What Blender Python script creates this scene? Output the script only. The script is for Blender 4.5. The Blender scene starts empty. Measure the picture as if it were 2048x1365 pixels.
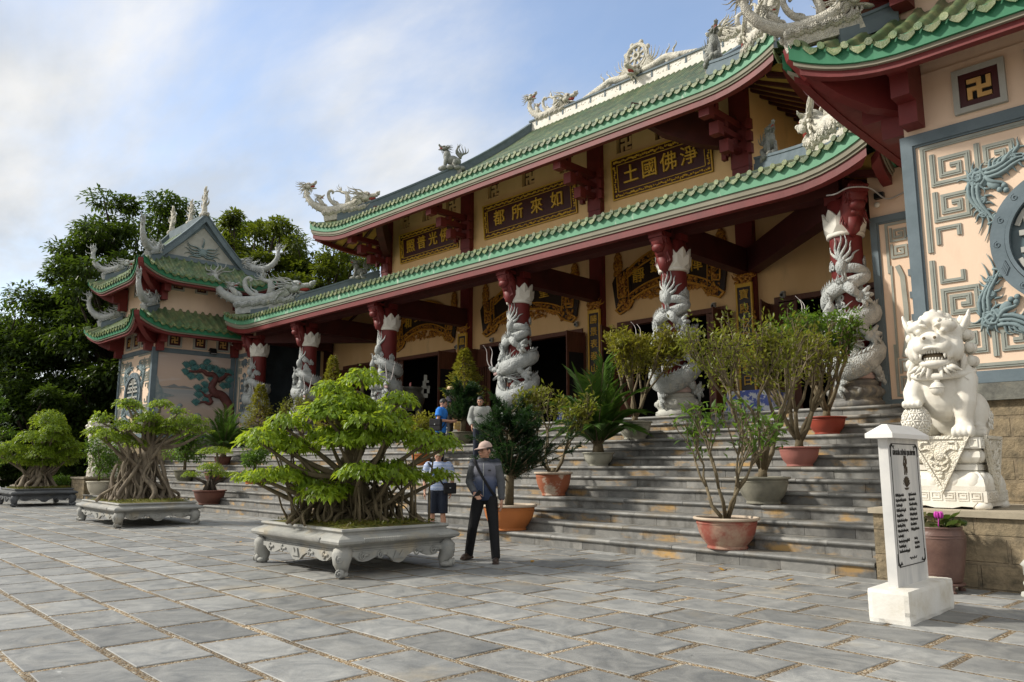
import bpy, bmesh, math, random
import numpy as np
from mathutils import Vector, Matrix, Quaternion
R = math.radians
PI = math.pi
SC = bpy.context.scene
COL = SC.collection
# ---------------------------------------------------------------- camera
cam_d = bpy.data.cameras.new('camera'); CAM = bpy.data.objects.new('camera', cam_d); COL.objects.link(CAM)
cam_d.sensor_width = 36.0; cam_d.lens = 27.318; cam_d.clip_start = 0.05; cam_d.clip_end = 3000
CAM.location = (0, 0, 1.39); CAM.rotation_euler = (R(90 + 8.974), 0, R(45.211))
SC.camera = CAM
# ---------------------------------------------------------------- light
SUN_AZ = Vector((-0.74, -0.67)).normalized(); SUN_EL = R(37)
sun_d = bpy.data.lights.new('sun', 'SUN'); sun_o = bpy.data.objects.new('sun', sun_d); COL.objects.link(sun_o)
sun_d.energy = 3.5; sun_d.angle = R(5.0); sun_d.color = (1.0, 0.94, 0.84)
SDIR = Vector((SUN_AZ.x * math.cos(SUN_EL), SUN_AZ.y * math.cos(SUN_EL), math.sin(SUN_EL)))
sun_o.rotation_euler = SDIR.to_track_quat('Z', 'Y').to_euler()
sun_o.location = (-40, -30, 60)
W = bpy.data.worlds.new('World'); SC.world = W; W.use_nodes = True
nt = W.node_tree; nt.nodes.clear()
def N(nt, t, **k):
    n = nt.nodes.new(t)
    for a, b in k.items():
        if a == 'inp':
            for i, v in b.items():
                n.inputs[i].default_value = v
        else:
            setattr(n, a, b)
    return n
L = lambda nt, a, b: nt.links.new(a, b)
sky = N(nt, 'ShaderNodeTexSky', sky_type='NISHITA', sun_disc=False, sun_elevation=SUN_EL,
        sun_rotation=math.atan2(SUN_AZ.x, SUN_AZ.y), air_density=1.0, dust_density=1.5, ozone_density=1.5)
tc = N(nt, 'ShaderNodeTexCoord')
sep = N(nt, 'ShaderNodeSeparateXYZ'); L(nt, tc.outputs['Generated'], sep.inputs[0])
zz = N(nt, 'ShaderNodeMath', operation='ADD', inp={1: 0.28}); L(nt, sep.outputs['Z'], zz.inputs[0])
dx = N(nt, 'ShaderNodeMath', operation='DIVIDE'); L(nt, sep.outputs['X'], dx.inputs[0]); L(nt, zz.outputs[0], dx.inputs[1])
dy = N(nt, 'ShaderNodeMath', operation='DIVIDE'); L(nt, sep.outputs['Y'], dy.inputs[0]); L(nt, zz.outputs[0], dy.inputs[1])
cmb = N(nt, 'ShaderNodeCombineXYZ'); L(nt, dx.outputs[0], cmb.inputs[0]); L(nt, dy.outputs[0], cmb.inputs[1])
mp = N(nt, 'ShaderNodeMapping', inp={'Scale': (1.0, 1.9, 1.0), 'Rotation': (0, 0, R(35)), 'Location': (3.1, 1.7, 0)}); L(nt, cmb.outputs[0], mp.inputs[0])
n1 = N(nt, 'ShaderNodeTexNoise', inp={'Scale': 1.3, 'Detail': 9.0, 'Roughness': 0.58, 'Distortion': 0.25}); L(nt, mp.outputs[0], n1.inputs[0])
# white cloud over most of the sky, thinning to blue above the roofs
gx = N(nt, 'ShaderNodeVectorMath', operation='DOT_PRODUCT', inp={1: (-0.47, 0.66, 0.59)}); L(nt, tc.outputs['Generated'], gx.inputs[0])
gm = N(nt, 'ShaderNodeMath', operation='MULTIPLY_ADD', inp={1: -0.62, 2: 0.60}); L(nt, gx.outputs['Value'], gm.inputs[0])
ad = N(nt, 'ShaderNodeMath', operation='ADD'); L(nt, n1.outputs[0], ad.inputs[0]); L(nt, gm.outputs[0], ad.inputs[1])
rp = N(nt, 'ShaderNodeMapRange', interpolation_type='SMOOTHSTEP', inp={1: 0.34, 2: 0.80, 3: 0.12, 4: 1.0}); L(nt, ad.outputs[0], rp.inputs[0])
n2 = N(nt, 'ShaderNodeTexNoise', inp={'Scale': 2.0, 'Detail': 6.0, 'Roughness': 0.55}); L(nt, mp.outputs[0], n2.inputs[0])
cr = N(nt, 'ShaderNodeMix', data_type='RGBA'); cr.inputs[6].default_value = (4.0, 4.2, 4.4, 1); cr.inputs[7].default_value = (6.15, 6.05, 5.85, 1)
mr2 = N(nt, 'ShaderNodeMapRange', inp={1: 0.35, 2: 0.65}); L(nt, n2.outputs[0], mr2.inputs[0]); L(nt, mr2.outputs[0], cr.inputs[0])
sks = N(nt, 'ShaderNodeVectorMath', operation='SCALE', inp={'Scale': 1.55}); L(nt, sky.outputs[0], sks.inputs[0])
mx = N(nt, 'ShaderNodeMix', data_type='RGBA'); L(nt, rp.outputs[0], mx.inputs[0]); L(nt, sks.outputs[0], mx.inputs[6]); L(nt, cr.outputs[2], mx.inputs[7])
bg = N(nt, 'ShaderNodeBackground', inp={1: 0.115}); L(nt, mx.outputs[2], bg.inputs[0])
wo = N(nt, 'ShaderNodeOutputWorld'); L(nt, bg.outputs[0], wo.inputs[0])
SC.view_settings.view_transform = 'Standard'; SC.view_settings.look = 'None'
SC.view_settings.exposure = 0.47; SC.view_settings.gamma = 1.0
SC.render.engine = 'CYCLES'; SC.cycles.max_bounces = 6; SC.cycles.transparent_max_bounces = 8
# ---------------------------------------------------------------- materials
def lin(c):
    return tuple(((x / 255 + 0.055) / 1.055) ** 2.4 if x > 10 else x / 255 / 12.92 for x in c) + (1,)
MATS = {}
def mat(name, c1, c2=None, rough=0.7, scale=3.0, bump=0.0, bscale=30.0, spec=0.4, metal=0.0, detail=6.0, lo=0.35, hi=0.65,
        stain=None, sscale=1.2, slo=0.55, shi=0.75, coord='Object', stretch=(1, 1, 1), bdist=0.02, trans=None, rnd=0.0, bumpkind='noise', coat=0.0):
    """c1/c2 linear albedo; noise mixes them; stain=(colour) third layer by bigger noise"""
    m = bpy.data.materials.new(name); m.use_nodes = True; nt = m.node_tree
    b = nt.nodes['Principled BSDF']; b.inputs['Roughness'].default_value = rough; b.inputs['Metallic'].default_value = metal
    b.inputs['Specular IOR Level'].default_value = spec
    if coat: b.inputs['Coat Weight'].default_value = coat
    c1 = tuple(c1) + (1,) if len(c1) == 3 else c1
    if c2 is None: c2 = tuple(x * 0.72 for x in c1[:3]) + (1,)
    c2 = tuple(c2) + (1,) if len(c2) == 3 else c2
    tc = N(nt, 'ShaderNodeTexCoord'); mp = N(nt, 'ShaderNodeMapping', inp={'Scale': stretch}); L(nt, tc.outputs[coord], mp.inputs[0])
    n = N(nt, 'ShaderNodeTexNoise', inp={'Scale': scale, 'Detail': detail, 'Roughness': 0.6}); L(nt, mp.outputs[0], n.inputs[0])
    r = N(nt, 'ShaderNodeMapRange', inp={1: lo, 2: hi}); L(nt, n.outputs[0], r.inputs[0])
    x = N(nt, 'ShaderNodeMix', data_type='RGBA'); x.inputs[6].default_value = c1; x.inputs[7].default_value = c2
    L(nt, r.outputs[0], x.inputs[0]); out = x.outputs[2]
    if stain is not None:
        sn = N(nt, 'ShaderNodeTexNoise', inp={'Scale': sscale, 'Detail': 7.0, 'Roughness': 0.65}); L(nt, mp.outputs[0], sn.inputs[0])
        sr = N(nt, 'ShaderNodeMapRange', inp={1: slo, 2: shi}); L(nt, sn.outputs[0], sr.inputs[0])
        sx = N(nt, 'ShaderNodeMix', data_type='RGBA'); sx.inputs[7].default_value = tuple(stain[:3]) + (1,)
        L(nt, sr.outputs[0], sx.inputs[0]); L(nt, out, sx.inputs[6]); out = sx.outputs[2]
    if rnd:
        at = N(nt, 'ShaderNodeAttribute', attribute_name='rnd')
        mm = N(nt, 'ShaderNodeMapRange', inp={1: 0.0, 2: 1.0, 3: 1 - rnd, 4: 1 + rnd}); L(nt, at.outputs['Fac'], mm.inputs[0])
        vm = N(nt, 'ShaderNodeVectorMath', operation='SCALE'); L(nt, out, vm.inputs[0]); L(nt, mm.outputs[0], vm.inputs['Scale']); out = vm.outputs[0]
    L(nt, out, b.inputs['Base Color'])
    if bump:
        if bumpkind == 'scale':
            bn = N(nt, 'ShaderNodeTexVoronoi', inp={'Scale': bscale}); h = bn.outputs['Distance']
        else:
            bn = N(nt, 'ShaderNodeTexNoise', inp={'Scale': bscale, 'Detail': 6.0, 'Roughness': 0.6}); h = bn.outputs[0]
        L(nt, mp.outputs[0], bn.inputs[0])
        bp = N(nt, 'ShaderNodeBump', inp={'Strength': bump, 'Distance': bdist})
        if bumpkind == 'scale': bp.invert = True
        L(nt, h, bp.inputs['Height']); L(nt, bp.outputs[0], b.inputs['Normal'])
    if trans is not None:
        tr = N(nt, 'ShaderNodeBsdfTranslucent'); mxs = N(nt, 'ShaderNodeMixShader', inp={0: trans[1]})
        tr.inputs[0].default_value = tuple(trans[0]) + (1,)
        L(nt, b.outputs[0], mxs.inputs[1]); L(nt, tr.outputs[0], mxs.inputs[2])
        L(nt, mxs.outputs[0], nt.nodes['Material Output'].inputs[0])
    MATS[name] = m
    return m
def brickmat(name, cols, mortar, scale=1.0, bw=0.8, rh=0.4, ms=0.02, rough=0.85, bump=0.6, axis='xz', stain=None):
    m = bpy.data.materials.new(name); m.use_nodes = True; nt = m.node_tree; b = nt.nodes['Principled BSDF']
    b.inputs['Roughness'].default_value = rough
    tc = N(nt, 'ShaderNodeTexCoord'); s = N(nt, 'ShaderNodeSeparateXYZ'); L(nt, tc.outputs['Object'], s.inputs[0])
    c = N(nt, 'ShaderNodeCombineXYZ')
    sm = N(nt, 'ShaderNodeMath', operation='ADD'); L(nt, s.outputs['X'], sm.inputs[0]); L(nt, s.outputs['Y'], sm.inputs[1])
    L(nt, sm.outputs[0], c.inputs[0]); L(nt, s.outputs['Z'], c.inputs[1])
    br = N(nt, 'ShaderNodeTexBrick', inp={'Scale': scale, 'Mortar Size': ms, 'Brick Width': bw, 'Row Height': rh, 'Mortar Smooth': 0.3, 'Bias': 0.0})
    br.inputs['Color1'].default_value = tuple(cols[0]) + (1,); br.inputs['Color2'].default_value = tuple(cols[1]) + (1,); br.inputs['Mortar'].default_value = tuple(mortar) + (1,)
    L(nt, c.outputs[0], br.inputs[0])
    n = N(nt, 'ShaderNodeTexNoise', inp={'Scale': 5.0, 'Detail': 8.0, 'Roughness': 0.7}); L(nt, tc.outputs['Object'], n.inputs[0])
    r = N(nt, 'ShaderNodeMapRange', inp={1: 0.42, 2: 0.7, 3: 0.0, 4: 0.8}); L(nt, n.outputs[0], r.inputs[0])
    x = N(nt, 'ShaderNodeMix', data_type='RGBA'); L(nt, r.outputs[0], x.inputs[0]); L(nt, br.outputs['Color'], x.inputs[6]); x.inputs[7].default_value = tuple(stain or (0.03, 0.03, 0.02)) + (1,)
    L(nt, x.outputs[2], b.inputs['Base Color'])
    n2 = N(nt, 'ShaderNodeTexNoise', inp={'Scale': 14.0, 'Detail': 8.0, 'Roughness': 0.7}); L(nt, tc.outputs['Object'], n2.inputs[0])
    sb = N(nt, 'ShaderNodeMath', operation='SUBTRACT'); L(nt, n2.outputs[0], sb.inputs[0]); L(nt, br.outputs['Fac'], sb.inputs[1])
    bp = N(nt, 'ShaderNodeBump', inp={'Strength': bump, 'Distance': 0.03}); L(nt, sb.outputs[0], bp.inputs['Height']); L(nt, bp.outputs[0], b.inputs['Normal'])
    MATS[name] = m; return m
# ---------------------------------------------------------------- mesh builder
class MB:
    def __init__(s): s.v = []; s.f = []; s.m = []; s.s = []
    def add(s, vs, fs, m=0, sm=False):
        o = len(s.v); s.v.extend([tuple(p) for p in vs])
        for f in fs: s.f.append([i + o for i in f]); s.m.append(m); s.s.append(sm)
    def join(s, b, M=None, m=None):
        vs = b.v if M is None else [tuple(M @ Vector(p)) for p in b.v]
        o = len(s.v); s.v.extend(vs)
        for f, mm, ss in zip(b.f, b.m, b.s): s.f.append([i + o for i in f]); s.m.append(mm if m is None else m); s.s.append(ss)
    def bx(s, x0, x1, y0, y1, z0, z1, m=0, M=None):
        vs = [(x, y, z) for z in (z0, z1) for y in (y0, y1) for x in (x0, x1)]
        if M is not None: vs = [tuple(M @ Vector(p)) for p in vs]
        s.add(vs, [(0, 2, 3, 1), (4, 5, 7, 6), (0, 1, 5, 4), (2, 6, 7, 3), (0, 4, 6, 2), (1, 3, 7, 5)], m)
    def box(s, c, d, m=0, rz=0, rx=0, ry=0):
        M = Matrix.Translation(c) @ Matrix.Rotation(rz, 4, 'Z') @ Matrix.Rotation(ry, 4, 'Y') @ Matrix.Rotation(rx, 4, 'X')
        s.bx(-d[0] / 2, d[0] / 2, -d[1] / 2, d[1] / 2, -d[2] / 2, d[2] / 2, m, M)
    def tube(s, P, r, n=8, m=0, sm=True, flat=1.0, up=(0, 0, 1), cap=True):
        P = [Vector(p) for p in P]; k = len(P)
        if not hasattr(r, '__len__'): r = [r] * k
        T = [(P[min(i + 1, k - 1)] - P[max(i - 1, 0)]).normalized() for i in range(k)]
        u = Vector(up); u = u - T[0] * u.dot(T[0])
        if u.length < 1e-4: u = Vector((1, 0, 0)); u = u - T[0] * u.dot(T[0])
        u.normalize(); vs = []
        for i in range(k):
            u = u - T[i] * u.dot(T[i]); u.normalize(); w = T[i].cross(u)
            for j in range(n):
                a = 2 * PI * j / n; vs.append(P[i] + u * (math.cos(a) * r[i] * flat) + w * (math.sin(a) * r[i]))
        fs = [(i * n + j, i * n + (j + 1) % n, (i + 1) * n + (j + 1) % n, (i + 1) * n + j) for i in range(k - 1) for j in range(n)]
        if cap: fs += [tuple(range(n))[::-1], tuple((k - 1) * n + j for j in range(n))]
        s.add(vs, fs, m, sm)
    def lathe(s, prof, n=24, c=(0, 0, 0), m=0, sm=True, sx=1, sy=1, cap=True):
        vs = [(c[0] + r * math.cos(2 * PI * j / n) * sx, c[1] + r * math.sin(2 * PI * j / n) * sy, c[2] + z) for r, z in prof for j in range(n)]
        k = len(prof)
        fs = [(i * n + j, i * n + (j + 1) % n, (i + 1) * n + (j + 1) % n, (i + 1) * n + j) for i in range(k - 1) for j in range(n)]
        if cap:
            if prof[0][0] > 1e-4: fs.append(tuple(range(n))[::-1])
            if prof[-1][0] > 1e-4: fs.append(tuple((k - 1) * n + j for j in range(n)))
        s.add(vs, fs, m, sm)
    def ell(s, c, r, m=0, nu=12, nv=8, M=None, sm=True):
        if not hasattr(r, '__len__'): r = (r, r, r)
        c = Vector(c); vs = []
        def q(p):
            p = Vector(p)
            return c + (M @ p if M is not None else p)
        vs.append(q((0, 0, -r[2])))
        for i in range(1, nv):
            t = -PI / 2 + PI * i / nv
            for j in range(nu):
                a = 2 * PI * j / nu; vs.append(q((r[0] * math.cos(t) * math.cos(a), r[1] * math.cos(t) * math.sin(a), r[2] * math.sin(t))))
        vs.append(q((0, 0, r[2]))); e = len(vs) - 1
        fs = [(0, 1 + (j + 1) % nu, 1 + j) for j in range(nu)]
        for i in range(nv - 2):
            a = 1 + i * nu; fs += [(a + j, a + (j + 1) % nu, a + nu + (j + 1) % nu, a + nu + j) for j in range(nu)]
        a = 1 + (nv - 2) * nu; fs += [(a + j, a + (j + 1) % nu, e) for j in range(nu)]
        s.add(vs, fs, m, sm)
    def poly(s, pts, h0, h1, M=None, m=0, sm=False):
        """extrude a 2-D outline (x,z) from y=h0 to y=h1 (h0 = front)"""
        n = len(pts)
        A = sum(pts[i][0] * pts[(i + 1) % n][1] - pts[(i + 1) % n][0] * pts[i][1] for i in range(n))
        if A < 0: pts = pts[::-1]
        vs = [(p[0], h0, p[1]) for p in pts] + [(p[0], h1, p[1]) for p in pts]
        if M is not None: vs = [tuple(M @ Vector(p)) for p in vs]
        fs = [tuple(range(n)), tuple(range(2 * n - 1, n - 1, -1))] + [(i, i + n, (i + 1) % n + n, (i + 1) % n) for i in range(n)]
        s.add(vs, fs, m, sm)
    def strip(s, pts, w, h0, h1, M=None, m=0):
        """flat band of width w following a 2-D (x,z) polyline, extruded in y; mitred"""
        P = [Vector((a, b)) for a, b in pts]; k = len(P); Lf = []; Rt = []
        for i in range(k):
            d0 = (P[i] - P[i - 1]).normalized() if i else (P[1] - P[0]).normalized()
            d1 = (P[i + 1] - P[i]).normalized() if i < k - 1 else d0
            n0 = Vector((-d0.y, d0.x)); n1 = Vector((-d1.y, d1.x)); b = n0 + n1
            if b.length < 1e-3: b = n0
            b.normalize(); q = w / 2 / max(0.35, b.dot(n0))
            Lf.append(P[i] + b * q); Rt.append(P[i] - b * q)
        for i in range(k - 1):
            qd = [Lf[i], Rt[i], Rt[i + 1], Lf[i + 1]]
            vs = [(p.x, h0, p.y) for p in qd] + [(p.x, h1, p.y) for p in qd]
            if M is not None: vs = [tuple(M @ Vector(p)) for p in vs]
            s.add(vs, [(0, 1, 2, 3), (7, 6, 5, 4), (0, 4, 5, 1), (2, 6, 7, 3), (1, 5, 6, 2), (3, 7, 4, 0)], m)
    def build(s, name, mats, parent=None, rnd=None):
        me = bpy.data.meshes.new(name)
        me.from_pydata(s.v, [], s.f)
        if not isinstance(mats, (list, tuple)): mats = [mats]
        for a in mats: me.materials.append(a)
        me.polygons.foreach_set('material_index', s.m); me.polygons.foreach_set('use_smooth', s.s)
        if rnd is not None:
            at = me.attributes.new('rnd', 'FLOAT', 'FACE'); at.data.foreach_set('value', rnd)
        me.update()
        return obj(name, me, parent)
def obj(name, me, parent=None):
    o = bpy.data.objects.new(name, me); COL.objects.link(o)
    if parent is not None: o.parent = parent
    return o
def tag(o, label=None, cat=None, group=None, kind=None):
    if label: o['label'] = label
    if cat: o['category'] = cat
    if group: o['group'] = group
    if kind: o['kind'] = kind
    return o
def thing(name, label, cat, loc=(0, 0, 0), rz=0, group=None):
    o = bpy.data.objects.new(name, None); COL.objects.link(o); o.empty_display_size = 0.2
    o.location = loc; o.rotation_euler = (0, 0, rz)
    return tag(o, label, cat, group)
KIDS = {}
def kids(o): return [c for c in bpy.data.objects if c.parent is o]
def dup(o, parent=None):
    c = o.copy(); COL.objects.link(c)
    if parent is not None: c.parent = parent
    for ch in kids(o): dup(ch, c)
    return c
def evmesh(o):
    dg = bpy.context.evaluated_depsgraph_get(); dg.update()
    return bpy.data.meshes.new_from_object(o.evaluated_get(dg))
def sculpt(name, mb, voxel, m, parent=None, smooth=2, fac=0.5):
    """fuse overlapping closed shapes into one continuous surface"""
    t = mb.build('tmp_sculpt', m)
    r = t.modifiers.new('r', 'REMESH'); r.mode = 'VOXEL'; r.voxel_size = voxel; r.use_smooth_shade = True
    if smooth:
        q = t.modifiers.new('s', 'SMOOTH'); q.factor = fac; q.iterations = smooth
    me = evmesh(t); d = t.data; bpy.data.objects.remove(t); bpy.data.meshes.remove(d)
    me.name = name
    if not me.materials: me.materials.append(m)
    me.polygons.foreach_set('use_smooth', [True] * len(me.polygons))
    return obj(name, me, parent)
TXT = {}
def text_mb(body, size, depth, M, m=0, bold=0.0, align='CENTER', mb=None, space=1.0):
    key = (body, bold, align, space)
    if key not in TXT:
        c = bpy.data.curves.new('t', 'FONT'); c.body = body; c.align_x = align; c.align_y = 'CENTER'; c.offset = bold; c.resolution_u = 3; c.space_character = space
        c.extrude = 0.5
        o = bpy.data.objects.new('t', c); COL.objects.link(o)
        me = evmesh(o); bpy.data.objects.remove(o); bpy.data.curves.remove(c)
        TXT[key] = ([tuple(v.co) for v in me.vertices], [tuple(p.vertices) for p in me.polygons]); bpy.data.meshes.remove(me)
    vs, fs = TXT[key]
    mb = mb or MB()
    # local text x right, y up, z towards the viewer; M maps (x, -depth.., z) : x right, y into wall, z up
    mb.add([tuple(M @ Vector((x * size, -(z + 0.5) * depth, y * size))) for x, y, z in vs], fs, m)
    return mb
def cr(P, k=6):
    """Catmull-Rom through control tuples of any length"""
    P = [np.array(p, float) for p in P]; P = [2 * P[0] - P[1]] + P + [2 * P[-1] - P[-2]]; out = []
    for i in range(1, len(P) - 2):
        for j in range(k):
            t = j / k
            out.append(0.5 * (2 * P[i] + (P[i + 1] - P[i - 1]) * t + (2 * P[i - 1] - 5 * P[i] + 4 * P[i + 1] - P[i + 2]) * t * t + (3 * P[i] - P[i - 1] - 3 * P[i + 1] + P[i + 2]) * t ** 3))
    out.append(P[-2]); return [tuple(p) for p in out]
def T(x, y, z, rz=0, s=1.0): return Matrix.Translation((x, y, z)) @ Matrix.Rotation(rz, 4, 'Z') @ Matrix.Scale(s, 4)
# palette (linear albedo)
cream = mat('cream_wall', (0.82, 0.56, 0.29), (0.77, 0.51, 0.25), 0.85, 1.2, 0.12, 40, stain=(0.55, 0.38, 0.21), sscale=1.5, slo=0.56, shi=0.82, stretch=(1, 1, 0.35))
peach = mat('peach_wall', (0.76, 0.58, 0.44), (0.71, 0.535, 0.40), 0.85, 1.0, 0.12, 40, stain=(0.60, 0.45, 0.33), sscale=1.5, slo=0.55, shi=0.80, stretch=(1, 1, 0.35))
redp = mat('red_paint', (0.165, 0.021, 0.02), (0.12, 0.016, 0.015), 0.55, 2.0, 0.08, 20)
darkred = mat('dark_red_wood', (0.075, 0.014, 0.012), (0.05, 0.01, 0.009), 0.6, 2.0, 0.08, 20)
yellowp = mat('ochre_soffit', (0.55, 0.33, 0.08), None, 0.8)
tileg = mat('green_roof_tile', (0.125, 0.165, 0.07), (0.07, 0.125, 0.062), 0.38, 2.2, 0.25, 25, spec=0.5, stain=(0.24, 0.23, 0.11), sscale=2.4, slo=0.5, shi=0.72, rnd=0.28)
tilee = mat('glazed_tile_end', (0.16, 0.19, 0.07), (0.055, 0.105, 0.036), 0.4, 5.0, 0.8, 60, bdist=0.01, stain=(0.29, 0.30, 0.17), sscale=3.0, slo=0.54, shi=0.72, rnd=0.4)
fasciag = mat('green_fascia', (0.115, 0.33, 0.195), (0.085, 0.255, 0.145), 0.6, 1.6, 0.05, 20, stretch=(1, 1, 0.25), stain=(0.55, 0.60, 0.52), sscale=3.4, slo=0.60, shi=0.70)
fasciad = mat('shaded_green_fascia', (0.035, 0.20, 0.10), (0.02, 0.15, 0.07), 0.5, 1.4, 0.05, 20, stretch=(1, 1, 0.25), stain=(0.40, 0.47, 0.40), sscale=2.4, slo=0.69, shi=0.76)  # deeper green than the hall fascia: eave shade put into the colour
mould = mat('grey_moulding', (0.25, 0.235, 0.18), (0.21, 0.20, 0.15), 0.8, 1.5)
bluegrey = mat('blue_grey_trim', (0.135, 0.175, 0.20), (0.10, 0.135, 0.155), 0.75, 2.5, 0.15, 25)
relief = mat('grey_green_relief', (0.30, 0.315, 0.28), (0.24, 0.255, 0.225), 0.8, 3.0, 0.2, 30)
reliefb = mat('blue_relief', (0.20, 0.265, 0.275), (0.15, 0.205, 0.22), 0.75, 4.0, 0.2, 30)
dstone = mat('grey_dragon_cement', (0.46, 0.48, 0.47), (0.31, 0.33, 0.325), 0.75, 4.0, 0.9, 26, bdist=0.02, bumpkind='scale', stain=(0.60, 0.56, 0.45), sscale=3.0, slo=0.58, shi=0.75)
dstone_w = mat('weathered_dragon_cement', (0.64, 0.61, 0.52), (0.42, 0.41, 0.36), 0.8, 5.0, 0.8, 22, bdist=0.025, bumpkind='scale', stain=(0.16, 0.16, 0.14), sscale=4.0, slo=0.56, shi=0.75)
dstone_d = mat('dark_dragon_cement', (0.28, 0.29, 0.27), (0.18, 0.19, 0.175), 0.8, 5.0, 0.8, 22, bdist=0.025, bumpkind='scale', stain=(0.45, 0.43, 0.36), sscale=3.0, slo=0.56, shi=0.75)
whitep = mat('white_paint', (0.74, 0.72, 0.66), (0.66, 0.64, 0.57), 0.7, 2.0, 0.1, 30, stain=(0.45, 0.42, 0.34), sscale=2.0, slo=0.6, shi=0.85)
marble = mat('white_marble', (0.76, 0.745, 0.70), (0.66, 0.63, 0.56), 0.5, 2.5, 0.15, 35, stain=(0.52, 0.46, 0.34), sscale=2.6, slo=0.56, shi=0.8)
gold = mat('gold_paint', (0.68, 0.42, 0.05), (0.58, 0.33, 0.035), 0.45, 8.0, 0.3, 40)
goldc = mat('gold_carving', (0.56, 0.26, 0.03), (0.20, 0.065, 0.013), 0.5, 14.0, 1.0, 18, detail=8, lo=0.44, hi=0.58)  # orange-brown cast: porch shade put into the gold colour
maroon = mat('maroon_panel', (0.06, 0.012, 0.014), (0.045, 0.009, 0.01), 0.5, 3.0)
wood = mat('dark_brown_wood', (0.15, 0.055, 0.03), (0.09, 0.032, 0.018), 0.5, 3.0, 0.2, 30, stretch=(6, 6, 0.6))
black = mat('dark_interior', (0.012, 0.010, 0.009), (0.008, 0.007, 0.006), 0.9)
pinkstone = mat('pink_stone', (0.62, 0.47, 0.44), (0.52, 0.38, 0.36), 0.7, 4.0, 0.2, 30)
palestone = mat('pale_stone', (0.50, 0.50, 0.45), (0.38, 0.38, 0.35), 0.7, 5.0, 0.3, 30, stain=(0.10, 0.11, 0.11), sscale=2.0, slo=0.6, shi=0.8)
# ---------------------------------------------------------------- ground, paving, stairs
def gravelmat():
    m = bpy.data.materials.new('pebble_joint'); m.use_nodes = True; nt = m.node_tree; b = nt.nodes['Principled BSDF']; b.inputs['Roughness'].default_value = 0.85
    tc = N(nt, 'ShaderNodeTexCoord'); v = N(nt, 'ShaderNodeTexVoronoi', inp={'Scale': 62.0}); L(nt, tc.outputs['Object'], v.inputs[0])
    s = N(nt, 'ShaderNodeSeparateColor'); L(nt, v.outputs['Color'], s.inputs[0])
    rp = N(nt, 'ShaderNodeValToRGB'); L(nt, s.outputs[0], rp.inputs[0]); e = rp.color_ramp.elements
    e[0].color = (0.17, 0.11, 0.055, 1); e[1].color = (0.75, 0.70, 0.58, 1); e[1].position = 0.96
    for p, c in ((0.35, (0.36, 0.245, 0.125, 1)), (0.62, (0.50, 0.37, 0.21, 1)), (0.8, (0.42, 0.36, 0.27, 1))):
        q = e.new(p); q.color = c
    n = N(nt, 'ShaderNodeTexNoise', inp={'Scale': 1.3, 'Detail': 5.0}); L(nt, tc.outputs['Object'], n.inputs[0])
    r = N(nt, 'ShaderNodeMapRange', inp={1: 0.4, 2: 0.7, 3: 0.36, 4: 0.85}); L(nt, n.outputs[0], r.inputs[0])
    sc = N(nt, 'ShaderNodeVectorMath', operation='SCALE'); L(nt, rp.outputs[0], sc.inputs[0]); L(nt, r.outputs[0], sc.inputs['Scale'])
    L(nt, sc.outputs[0], b.inputs['Base Color'])
    bp = N(nt, 'ShaderNodeBump', inp={'Strength': 1.0, 'Distance': 0.012}); bp.invert = True; L(nt, v.outputs['Distance'], bp.inputs['Height']); L(nt, bp.outputs[0], b.inputs['Normal'])
    return m
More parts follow.
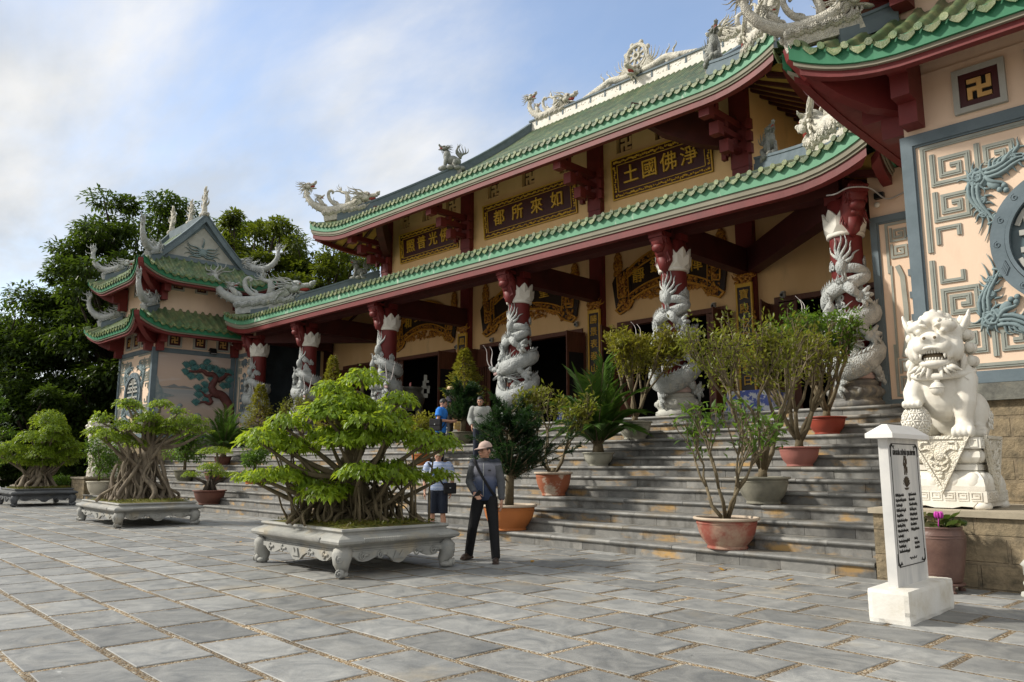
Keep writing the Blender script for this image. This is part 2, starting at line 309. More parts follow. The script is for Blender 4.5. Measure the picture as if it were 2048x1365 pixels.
def stonemat(name, a, b_, vein, stain, rough=0.5, st=(0.6, 0.8), nosestain=False, sxy=(1, 1, 1), rnd=0.2, sscale=1.0, grime=0.0):
    m = bpy.data.materials.new(name); m.use_nodes = True; nt = m.node_tree; b = nt.nodes['Principled BSDF']
    tc = N(nt, 'ShaderNodeTexCoord'); at = N(nt, 'ShaderNodeAttribute', attribute_name='rnd')
    off = N(nt, 'ShaderNodeVectorMath', operation='MULTIPLY_ADD', inp={1: (37.0, 53.0, 91.0)}); L(nt, at.outputs['Fac'], off.inputs[0]); L(nt, tc.outputs['Object'], off.inputs[2])
    n = N(nt, 'ShaderNodeTexNoise', inp={'Scale': 2.6, 'Detail': 9.0, 'Roughness': 0.62, 'Distortion': 1.6}); L(nt, off.outputs[0], n.inputs[0])
    rp = N(nt, 'ShaderNodeValToRGB'); L(nt, n.outputs[0], rp.inputs[0]); e = rp.color_ramp.elements
    e[0].position = 0.30; e[0].color = tuple(b_) + (1,); e[1].position = 0.68; e[1].color = tuple(a) + (1,)
    n2 = N(nt, 'ShaderNodeTexNoise', inp={'Scale': 1.7, 'Detail': 10.0, 'Roughness': 0.7, 'Distortion': 2.5}); L(nt, off.outputs[0], n2.inputs[0])
    vr = N(nt, 'ShaderNodeMapRange', inp={1: 0.66, 2: 0.72, 3: 0.0, 4: 0.75}); L(nt, n2.outputs[0], vr.inputs[0])
    x = N(nt, 'ShaderNodeMix', data_type='RGBA'); L(nt, vr.outputs[0], x.inputs[0]); L(nt, rp.outputs[0], x.inputs[6]); x.inputs[7].default_value = tuple(vein) + (1,)
    dv = N(nt, 'ShaderNodeMapRange', inp={1: 0.30, 2: 0.335, 3: 0.75, 4: 0.0}); L(nt, n2.outputs[0], dv.inputs[0])
    x2 = N(nt, 'ShaderNodeMix', data_type='RGBA'); L(nt, dv.outputs[0], x2.inputs[0]); L(nt, x.outputs[2], x2.inputs[6]); x2.inputs[7].default_value = tuple(c * 0.45 for c in b_) + (1,)
    mp = N(nt, 'ShaderNodeMapping', inp={'Scale': sxy}); L(nt, tc.outputs['Object'], mp.inputs[0])
    n3 = N(nt, 'ShaderNodeTexNoise', inp={'Scale': sscale, 'Detail': 7.0, 'Roughness': 0.62}); L(nt, mp.outputs[0], n3.inputs[0])
    sr = N(nt, 'ShaderNodeMapRange', inp={1: st[0], 2: st[1], 3: 0.0, 4: 0.85}); L(nt, n3.outputs[0], sr.inputs[0])
    x3 = N(nt, 'ShaderNodeMix', data_type='RGBA'); L(nt, sr.outputs[0], x3.inputs[0]); L(nt, x2.outputs[2], x3.inputs[6]); x3.inputs[7].default_value = tuple(stain) + (1,)
    mm = N(nt, 'ShaderNodeMapRange', inp={1: 0.0, 2: 1.0, 3: 1 - rnd, 4: 1 + rnd}); L(nt, at.outputs['Fac'], mm.inputs[0])
    if grime:
        n6 = N(nt, 'ShaderNodeTexNoise', inp={'Scale': 3.2, 'Detail': 9.0, 'Roughness': 0.72}); mq = N(nt, 'ShaderNodeMapping', inp={'Scale': (1, 1, 0.55), 'Location': (7, 3, 1)}); L(nt, tc.outputs['Object'], mq.inputs[0]); L(nt, mq.outputs[0], n6.inputs[0])
        gr = N(nt, 'ShaderNodeMapRange', inp={1: 0.50, 2: 0.68, 3: 0.0, 4: grime}); L(nt, n6.outputs[0], gr.inputs[0]); x4 = N(nt, 'ShaderNodeMix', data_type='RGBA'); L(nt, gr.outputs[0], x4.inputs[0]); L(nt, x3.outputs[2], x4.inputs[6]); x4.inputs[7].default_value = (0.055, 0.05, 0.04, 1); x3 = x4
    sc = N(nt, 'ShaderNodeVectorMath', operation='SCALE'); L(nt, x3.outputs[2], sc.inputs[0]); L(nt, mm.outputs[0], sc.inputs['Scale'])
    L(nt, sc.outputs[0], b.inputs['Base Color']); b.inputs['Roughness'].default_value = rough
    n4 = N(nt, 'ShaderNodeTexNoise', inp={'Scale': 28.0, 'Detail': 6.0, 'Roughness': 0.65}); L(nt, off.outputs[0], n4.inputs[0])
    bp = N(nt, 'ShaderNodeBump', inp={'Strength': 0.3, 'Distance': 0.01}); L(nt, n4.outputs[0], bp.inputs['Height']); L(nt, bp.outputs[0], b.inputs['Normal'])
    MATS[name] = m; return m
gravel = gravelmat()
pave = stonemat('paving_stone', (0.305, 0.303, 0.285), (0.15, 0.155, 0.155), (0.52, 0.52, 0.50), (0.40, 0.33, 0.22), 0.6, st=(0.58, 0.82), rnd=0.24, grime=0.25)
stair = stonemat('stair_stone', (0.235, 0.228, 0.21), (0.115, 0.115, 0.11), (0.46, 0.41, 0.38), (0.42, 0.25, 0.075), 0.6, st=(0.53, 0.66), sxy=(0.8, 0.8, 2.0), rnd=0.25, sscale=1.9, grime=0.75)
tread_m = stonemat('tread_stone', (0.255, 0.25, 0.232), (0.13, 0.132, 0.128), (0.46, 0.45, 0.41), (0.20, 0.16, 0.10), 0.55, st=(0.52, 0.74), sxy=(0.8, 0.8, 2.2), rnd=0.22, sscale=2.2, grime=0.55)
rs = random.Random(7)
g = MB(); g.add([(-1200, -1200, -0.0055), (1200, -1200, -0.0055), (1200, 1200, -0.0055), (-1200, 1200, -0.0055)], [(0, 1, 2, 3)])
tag(g.build('ground', gravel), kind='structure')
def slabs():
    mb = MB(); rnd = []; pit = 0.585; ln = 0.835; a = R(-2.0); ca, sa = math.cos(a), math.sin(a)
    for r in range(-6, 32):
        v0 = r * pit - 1.6; o = (r % 2) * 0.42 + rs.uniform(-0.08, 0.08)
        for c in range(-78, 12):
            u0 = c * ln + o
            gap = 0.034; u1 = u0 + ln; v1 = v0 + pit
            j = [rs.uniform(-0.012, 0.012) for _ in range(8)]
            q = [(u0 + gap + j[0], v0 + gap * 0.85 + j[1]), (u1 - gap + j[2], v0 + gap * 0.85 + j[3]), (u1 - gap + j[4], v1 - gap * 0.85 + j[5]), (u0 + gap + j[6], v1 - gap * 0.85 + j[7])]
            w = [(x * ca - y * sa, x * sa + y * ca) for x, y in q]
            cx = sum(p[0] for p in w) / 4; cy = sum(p[1] for p in w) / 4
            if cx < -62 or cx > 5.5 or cy > 12.6 or cy < -4: continue
            if -34.3 < cx < -3.6 and cy > 10.3: continue
            h = rs.uniform(-0.001, 0.002); t = [h + rs.uniform(-0.001, 0.0015) for _ in range(4)]
            e = 0.006
            top = [(cx + (x - cx) * (1 - e / 0.35), cy + (y - cy) * (1 - e / 0.3), t[i]) for i, (x, y) in enumerate(w)]
            mid = [(x, y, t[i] - 0.004) for i, (x, y) in enumerate(w)]; lo = [(x, y, -0.03) for x, y in w]
            n = len(mb.v); mb.v += top + mid + lo
            F = [(0, 1, 2, 3)] + [(4 + i, 4 + (i + 1) % 4, (i + 1) % 4, i) for i in range(4)] + [(8 + i, 8 + (i + 1) % 4, 4 + (i + 1) % 4, 4 + i) for i in range(4)]
            for f in F: mb.f.append([k + n for k in f]); mb.m.append(0); mb.s.append(False)
            rnd += [rs.random()] * 9
    return mb.build('paving', pave, rnd=rnd)
tag(slabs(), kind='structure')
RI, TR, YS, XS0, XS1, NST = 0.192, 0.439, 10.07, -34.28, -3.83, 13
ZP = RI * NST
st_t = thing('staircase', 'wide grey stone staircase with rust stained risers climbing to the hall', 'stairs', (-19.05, YS, 0))
def stairs():
    for k in range(1, NST + 1):
        tm = MB(); tr = []; rm = MB(); rr = []
        y0 = (k - 1) * TR; z = k * RI; th = 0.062; dep = TR + 0.03 if k < NST else 0.75
        prof = [(0.02, z - th), (-0.028, z - th), (-0.04, z - th * 0.75), (-0.044, z - th * 0.5), (-0.038, z - th * 0.2), (-0.022, z - 0.004), (0.0, z), (dep, z - 0.001), (dep, z - th)]
        x = XS0
        while x < XS1 - 0.01:
            w = min(rs.uniform(1.0, 1.5), XS1 - x)
            if XS1 - x - w < 0.4: w = XS1 - x
            a, b = x + 0.003 + 19.05, x + w - 0.003 + 19.05; dz = rs.uniform(-0.003, 0.003); dyj = rs.uniform(-0.004, 0.004); n = len(prof)
            tm.add([(a, y0 + p + dyj, q + dz) for p, q in prof] + [(b, y0 + p + dyj, q + dz) for p, q in prof],
                   [tuple(range(n))[::-1], tuple(range(n, 2 * n))] + [(i, (i + 1) % n, (i + 1) % n + n, i + n) for i in range(n)])
            tr += [rs.random()] * (n + 2); x += w
        x = XS0 + rs.uniform(-0.6, 0)
        while x < XS1 - 0.01:
            w = rs.uniform(0.55, 1.25); a = max(x, XS0) + 0.003; b = min(x + w, XS1) - 0.003
            if b - a > 0.03:
                dyj = rs.uniform(-0.004, 0.004)
                rm.bx(a + 19.05, b + 19.05, y0 + dyj, y0 + 0.05, z - RI + 0.001, z - th - 0.001); rr += [rs.random()] * 6
            x += w
        tm.build('tread', tread_m, st_t, rnd=tr); rm.build('riser', stair, st_t, rnd=rr)
    c = MB(); pts = []
    for k in range(1, NST + 1): pts += [((k - 1) * TR + 0.02, (k - 1) * RI), ((k - 1) * TR + 0.02, k * RI - 0.064)]
    pts += [(NST * TR, ZP - 0.064), (NST * TR, 0)]
    n = len(pts); a, b = XS0 + 19.055, XS1 + 19.045
    c.add([(a, p, q) for p, q in pts] + [(b, p, q) for p, q in pts], [tuple(range(n)), tuple(range(2 * n - 1, n - 1, -1))] + [(i, i + n, (i + 1) % n + n, (i + 1) % n) for i in range(n)])
    c.build('stair_core', stair, st_t, rnd=[0.3] * (n + 2))
stairs()
# ---------------------------------------------------------------- main hall
XC = -19.05; YC = 15.97; YW = 19.75
CX6 = [XC + d for d in (12.83, 8.62, 3.26, -3.26, -8.62, -12.83)]
hall = thing('temple_hall', 'long two tiered temple hall with green tiled roofs and dragon wrapped columns', 'temple', (XC, YW, ZP))
H0 = Vector((XC, YW, ZP))
def HL(mb): # world -> hall local
    mb.v = [(x - H0.x, y - H0.y, z - H0.z) for x, y, z in mb.v]; return mb
def hb(mb, name, mats, parent=None, rnd=None): return HL(mb).build(name, mats, parent or hall, rnd)
def tile_rnd(mb):
    q = random.Random(len(mb.f)); o = []; last = None; v = 0.5
    for i, m in enumerate(mb.m):
        if i % 8 == 0 or m != last: v = q.random()
        o.append(v); last = m
    return o
# terrace floor
m = MB(); m.bx(-34.28, -3.83, YS + 12 * TR + 0.70, 27, 1.0, ZP - 0.002); hb(m, 'terrace_floor', tread_m)
# back wall with five door openings; z from terrace to upper eaves
def wall_open(mb, x0, x1, z0, z1, ops, y=YW, th=0.3, m=0):
    ops = sorted(ops); x = x0
    for a, b, c, d in ops:
        if a > x: mb.bx(x, a, y, y + th, z0, z1, m)
        if c > z0: mb.bx(a, b, y, y + th, z0, c, m)
        if d < z1: mb.bx(a, b, y, y + th, d, z1, m)
        x = b
    if x < x1: mb.bx(x, x1, y, y + th, z0, z1, m)
inner = [CX6[4], CX6[3], CX6[2], CX6[1]]          # -27.67,-22.31,-15.79,-10.43
doors = [(CX6[5] + 0.9, CX6[4] - 0.9), (CX6[4] + 0.75, CX6[3] - 0.75), (CX6[3] + 0.75, CX6[2] - 0.75), (CX6[2] + 0.75, CX6[1] - 0.75), (CX6[1] + 0.75, CX6[0] - 0.6)]
ops = [(a, b, ZP - 0.1, 5.82) for a, b in doors]
man = []
for a, b in ((inner[0], inner[1]), (inner[1], inner[2]), (inner[2], inner[3])):
    cx = (a + b) / 2
    for d in (-1.55, 0, 1.55): man.append((cx + d * (b - a) / 5.4, 11.85))
w = MB(); wall_open(w, -33.8, -4.3, ZP - 0.1, 9.3, ops)
vents = [(x - 0.32, x + 0.32, z - 0.3, z + 0.3) for x, z in man]
wall_open(w, -27.95, -10.15, 9.3, 12.6, vents)
ew = MB(); ew.bx(-33.32, -33.08, YC + 0.36, YW, ZP - 0.1, 8.4); hb(ew, 'end_wall', mat('dark_blue_mural', (0.05, 0.07, 0.085), (0.03, 0.04, 0.05), 0.8, 1.5)); w.bx(-5.02, -4.78, YC + 0.36, YW, ZP - 0.1, 8.4)
w.bx(-27.95, -27.65, YW + 0.3, 33.5, 9.3, 12.6); w.bx(-10.45, -10.15, YW + 0.3, 33.5, 9.3, 12.6)
w.bx(-33.8, -33.5, YW + 0.3, 33.5, ZP, 9.2); w.bx(-4.6, -4.3, YW + 0.3, 33.5, ZP, 9.2)
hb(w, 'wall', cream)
# dark inside
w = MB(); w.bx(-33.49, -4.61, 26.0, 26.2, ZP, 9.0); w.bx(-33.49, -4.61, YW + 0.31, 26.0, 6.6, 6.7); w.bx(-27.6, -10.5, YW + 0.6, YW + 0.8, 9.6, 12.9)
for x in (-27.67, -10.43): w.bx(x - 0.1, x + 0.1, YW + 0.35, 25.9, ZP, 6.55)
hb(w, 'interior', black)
def manji_mb(s, d, m):
    """the four-armed lattice sign, square of side s in the x-z plane, front at y=-d"""
    mb = MB(); u = s / 5.0
    for x0, x1, z0, z1 in ((-0.5, 0.5, -2.5, 2.5), (-2.5, -0.5, -0.5, 0.5), (0.5, 2.5, -0.5, 0.5), (-2.5, -0.5, 1.5, 2.5), (0.5, 2.5, -2.5, -1.5), (-2.5, -1.5, -2.5, -0.5), (1.5, 2.5, 0.5, 2.5)):
        mb.bx(x0 * u, x1 * u, -d, 0, z0 * u, z1 * u, m)
    return mb
for x, z in man:
    v = MB(); v.bx(x - 0.30, x + 0.30, YW + 0.16, YW + 0.19, z - 0.28, z + 0.28, 1); v.join(manji_mb(0.44, 0.05, 0), Matrix.Translation((x, YW + 0.155, z)))
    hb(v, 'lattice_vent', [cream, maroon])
# inner columns running up through both storeys
for x in inner:
    c = MB(); c.bx(x - 0.26, x + 0.26, YW - 0.20, YW + 0.1, ZP, 9.75); c.bx(x - 0.275, x + 0.275, YW - 0.22, YW + 0.1, 9.752, 12.3); hb(c, 'pillar', redp)
for x in (CX6[0] + 0.35, CX6[5] - 0.35):
    c = MB(); c.bx(x - 0.26, x + 0.26, YW - 0.2, YW + 0.1, ZP, 9.1); hb(c, 'pillar', darkred)
# upper band / picture rail
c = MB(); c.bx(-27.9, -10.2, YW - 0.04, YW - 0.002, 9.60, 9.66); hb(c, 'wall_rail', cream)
# door frames and leaves
def leaf(mb, x0, x1, y, z0, z1, M=None):
    f = 0.085; t = 0.045
    def b(a, bb, c, d, y0=0.0, y1=None, m=0): mb.bx(a, bb, y + y0, y + (t if y1 is None else y1), c, d, m, M)
    b(x0, x0 + f, z0, z1); b(x1 - f, x1, z0, z1)
    h = z1 - z0
    for q in (0.0, 0.22, 0.30, 0.78, 0.97): b(x0 + f, x1 - f, z0 + h * q, z0 + h * q + f * 0.9)
    b(x0 + f, x1 - f, z0 + f, z0 + h * 0.22, 0.015, t - 0.01); b(x0 + f, x1 - f, z0 + h * 0.22 + f * 0.9, z0 + h * 0.30, 0.015, t - 0.01)
    b(x0 + f, x1 - f, z0 + h * 0.78 + f * 0.9, z0 + h * 0.97, 0.015, t - 0.01)
    n = 6; xx = x0 + f
    for i in range(n):
        a = x0 + f + (x1 - x0 - 2 * f) * (i + 0.5) / n
        b(a - 0.018, a + 0.018, z0 + h * 0.30 + f * 0.9, z0 + h * 0.78, 0.005, t - 0.005)
    b(x0 + f, x1 - f, z0 + h * 0.30 + f * 0.9, z0 + h * 0.78, t - 0.004, t - 0.001, 1)
for a, b in doors:
    d = MB(); d.bx(a - 0.02, a + 0.1, YW - 0.05, YW + 0.2, ZP, 5.86); d.bx(b - 0.1, b + 0.02, YW - 0.05, YW + 0.2, ZP, 5.86); d.bx(a + 0.1, b - 0.1, YW - 0.05, YW + 0.2, 5.72, 5.86)
    hb(d, 'door_frame', wood)
    lw = 0.78
    for s in (0, 1):
        d = MB(); x0 = a - 0.12 if s == 0 else b - lw + 0.22
        leaf(d, x0, x0 + lw, YW - 0.16, ZP + 0.03, 5.68)
        # second leaf folded out into the porch
        xh = x0 if s == 0 else x0 + lw
        hb(d, 'door_leaf', [wood, black])
        d = MB(); M = Matrix.Translation((xh, YW - 0.18, 0)) @ Matrix.Rotation(R(-100 if s else -80), 4, 'Z')
        leaf(d, 0, lw, 0, ZP + 0.03, 5.68, M); hb(d, 'door_leaf', [wood, black])
# ---- roofs ------------------------------------------------------------------
def eave_lift(a, half, w, Lf): 
    t = max(0.0, (abs(a) - (half - w)) / w); return Lf * t ** 2.2
class Slope:
    """one roof slope. a = along the eave, b = inward run; T maps (a, out, z) to world"""
    def __init__(s, half, B, z0, prof, M, lift=0.5, lw=2.2, ext=0.25, hipB=None):
        s.half, s.B, s.z0, s.prof, s.M, s.lift, s.lw, s.ext = half, B, z0, prof, M, lift, lw, ext; s.hipB = hipB if hipB is not None else B
    def bmax(s, a): 
        h = s.half - abs(a)
        return s.B if h >= s.hipB else max(0.02, h)
    def pt(s, a, b, dz=0.0):
        k = eave_lift(a, s.half, s.lw, 1.0); f = max(0.0, 1 - b / 2.4)
        return s.M @ Vector((a, b - s.ext * k * f, s.z0 + s.prof(b) + s.lift * k * f * f + dz))
def roof_tiles(mb, S, pitch=0.265, nb=14, r=0.062, m0=0, m1=1, ends=True):
    n = int(2 * S.half / pitch); p = 2 * S.half / n
    for i in range(n):
        a = -S.half + (i + 0.5) * p; bm = S.bmax(a)
        if bm < 0.08: continue
        k = max(3, int(nb * bm / S.B) + 2); rows = []
        for j in range(k):
            b = -0.05 + (bm + 0.05) * j / (k - 1)
            sag = 0.012 * (j % 2)
            prof = [(-p / 2, -0.018), (-p * 0.30, -0.022), (-r, 0.0 + sag), (-r * 0.7, r * 0.8 + sag), (0, r * 1.15 + sag), (r * 0.7, r * 0.8 + sag), (r, 0.0 + sag), (p * 0.30, -0.022), (p / 2, -0.018)]
            rows.append([S.pt(a + da, min(b, S.bmax(a + da)) if j == k - 1 else b, dz) for da, dz in prof])
        vs = [q for row in rows for q in row]; w = 9
        mb.add(vs, [(j * w + c, j * w + c + 1, (j + 1) * w + c + 1, (j + 1) * w + c) for j in range(k - 1) for c in range(w - 1)], m0, True)
        if ends:
            # round cap and the heart shaped drip between two rolls
            e = S.pt(a, -0.06); ax = (S.pt(a + 0.05, -0.06) - S.pt(a - 0.05, -0.06)).normalized(); out = (S.pt(a, -0.06) - S.pt(a, 0.3)); out.z = 0; out.normalize(); up = Vector((0, 0, 1))
            def disc(c, shape, t, mm):
                n_ = len(shape); f = [c + ax * x + up * z + out * t for x, z in shape]; bk = [c + ax * x + up * z for x, z in shape]
                mb.add(f + bk, [tuple(range(n_)), tuple(range(2 * n_ - 1, n_ - 1, -1))] + [(q, q + n_, (q + 1) % n_ + n_, (q + 1) % n_) for q in range(n_)], mm)
            disc(e + up * 0.035, [(0.060 * math.cos(2 * PI * q / 10), 0.060 * math.sin(2 * PI * q / 10)) for q in range(10)], 0.035, m1)
            e2 = S.pt(a + p / 2, -0.05) if a + p / 2 < S.half else None
            if e2 is not None:
                disc(e2, [(-0.125, 0.02), (-0.11, -0.045), (-0.06, -0.09), (0, -0.125), (0.06, -0.09), (0.11, -0.045), (0.125, 0.02), (0.06, 0.0), (0, -0.012), (-0.06, 0.0)], 0.02, m1)
def eave_band(mb, S, z0, z1, in0, in1, m=0, n=48):
    """moulding under the eave following its curve: between heights z0..z1 (relative), inset in0..in1"""
    vs = []
    for i in range(n + 1):
        a = S.half * math.sin(PI / 2 * (-1 + 2 * i / n)) 
        for (b, dz) in ((in0, z1), (in1, z1), (in1, z0), (in0, z0)):
            aa = max(-(S.half - b), min(S.half - b, a)); vs.append(S.pt(aa, b, dz - S.prof(b)))
    mb.add(vs, [(i * 4 + c, i * 4 + (c + 1) % 4, (i + 1) * 4 + (c + 1) % 4, (i + 1) * 4 + c) for i in range(n) for c in range(4)] + [(0, 1, 2, 3), (n * 4 + 3, n * 4 + 2, n * 4 + 1, n * 4)], m)
def soffit(mb, S, off, b1, m=0, n=30, rafters=0.5, m_r=1, bs=0.12, flat=False):
    vs = []; fl = (lambda b: -0.85 * S.prof(b)) if flat else (lambda b: 0.0)
    for i in range(n + 1):
        a = S.half * (-1 + 2 * i / n)
        for b in (bs, b1 * 0.5, b1):
            aa = max(-(S.half - b), min(S.half - b, a)); vs.append(S.pt(aa, b, off + fl(b)))
    mb.add(vs, [(i * 3 + c, (i + 1) * 3 + c, (i + 1) * 3 + c + 1, i * 3 + c + 1) for i in range(n) for c in range(2)], m)
    if rafters:
        k = int(2 * S.half / rafters)
        for i in range(k):
            a = -S.half + (i + 0.5) * 2 * S.half / k; bb = min(b1, S.half - abs(a))
            if bb < 0.4: continue
            q = [S.pt(a + d, b, off + dz + fl(b)) for b in (bs + 0.03, bb) for d, dz in ((-0.06, 0.02), (0.06, 0.02), (0.06, -0.10), (-0.06, -0.10))]
            mb.add(q, [(0, 1, 2, 3), (7, 6, 5, 4), (0, 4, 5, 1), (1, 5, 6, 2), (2, 6, 7, 3), (3, 7, 4, 0)], m_r)
def place(ox, oy, ang): return Matrix.Translation((ox, oy, 0)) @ Matrix.Rotation(ang, 4, 'Z')
def ridge_bar(mb, P, w=0.22, h=0.34, m=0, cap=True):
    """stepped ridge following points P"""
    P = [Vector(p) for p in P]
    for ww, h0, h1 in ((w * 1.25, -0.12, h * 0.42), (w, h * 0.42, h * 0.8), (w * 1.2, h * 0.8, h)):
        vs = []; k = len(P)
        for i in range(k):
            t = P[min(i + 1, k - 1)] - P[max(i - 1, 0)]; t.z = 0; t.normalize(); n = Vector((-t.y, t.x, 0))
            for s_, z in ((-1, h0), (1, h0), (1, h1), (-1, h1)): vs.append(P[i] + n * (ww * s_) + Vector((0, 0, z)))
        mb.add(vs, [(i * 4 + c, i * 4 + (c + 1) % 4, (i + 1) * 4 + (c + 1) % 4, (i + 1) * 4 + c) for i in range(k - 1) for c in range(4)] + [(3, 2, 1, 0), (k * 4 - 4, k * 4 - 3, k * 4 - 2, k * 4 - 1)], m)
# lower (skirt) roof
prof1 = lambda b: 0.36 * b + 0.012 * b * b
prof2 = lambda b: 0.52 * b + 0.0165 * b * b
Z1 = 7.56; E1 = 1.03; HL1 = 12.83 + E1
low = [Slope(HL1, 4.75, Z1, prof1, place(XC, YC - E1, 0), 0.42, 2.0, 0.2),
       Slope(HL1 + 3, 4.75, Z1, prof1, place(XC - HL1, YC - E1 + HL1 + 3, -PI / 2), 0.42, 2.0, 0.2),
       Slope(HL1 + 3, 4.75, Z1, prof1, place(XC + HL1, YC - E1 + HL1 + 3, PI / 2), 0.42, 2.0, 0.2)]
Z2 = 11.58; E2 = 2.35; HL2 = 8.62 + E2
up_b = 26.8 - (YW - E2)
upr = [Slope(HL2, up_b, Z2, prof2, place(XC, YW - E2, 0), 0.42, 2.4, 0.28, hipB=4.42),
       Slope(up_b + 0.01, 4.42, Z2, prof2, place(XC - HL2, 26.8, -PI / 2), 0.42, 2.4, 0.28),
       Slope(up_b + 0.01, 4.42, Z2, prof2, place(XC + HL2, 26.8, PI / 2), 0.42, 2.4, 0.28)]
def roof_set(name, slopes, soff_b, soff, parent, fm, raft=0.55):
    t = MB()
    for S in slopes: roof_tiles(t, S)
    r = hb(t, name, [tileg, tilee], None, tile_rnd(t))
    f = MB()
    for S in slopes: eave_band(f, S, -0.30, 0.0, 0.0, 0.10, 0)
    hb(f, 'green_fascia', fm, r)
    f = MB()
    for S in slopes: eave_band(f, S, -0.42, -0.302, 0.03, 0.13); eave_band(f, S, -0.48, -0.422, 0.06, 0.16)
    hb(f, 'eave_moulding', mould, r)
    f = MB()
    for S in slopes: eave_band(f, S, -0.66, -0.482, 0.09, 0.27)
    hb(f, 'eave_beam', redp, r)
    f = MB()
    for S in slopes: soffit(f, S, soff, soff_b, 1, rafters=raft, m_r=0)
    hb(f, 'soffit', [darkred, yellowp], r)
    return r
roof1 = roof_set('lower_roof', low, 4.6, -0.56, hall, fasciag)
roof2 = roof_set('upper_roof', upr, 2.3, -0.56, hall, fasciag)
# hips and ridges
for sx in (-1, 1):
    rb = MB(); P = []
    for i in range(13):
        b = 0.75 + 3.95 * i / 12; q = low[0].pt(sx * (HL1 - b), b, 0.06); P.append(q)
    ridge_bar(rb, P, 0.13, 0.36); hb(rb, 'hip_ridge', bluegrey, roof1)
for sx in (-1, 1):
    rb = MB(); rw = MB()
    P = [upr[0].pt(sx * (HL2 - b), b, 0.06) for b in [0.75 + 3.65 * i / 12 for i in range(13)]]
    P += [upr[0].pt(sx * (HL2 - 4.42), b, 0.08) for b in [4.7 + (up_b - 4.7) * i / 10 for i in range(11)]]
    ridge_bar(rb, P, 0.15, 0.42)
    # gable infill under the verge
    gp = [(0, 0)]
    yb = YW - E2
    q = [(y, Z2 + prof2(y - yb)) for y in [yb + 4.42 + (up_b - 4.42) * i / 8 for i in range(9)]]
    x = XC + sx * (HL2 - 4.42)
    vs = [(x - sx * 0.05, y, z - 0.05) for y, z in q] + [(x - sx * 0.05, 53.6 - y, z - 0.05) for y, z in q[::-1][1:]]
    rw.add(vs, [tuple(range(len(vs)))]); hb(rb, 'hip_ridge', bluegrey, roof2); hb(rw, 'gable', bluegrey, roof2)
ZR = Z2 + prof2(up_b)
rd = MB(); x0, x1 = XC - 6.55, XC + 6.55
rd.bx(x0, x1, 26.62, 26.98, ZR - 0.25, ZR + 0.10); rd.bx(x0, x1, 26.66, 26.94, ZR + 0.10, ZR + 0.42); rd.bx(x0, x1, 26.60, 27.0, ZR + 0.42, ZR + 0.50, 1)
for i in range(15):
    x = x0 + 0.5 + (x1 - x0 - 1.0) * i / 14
    rd.bx(x - 0.04, x + 0.04, 26.635, 26.66, ZR + 0.10, ZR + 0.42, 1)
rr2 = random.Random(3)
for i in range(120):
    x = rr2.uniform(x0 + 0.2, x1 - 0.2); rd.ell((x, 26.66, ZR + rr2.uniform(0.16, 0.36)), (0.05, 0.02, 0.035), 0, 6, 4)
hb(rd, 'main_ridge', [whitep, bluegrey], roof2)
# back side of the upper roof so the ridge has a second slope
bk = MB(); S = Slope(HL2, up_b, Z2, prof2, place(XC, 53.6 - (YW - E2), PI), 0.42, 2.4, 0.28, hipB=4.42)
for i in range(20):
    a0 = -HL2 + 2 * HL2 * i / 20; a1 = -HL2 + 2 * HL2 * (i + 1) / 20
    bk.add([S.pt(a0, 0), S.pt(a1, 0), S.pt(a1, S.bmax(a1)), S.pt(a0, S.bmax(a0))], [(0, 1, 2, 3)])
hb(bk, 'back_slope', tileg, roof2)
# beams under the lower roof: outer column to inner column, and the ring beams
be = MB()
for i, x in enumerate(CX6[1:5]):
    be.bx(x - 0.17, x + 0.17, YC - 0.3, YW - 0.2, 6.62, 7.30)
for x, xi in ((CX6[0], CX6[1]), (CX6[5], CX6[4])):
    d = Vector((xi - x, YW - YC, 0)); M = Matrix.Translation((x, YC, 0)) @ Matrix.Rotation(math.atan2(d.y, d.x), 4, 'Z')
    be.bx(0, d.length - 0.3, -0.17, 0.17, 6.62, 7.30, 0, M)
be.bx(CX6[5], CX6[0], YC - 0.20, YC + 0.20, 6.95, 7.42)
be.bx(CX6[5] - 0.15, CX6[5] + 0.15, YC + 0.2, YW - 0.2, 6.62, 7.2); be.bx(CX6[0] - 0.15, CX6[0] + 0.15, YC + 0.2, YW - 0.2, 6.62, 7.2)
be.bx(-27.4, -10.7, YW - 0.13, YW - 0.003, 8.55, 8.85)
hb(be, 'porch_beam', darkred)
# stepped bracket sets under the upper eaves
for x in inner:
    b = MB()
    for y0, z0, z1, w_ in ((1.95, 10.86, 11.06, 0.22), (1.45, 10.50, 10.68, 0.20), (0.95, 10.14, 10.32, 0.18)):
        b.bx(x - w_ / 2, x + w_ / 2, YW - y0, YW - 0.23, z0, z1)
        b.bx(x - w_ / 2 - 0.05, x + w_ / 2 + 0.05, YW - y0 - 0.12, YW - y0 + 0.16, z0 - 0.15, z1 + 0.03)
        b.bx(x - w_ / 2 - 0.02, x + w_ / 2 + 0.02, YW - y0 + 0.30, YW - y0 + 0.46, z1 + 0.001, z1 + 0.16)
        for s_ in (-1, 1): b.bx(x + s_ * 0.40 - 0.07, x + s_ * 0.40 + 0.07, YW - 0.40, YW - 0.245, z0 - 0.10, z1); b.bx(min(x + s_ * 0.26, x + s_ * 0.33), max(x + s_ * 0.26, x + s_ * 0.33), YW - 0.36, YW - 0.25, z0, z1 - 0.03)
    hb(b, 'bracket_set', redp)
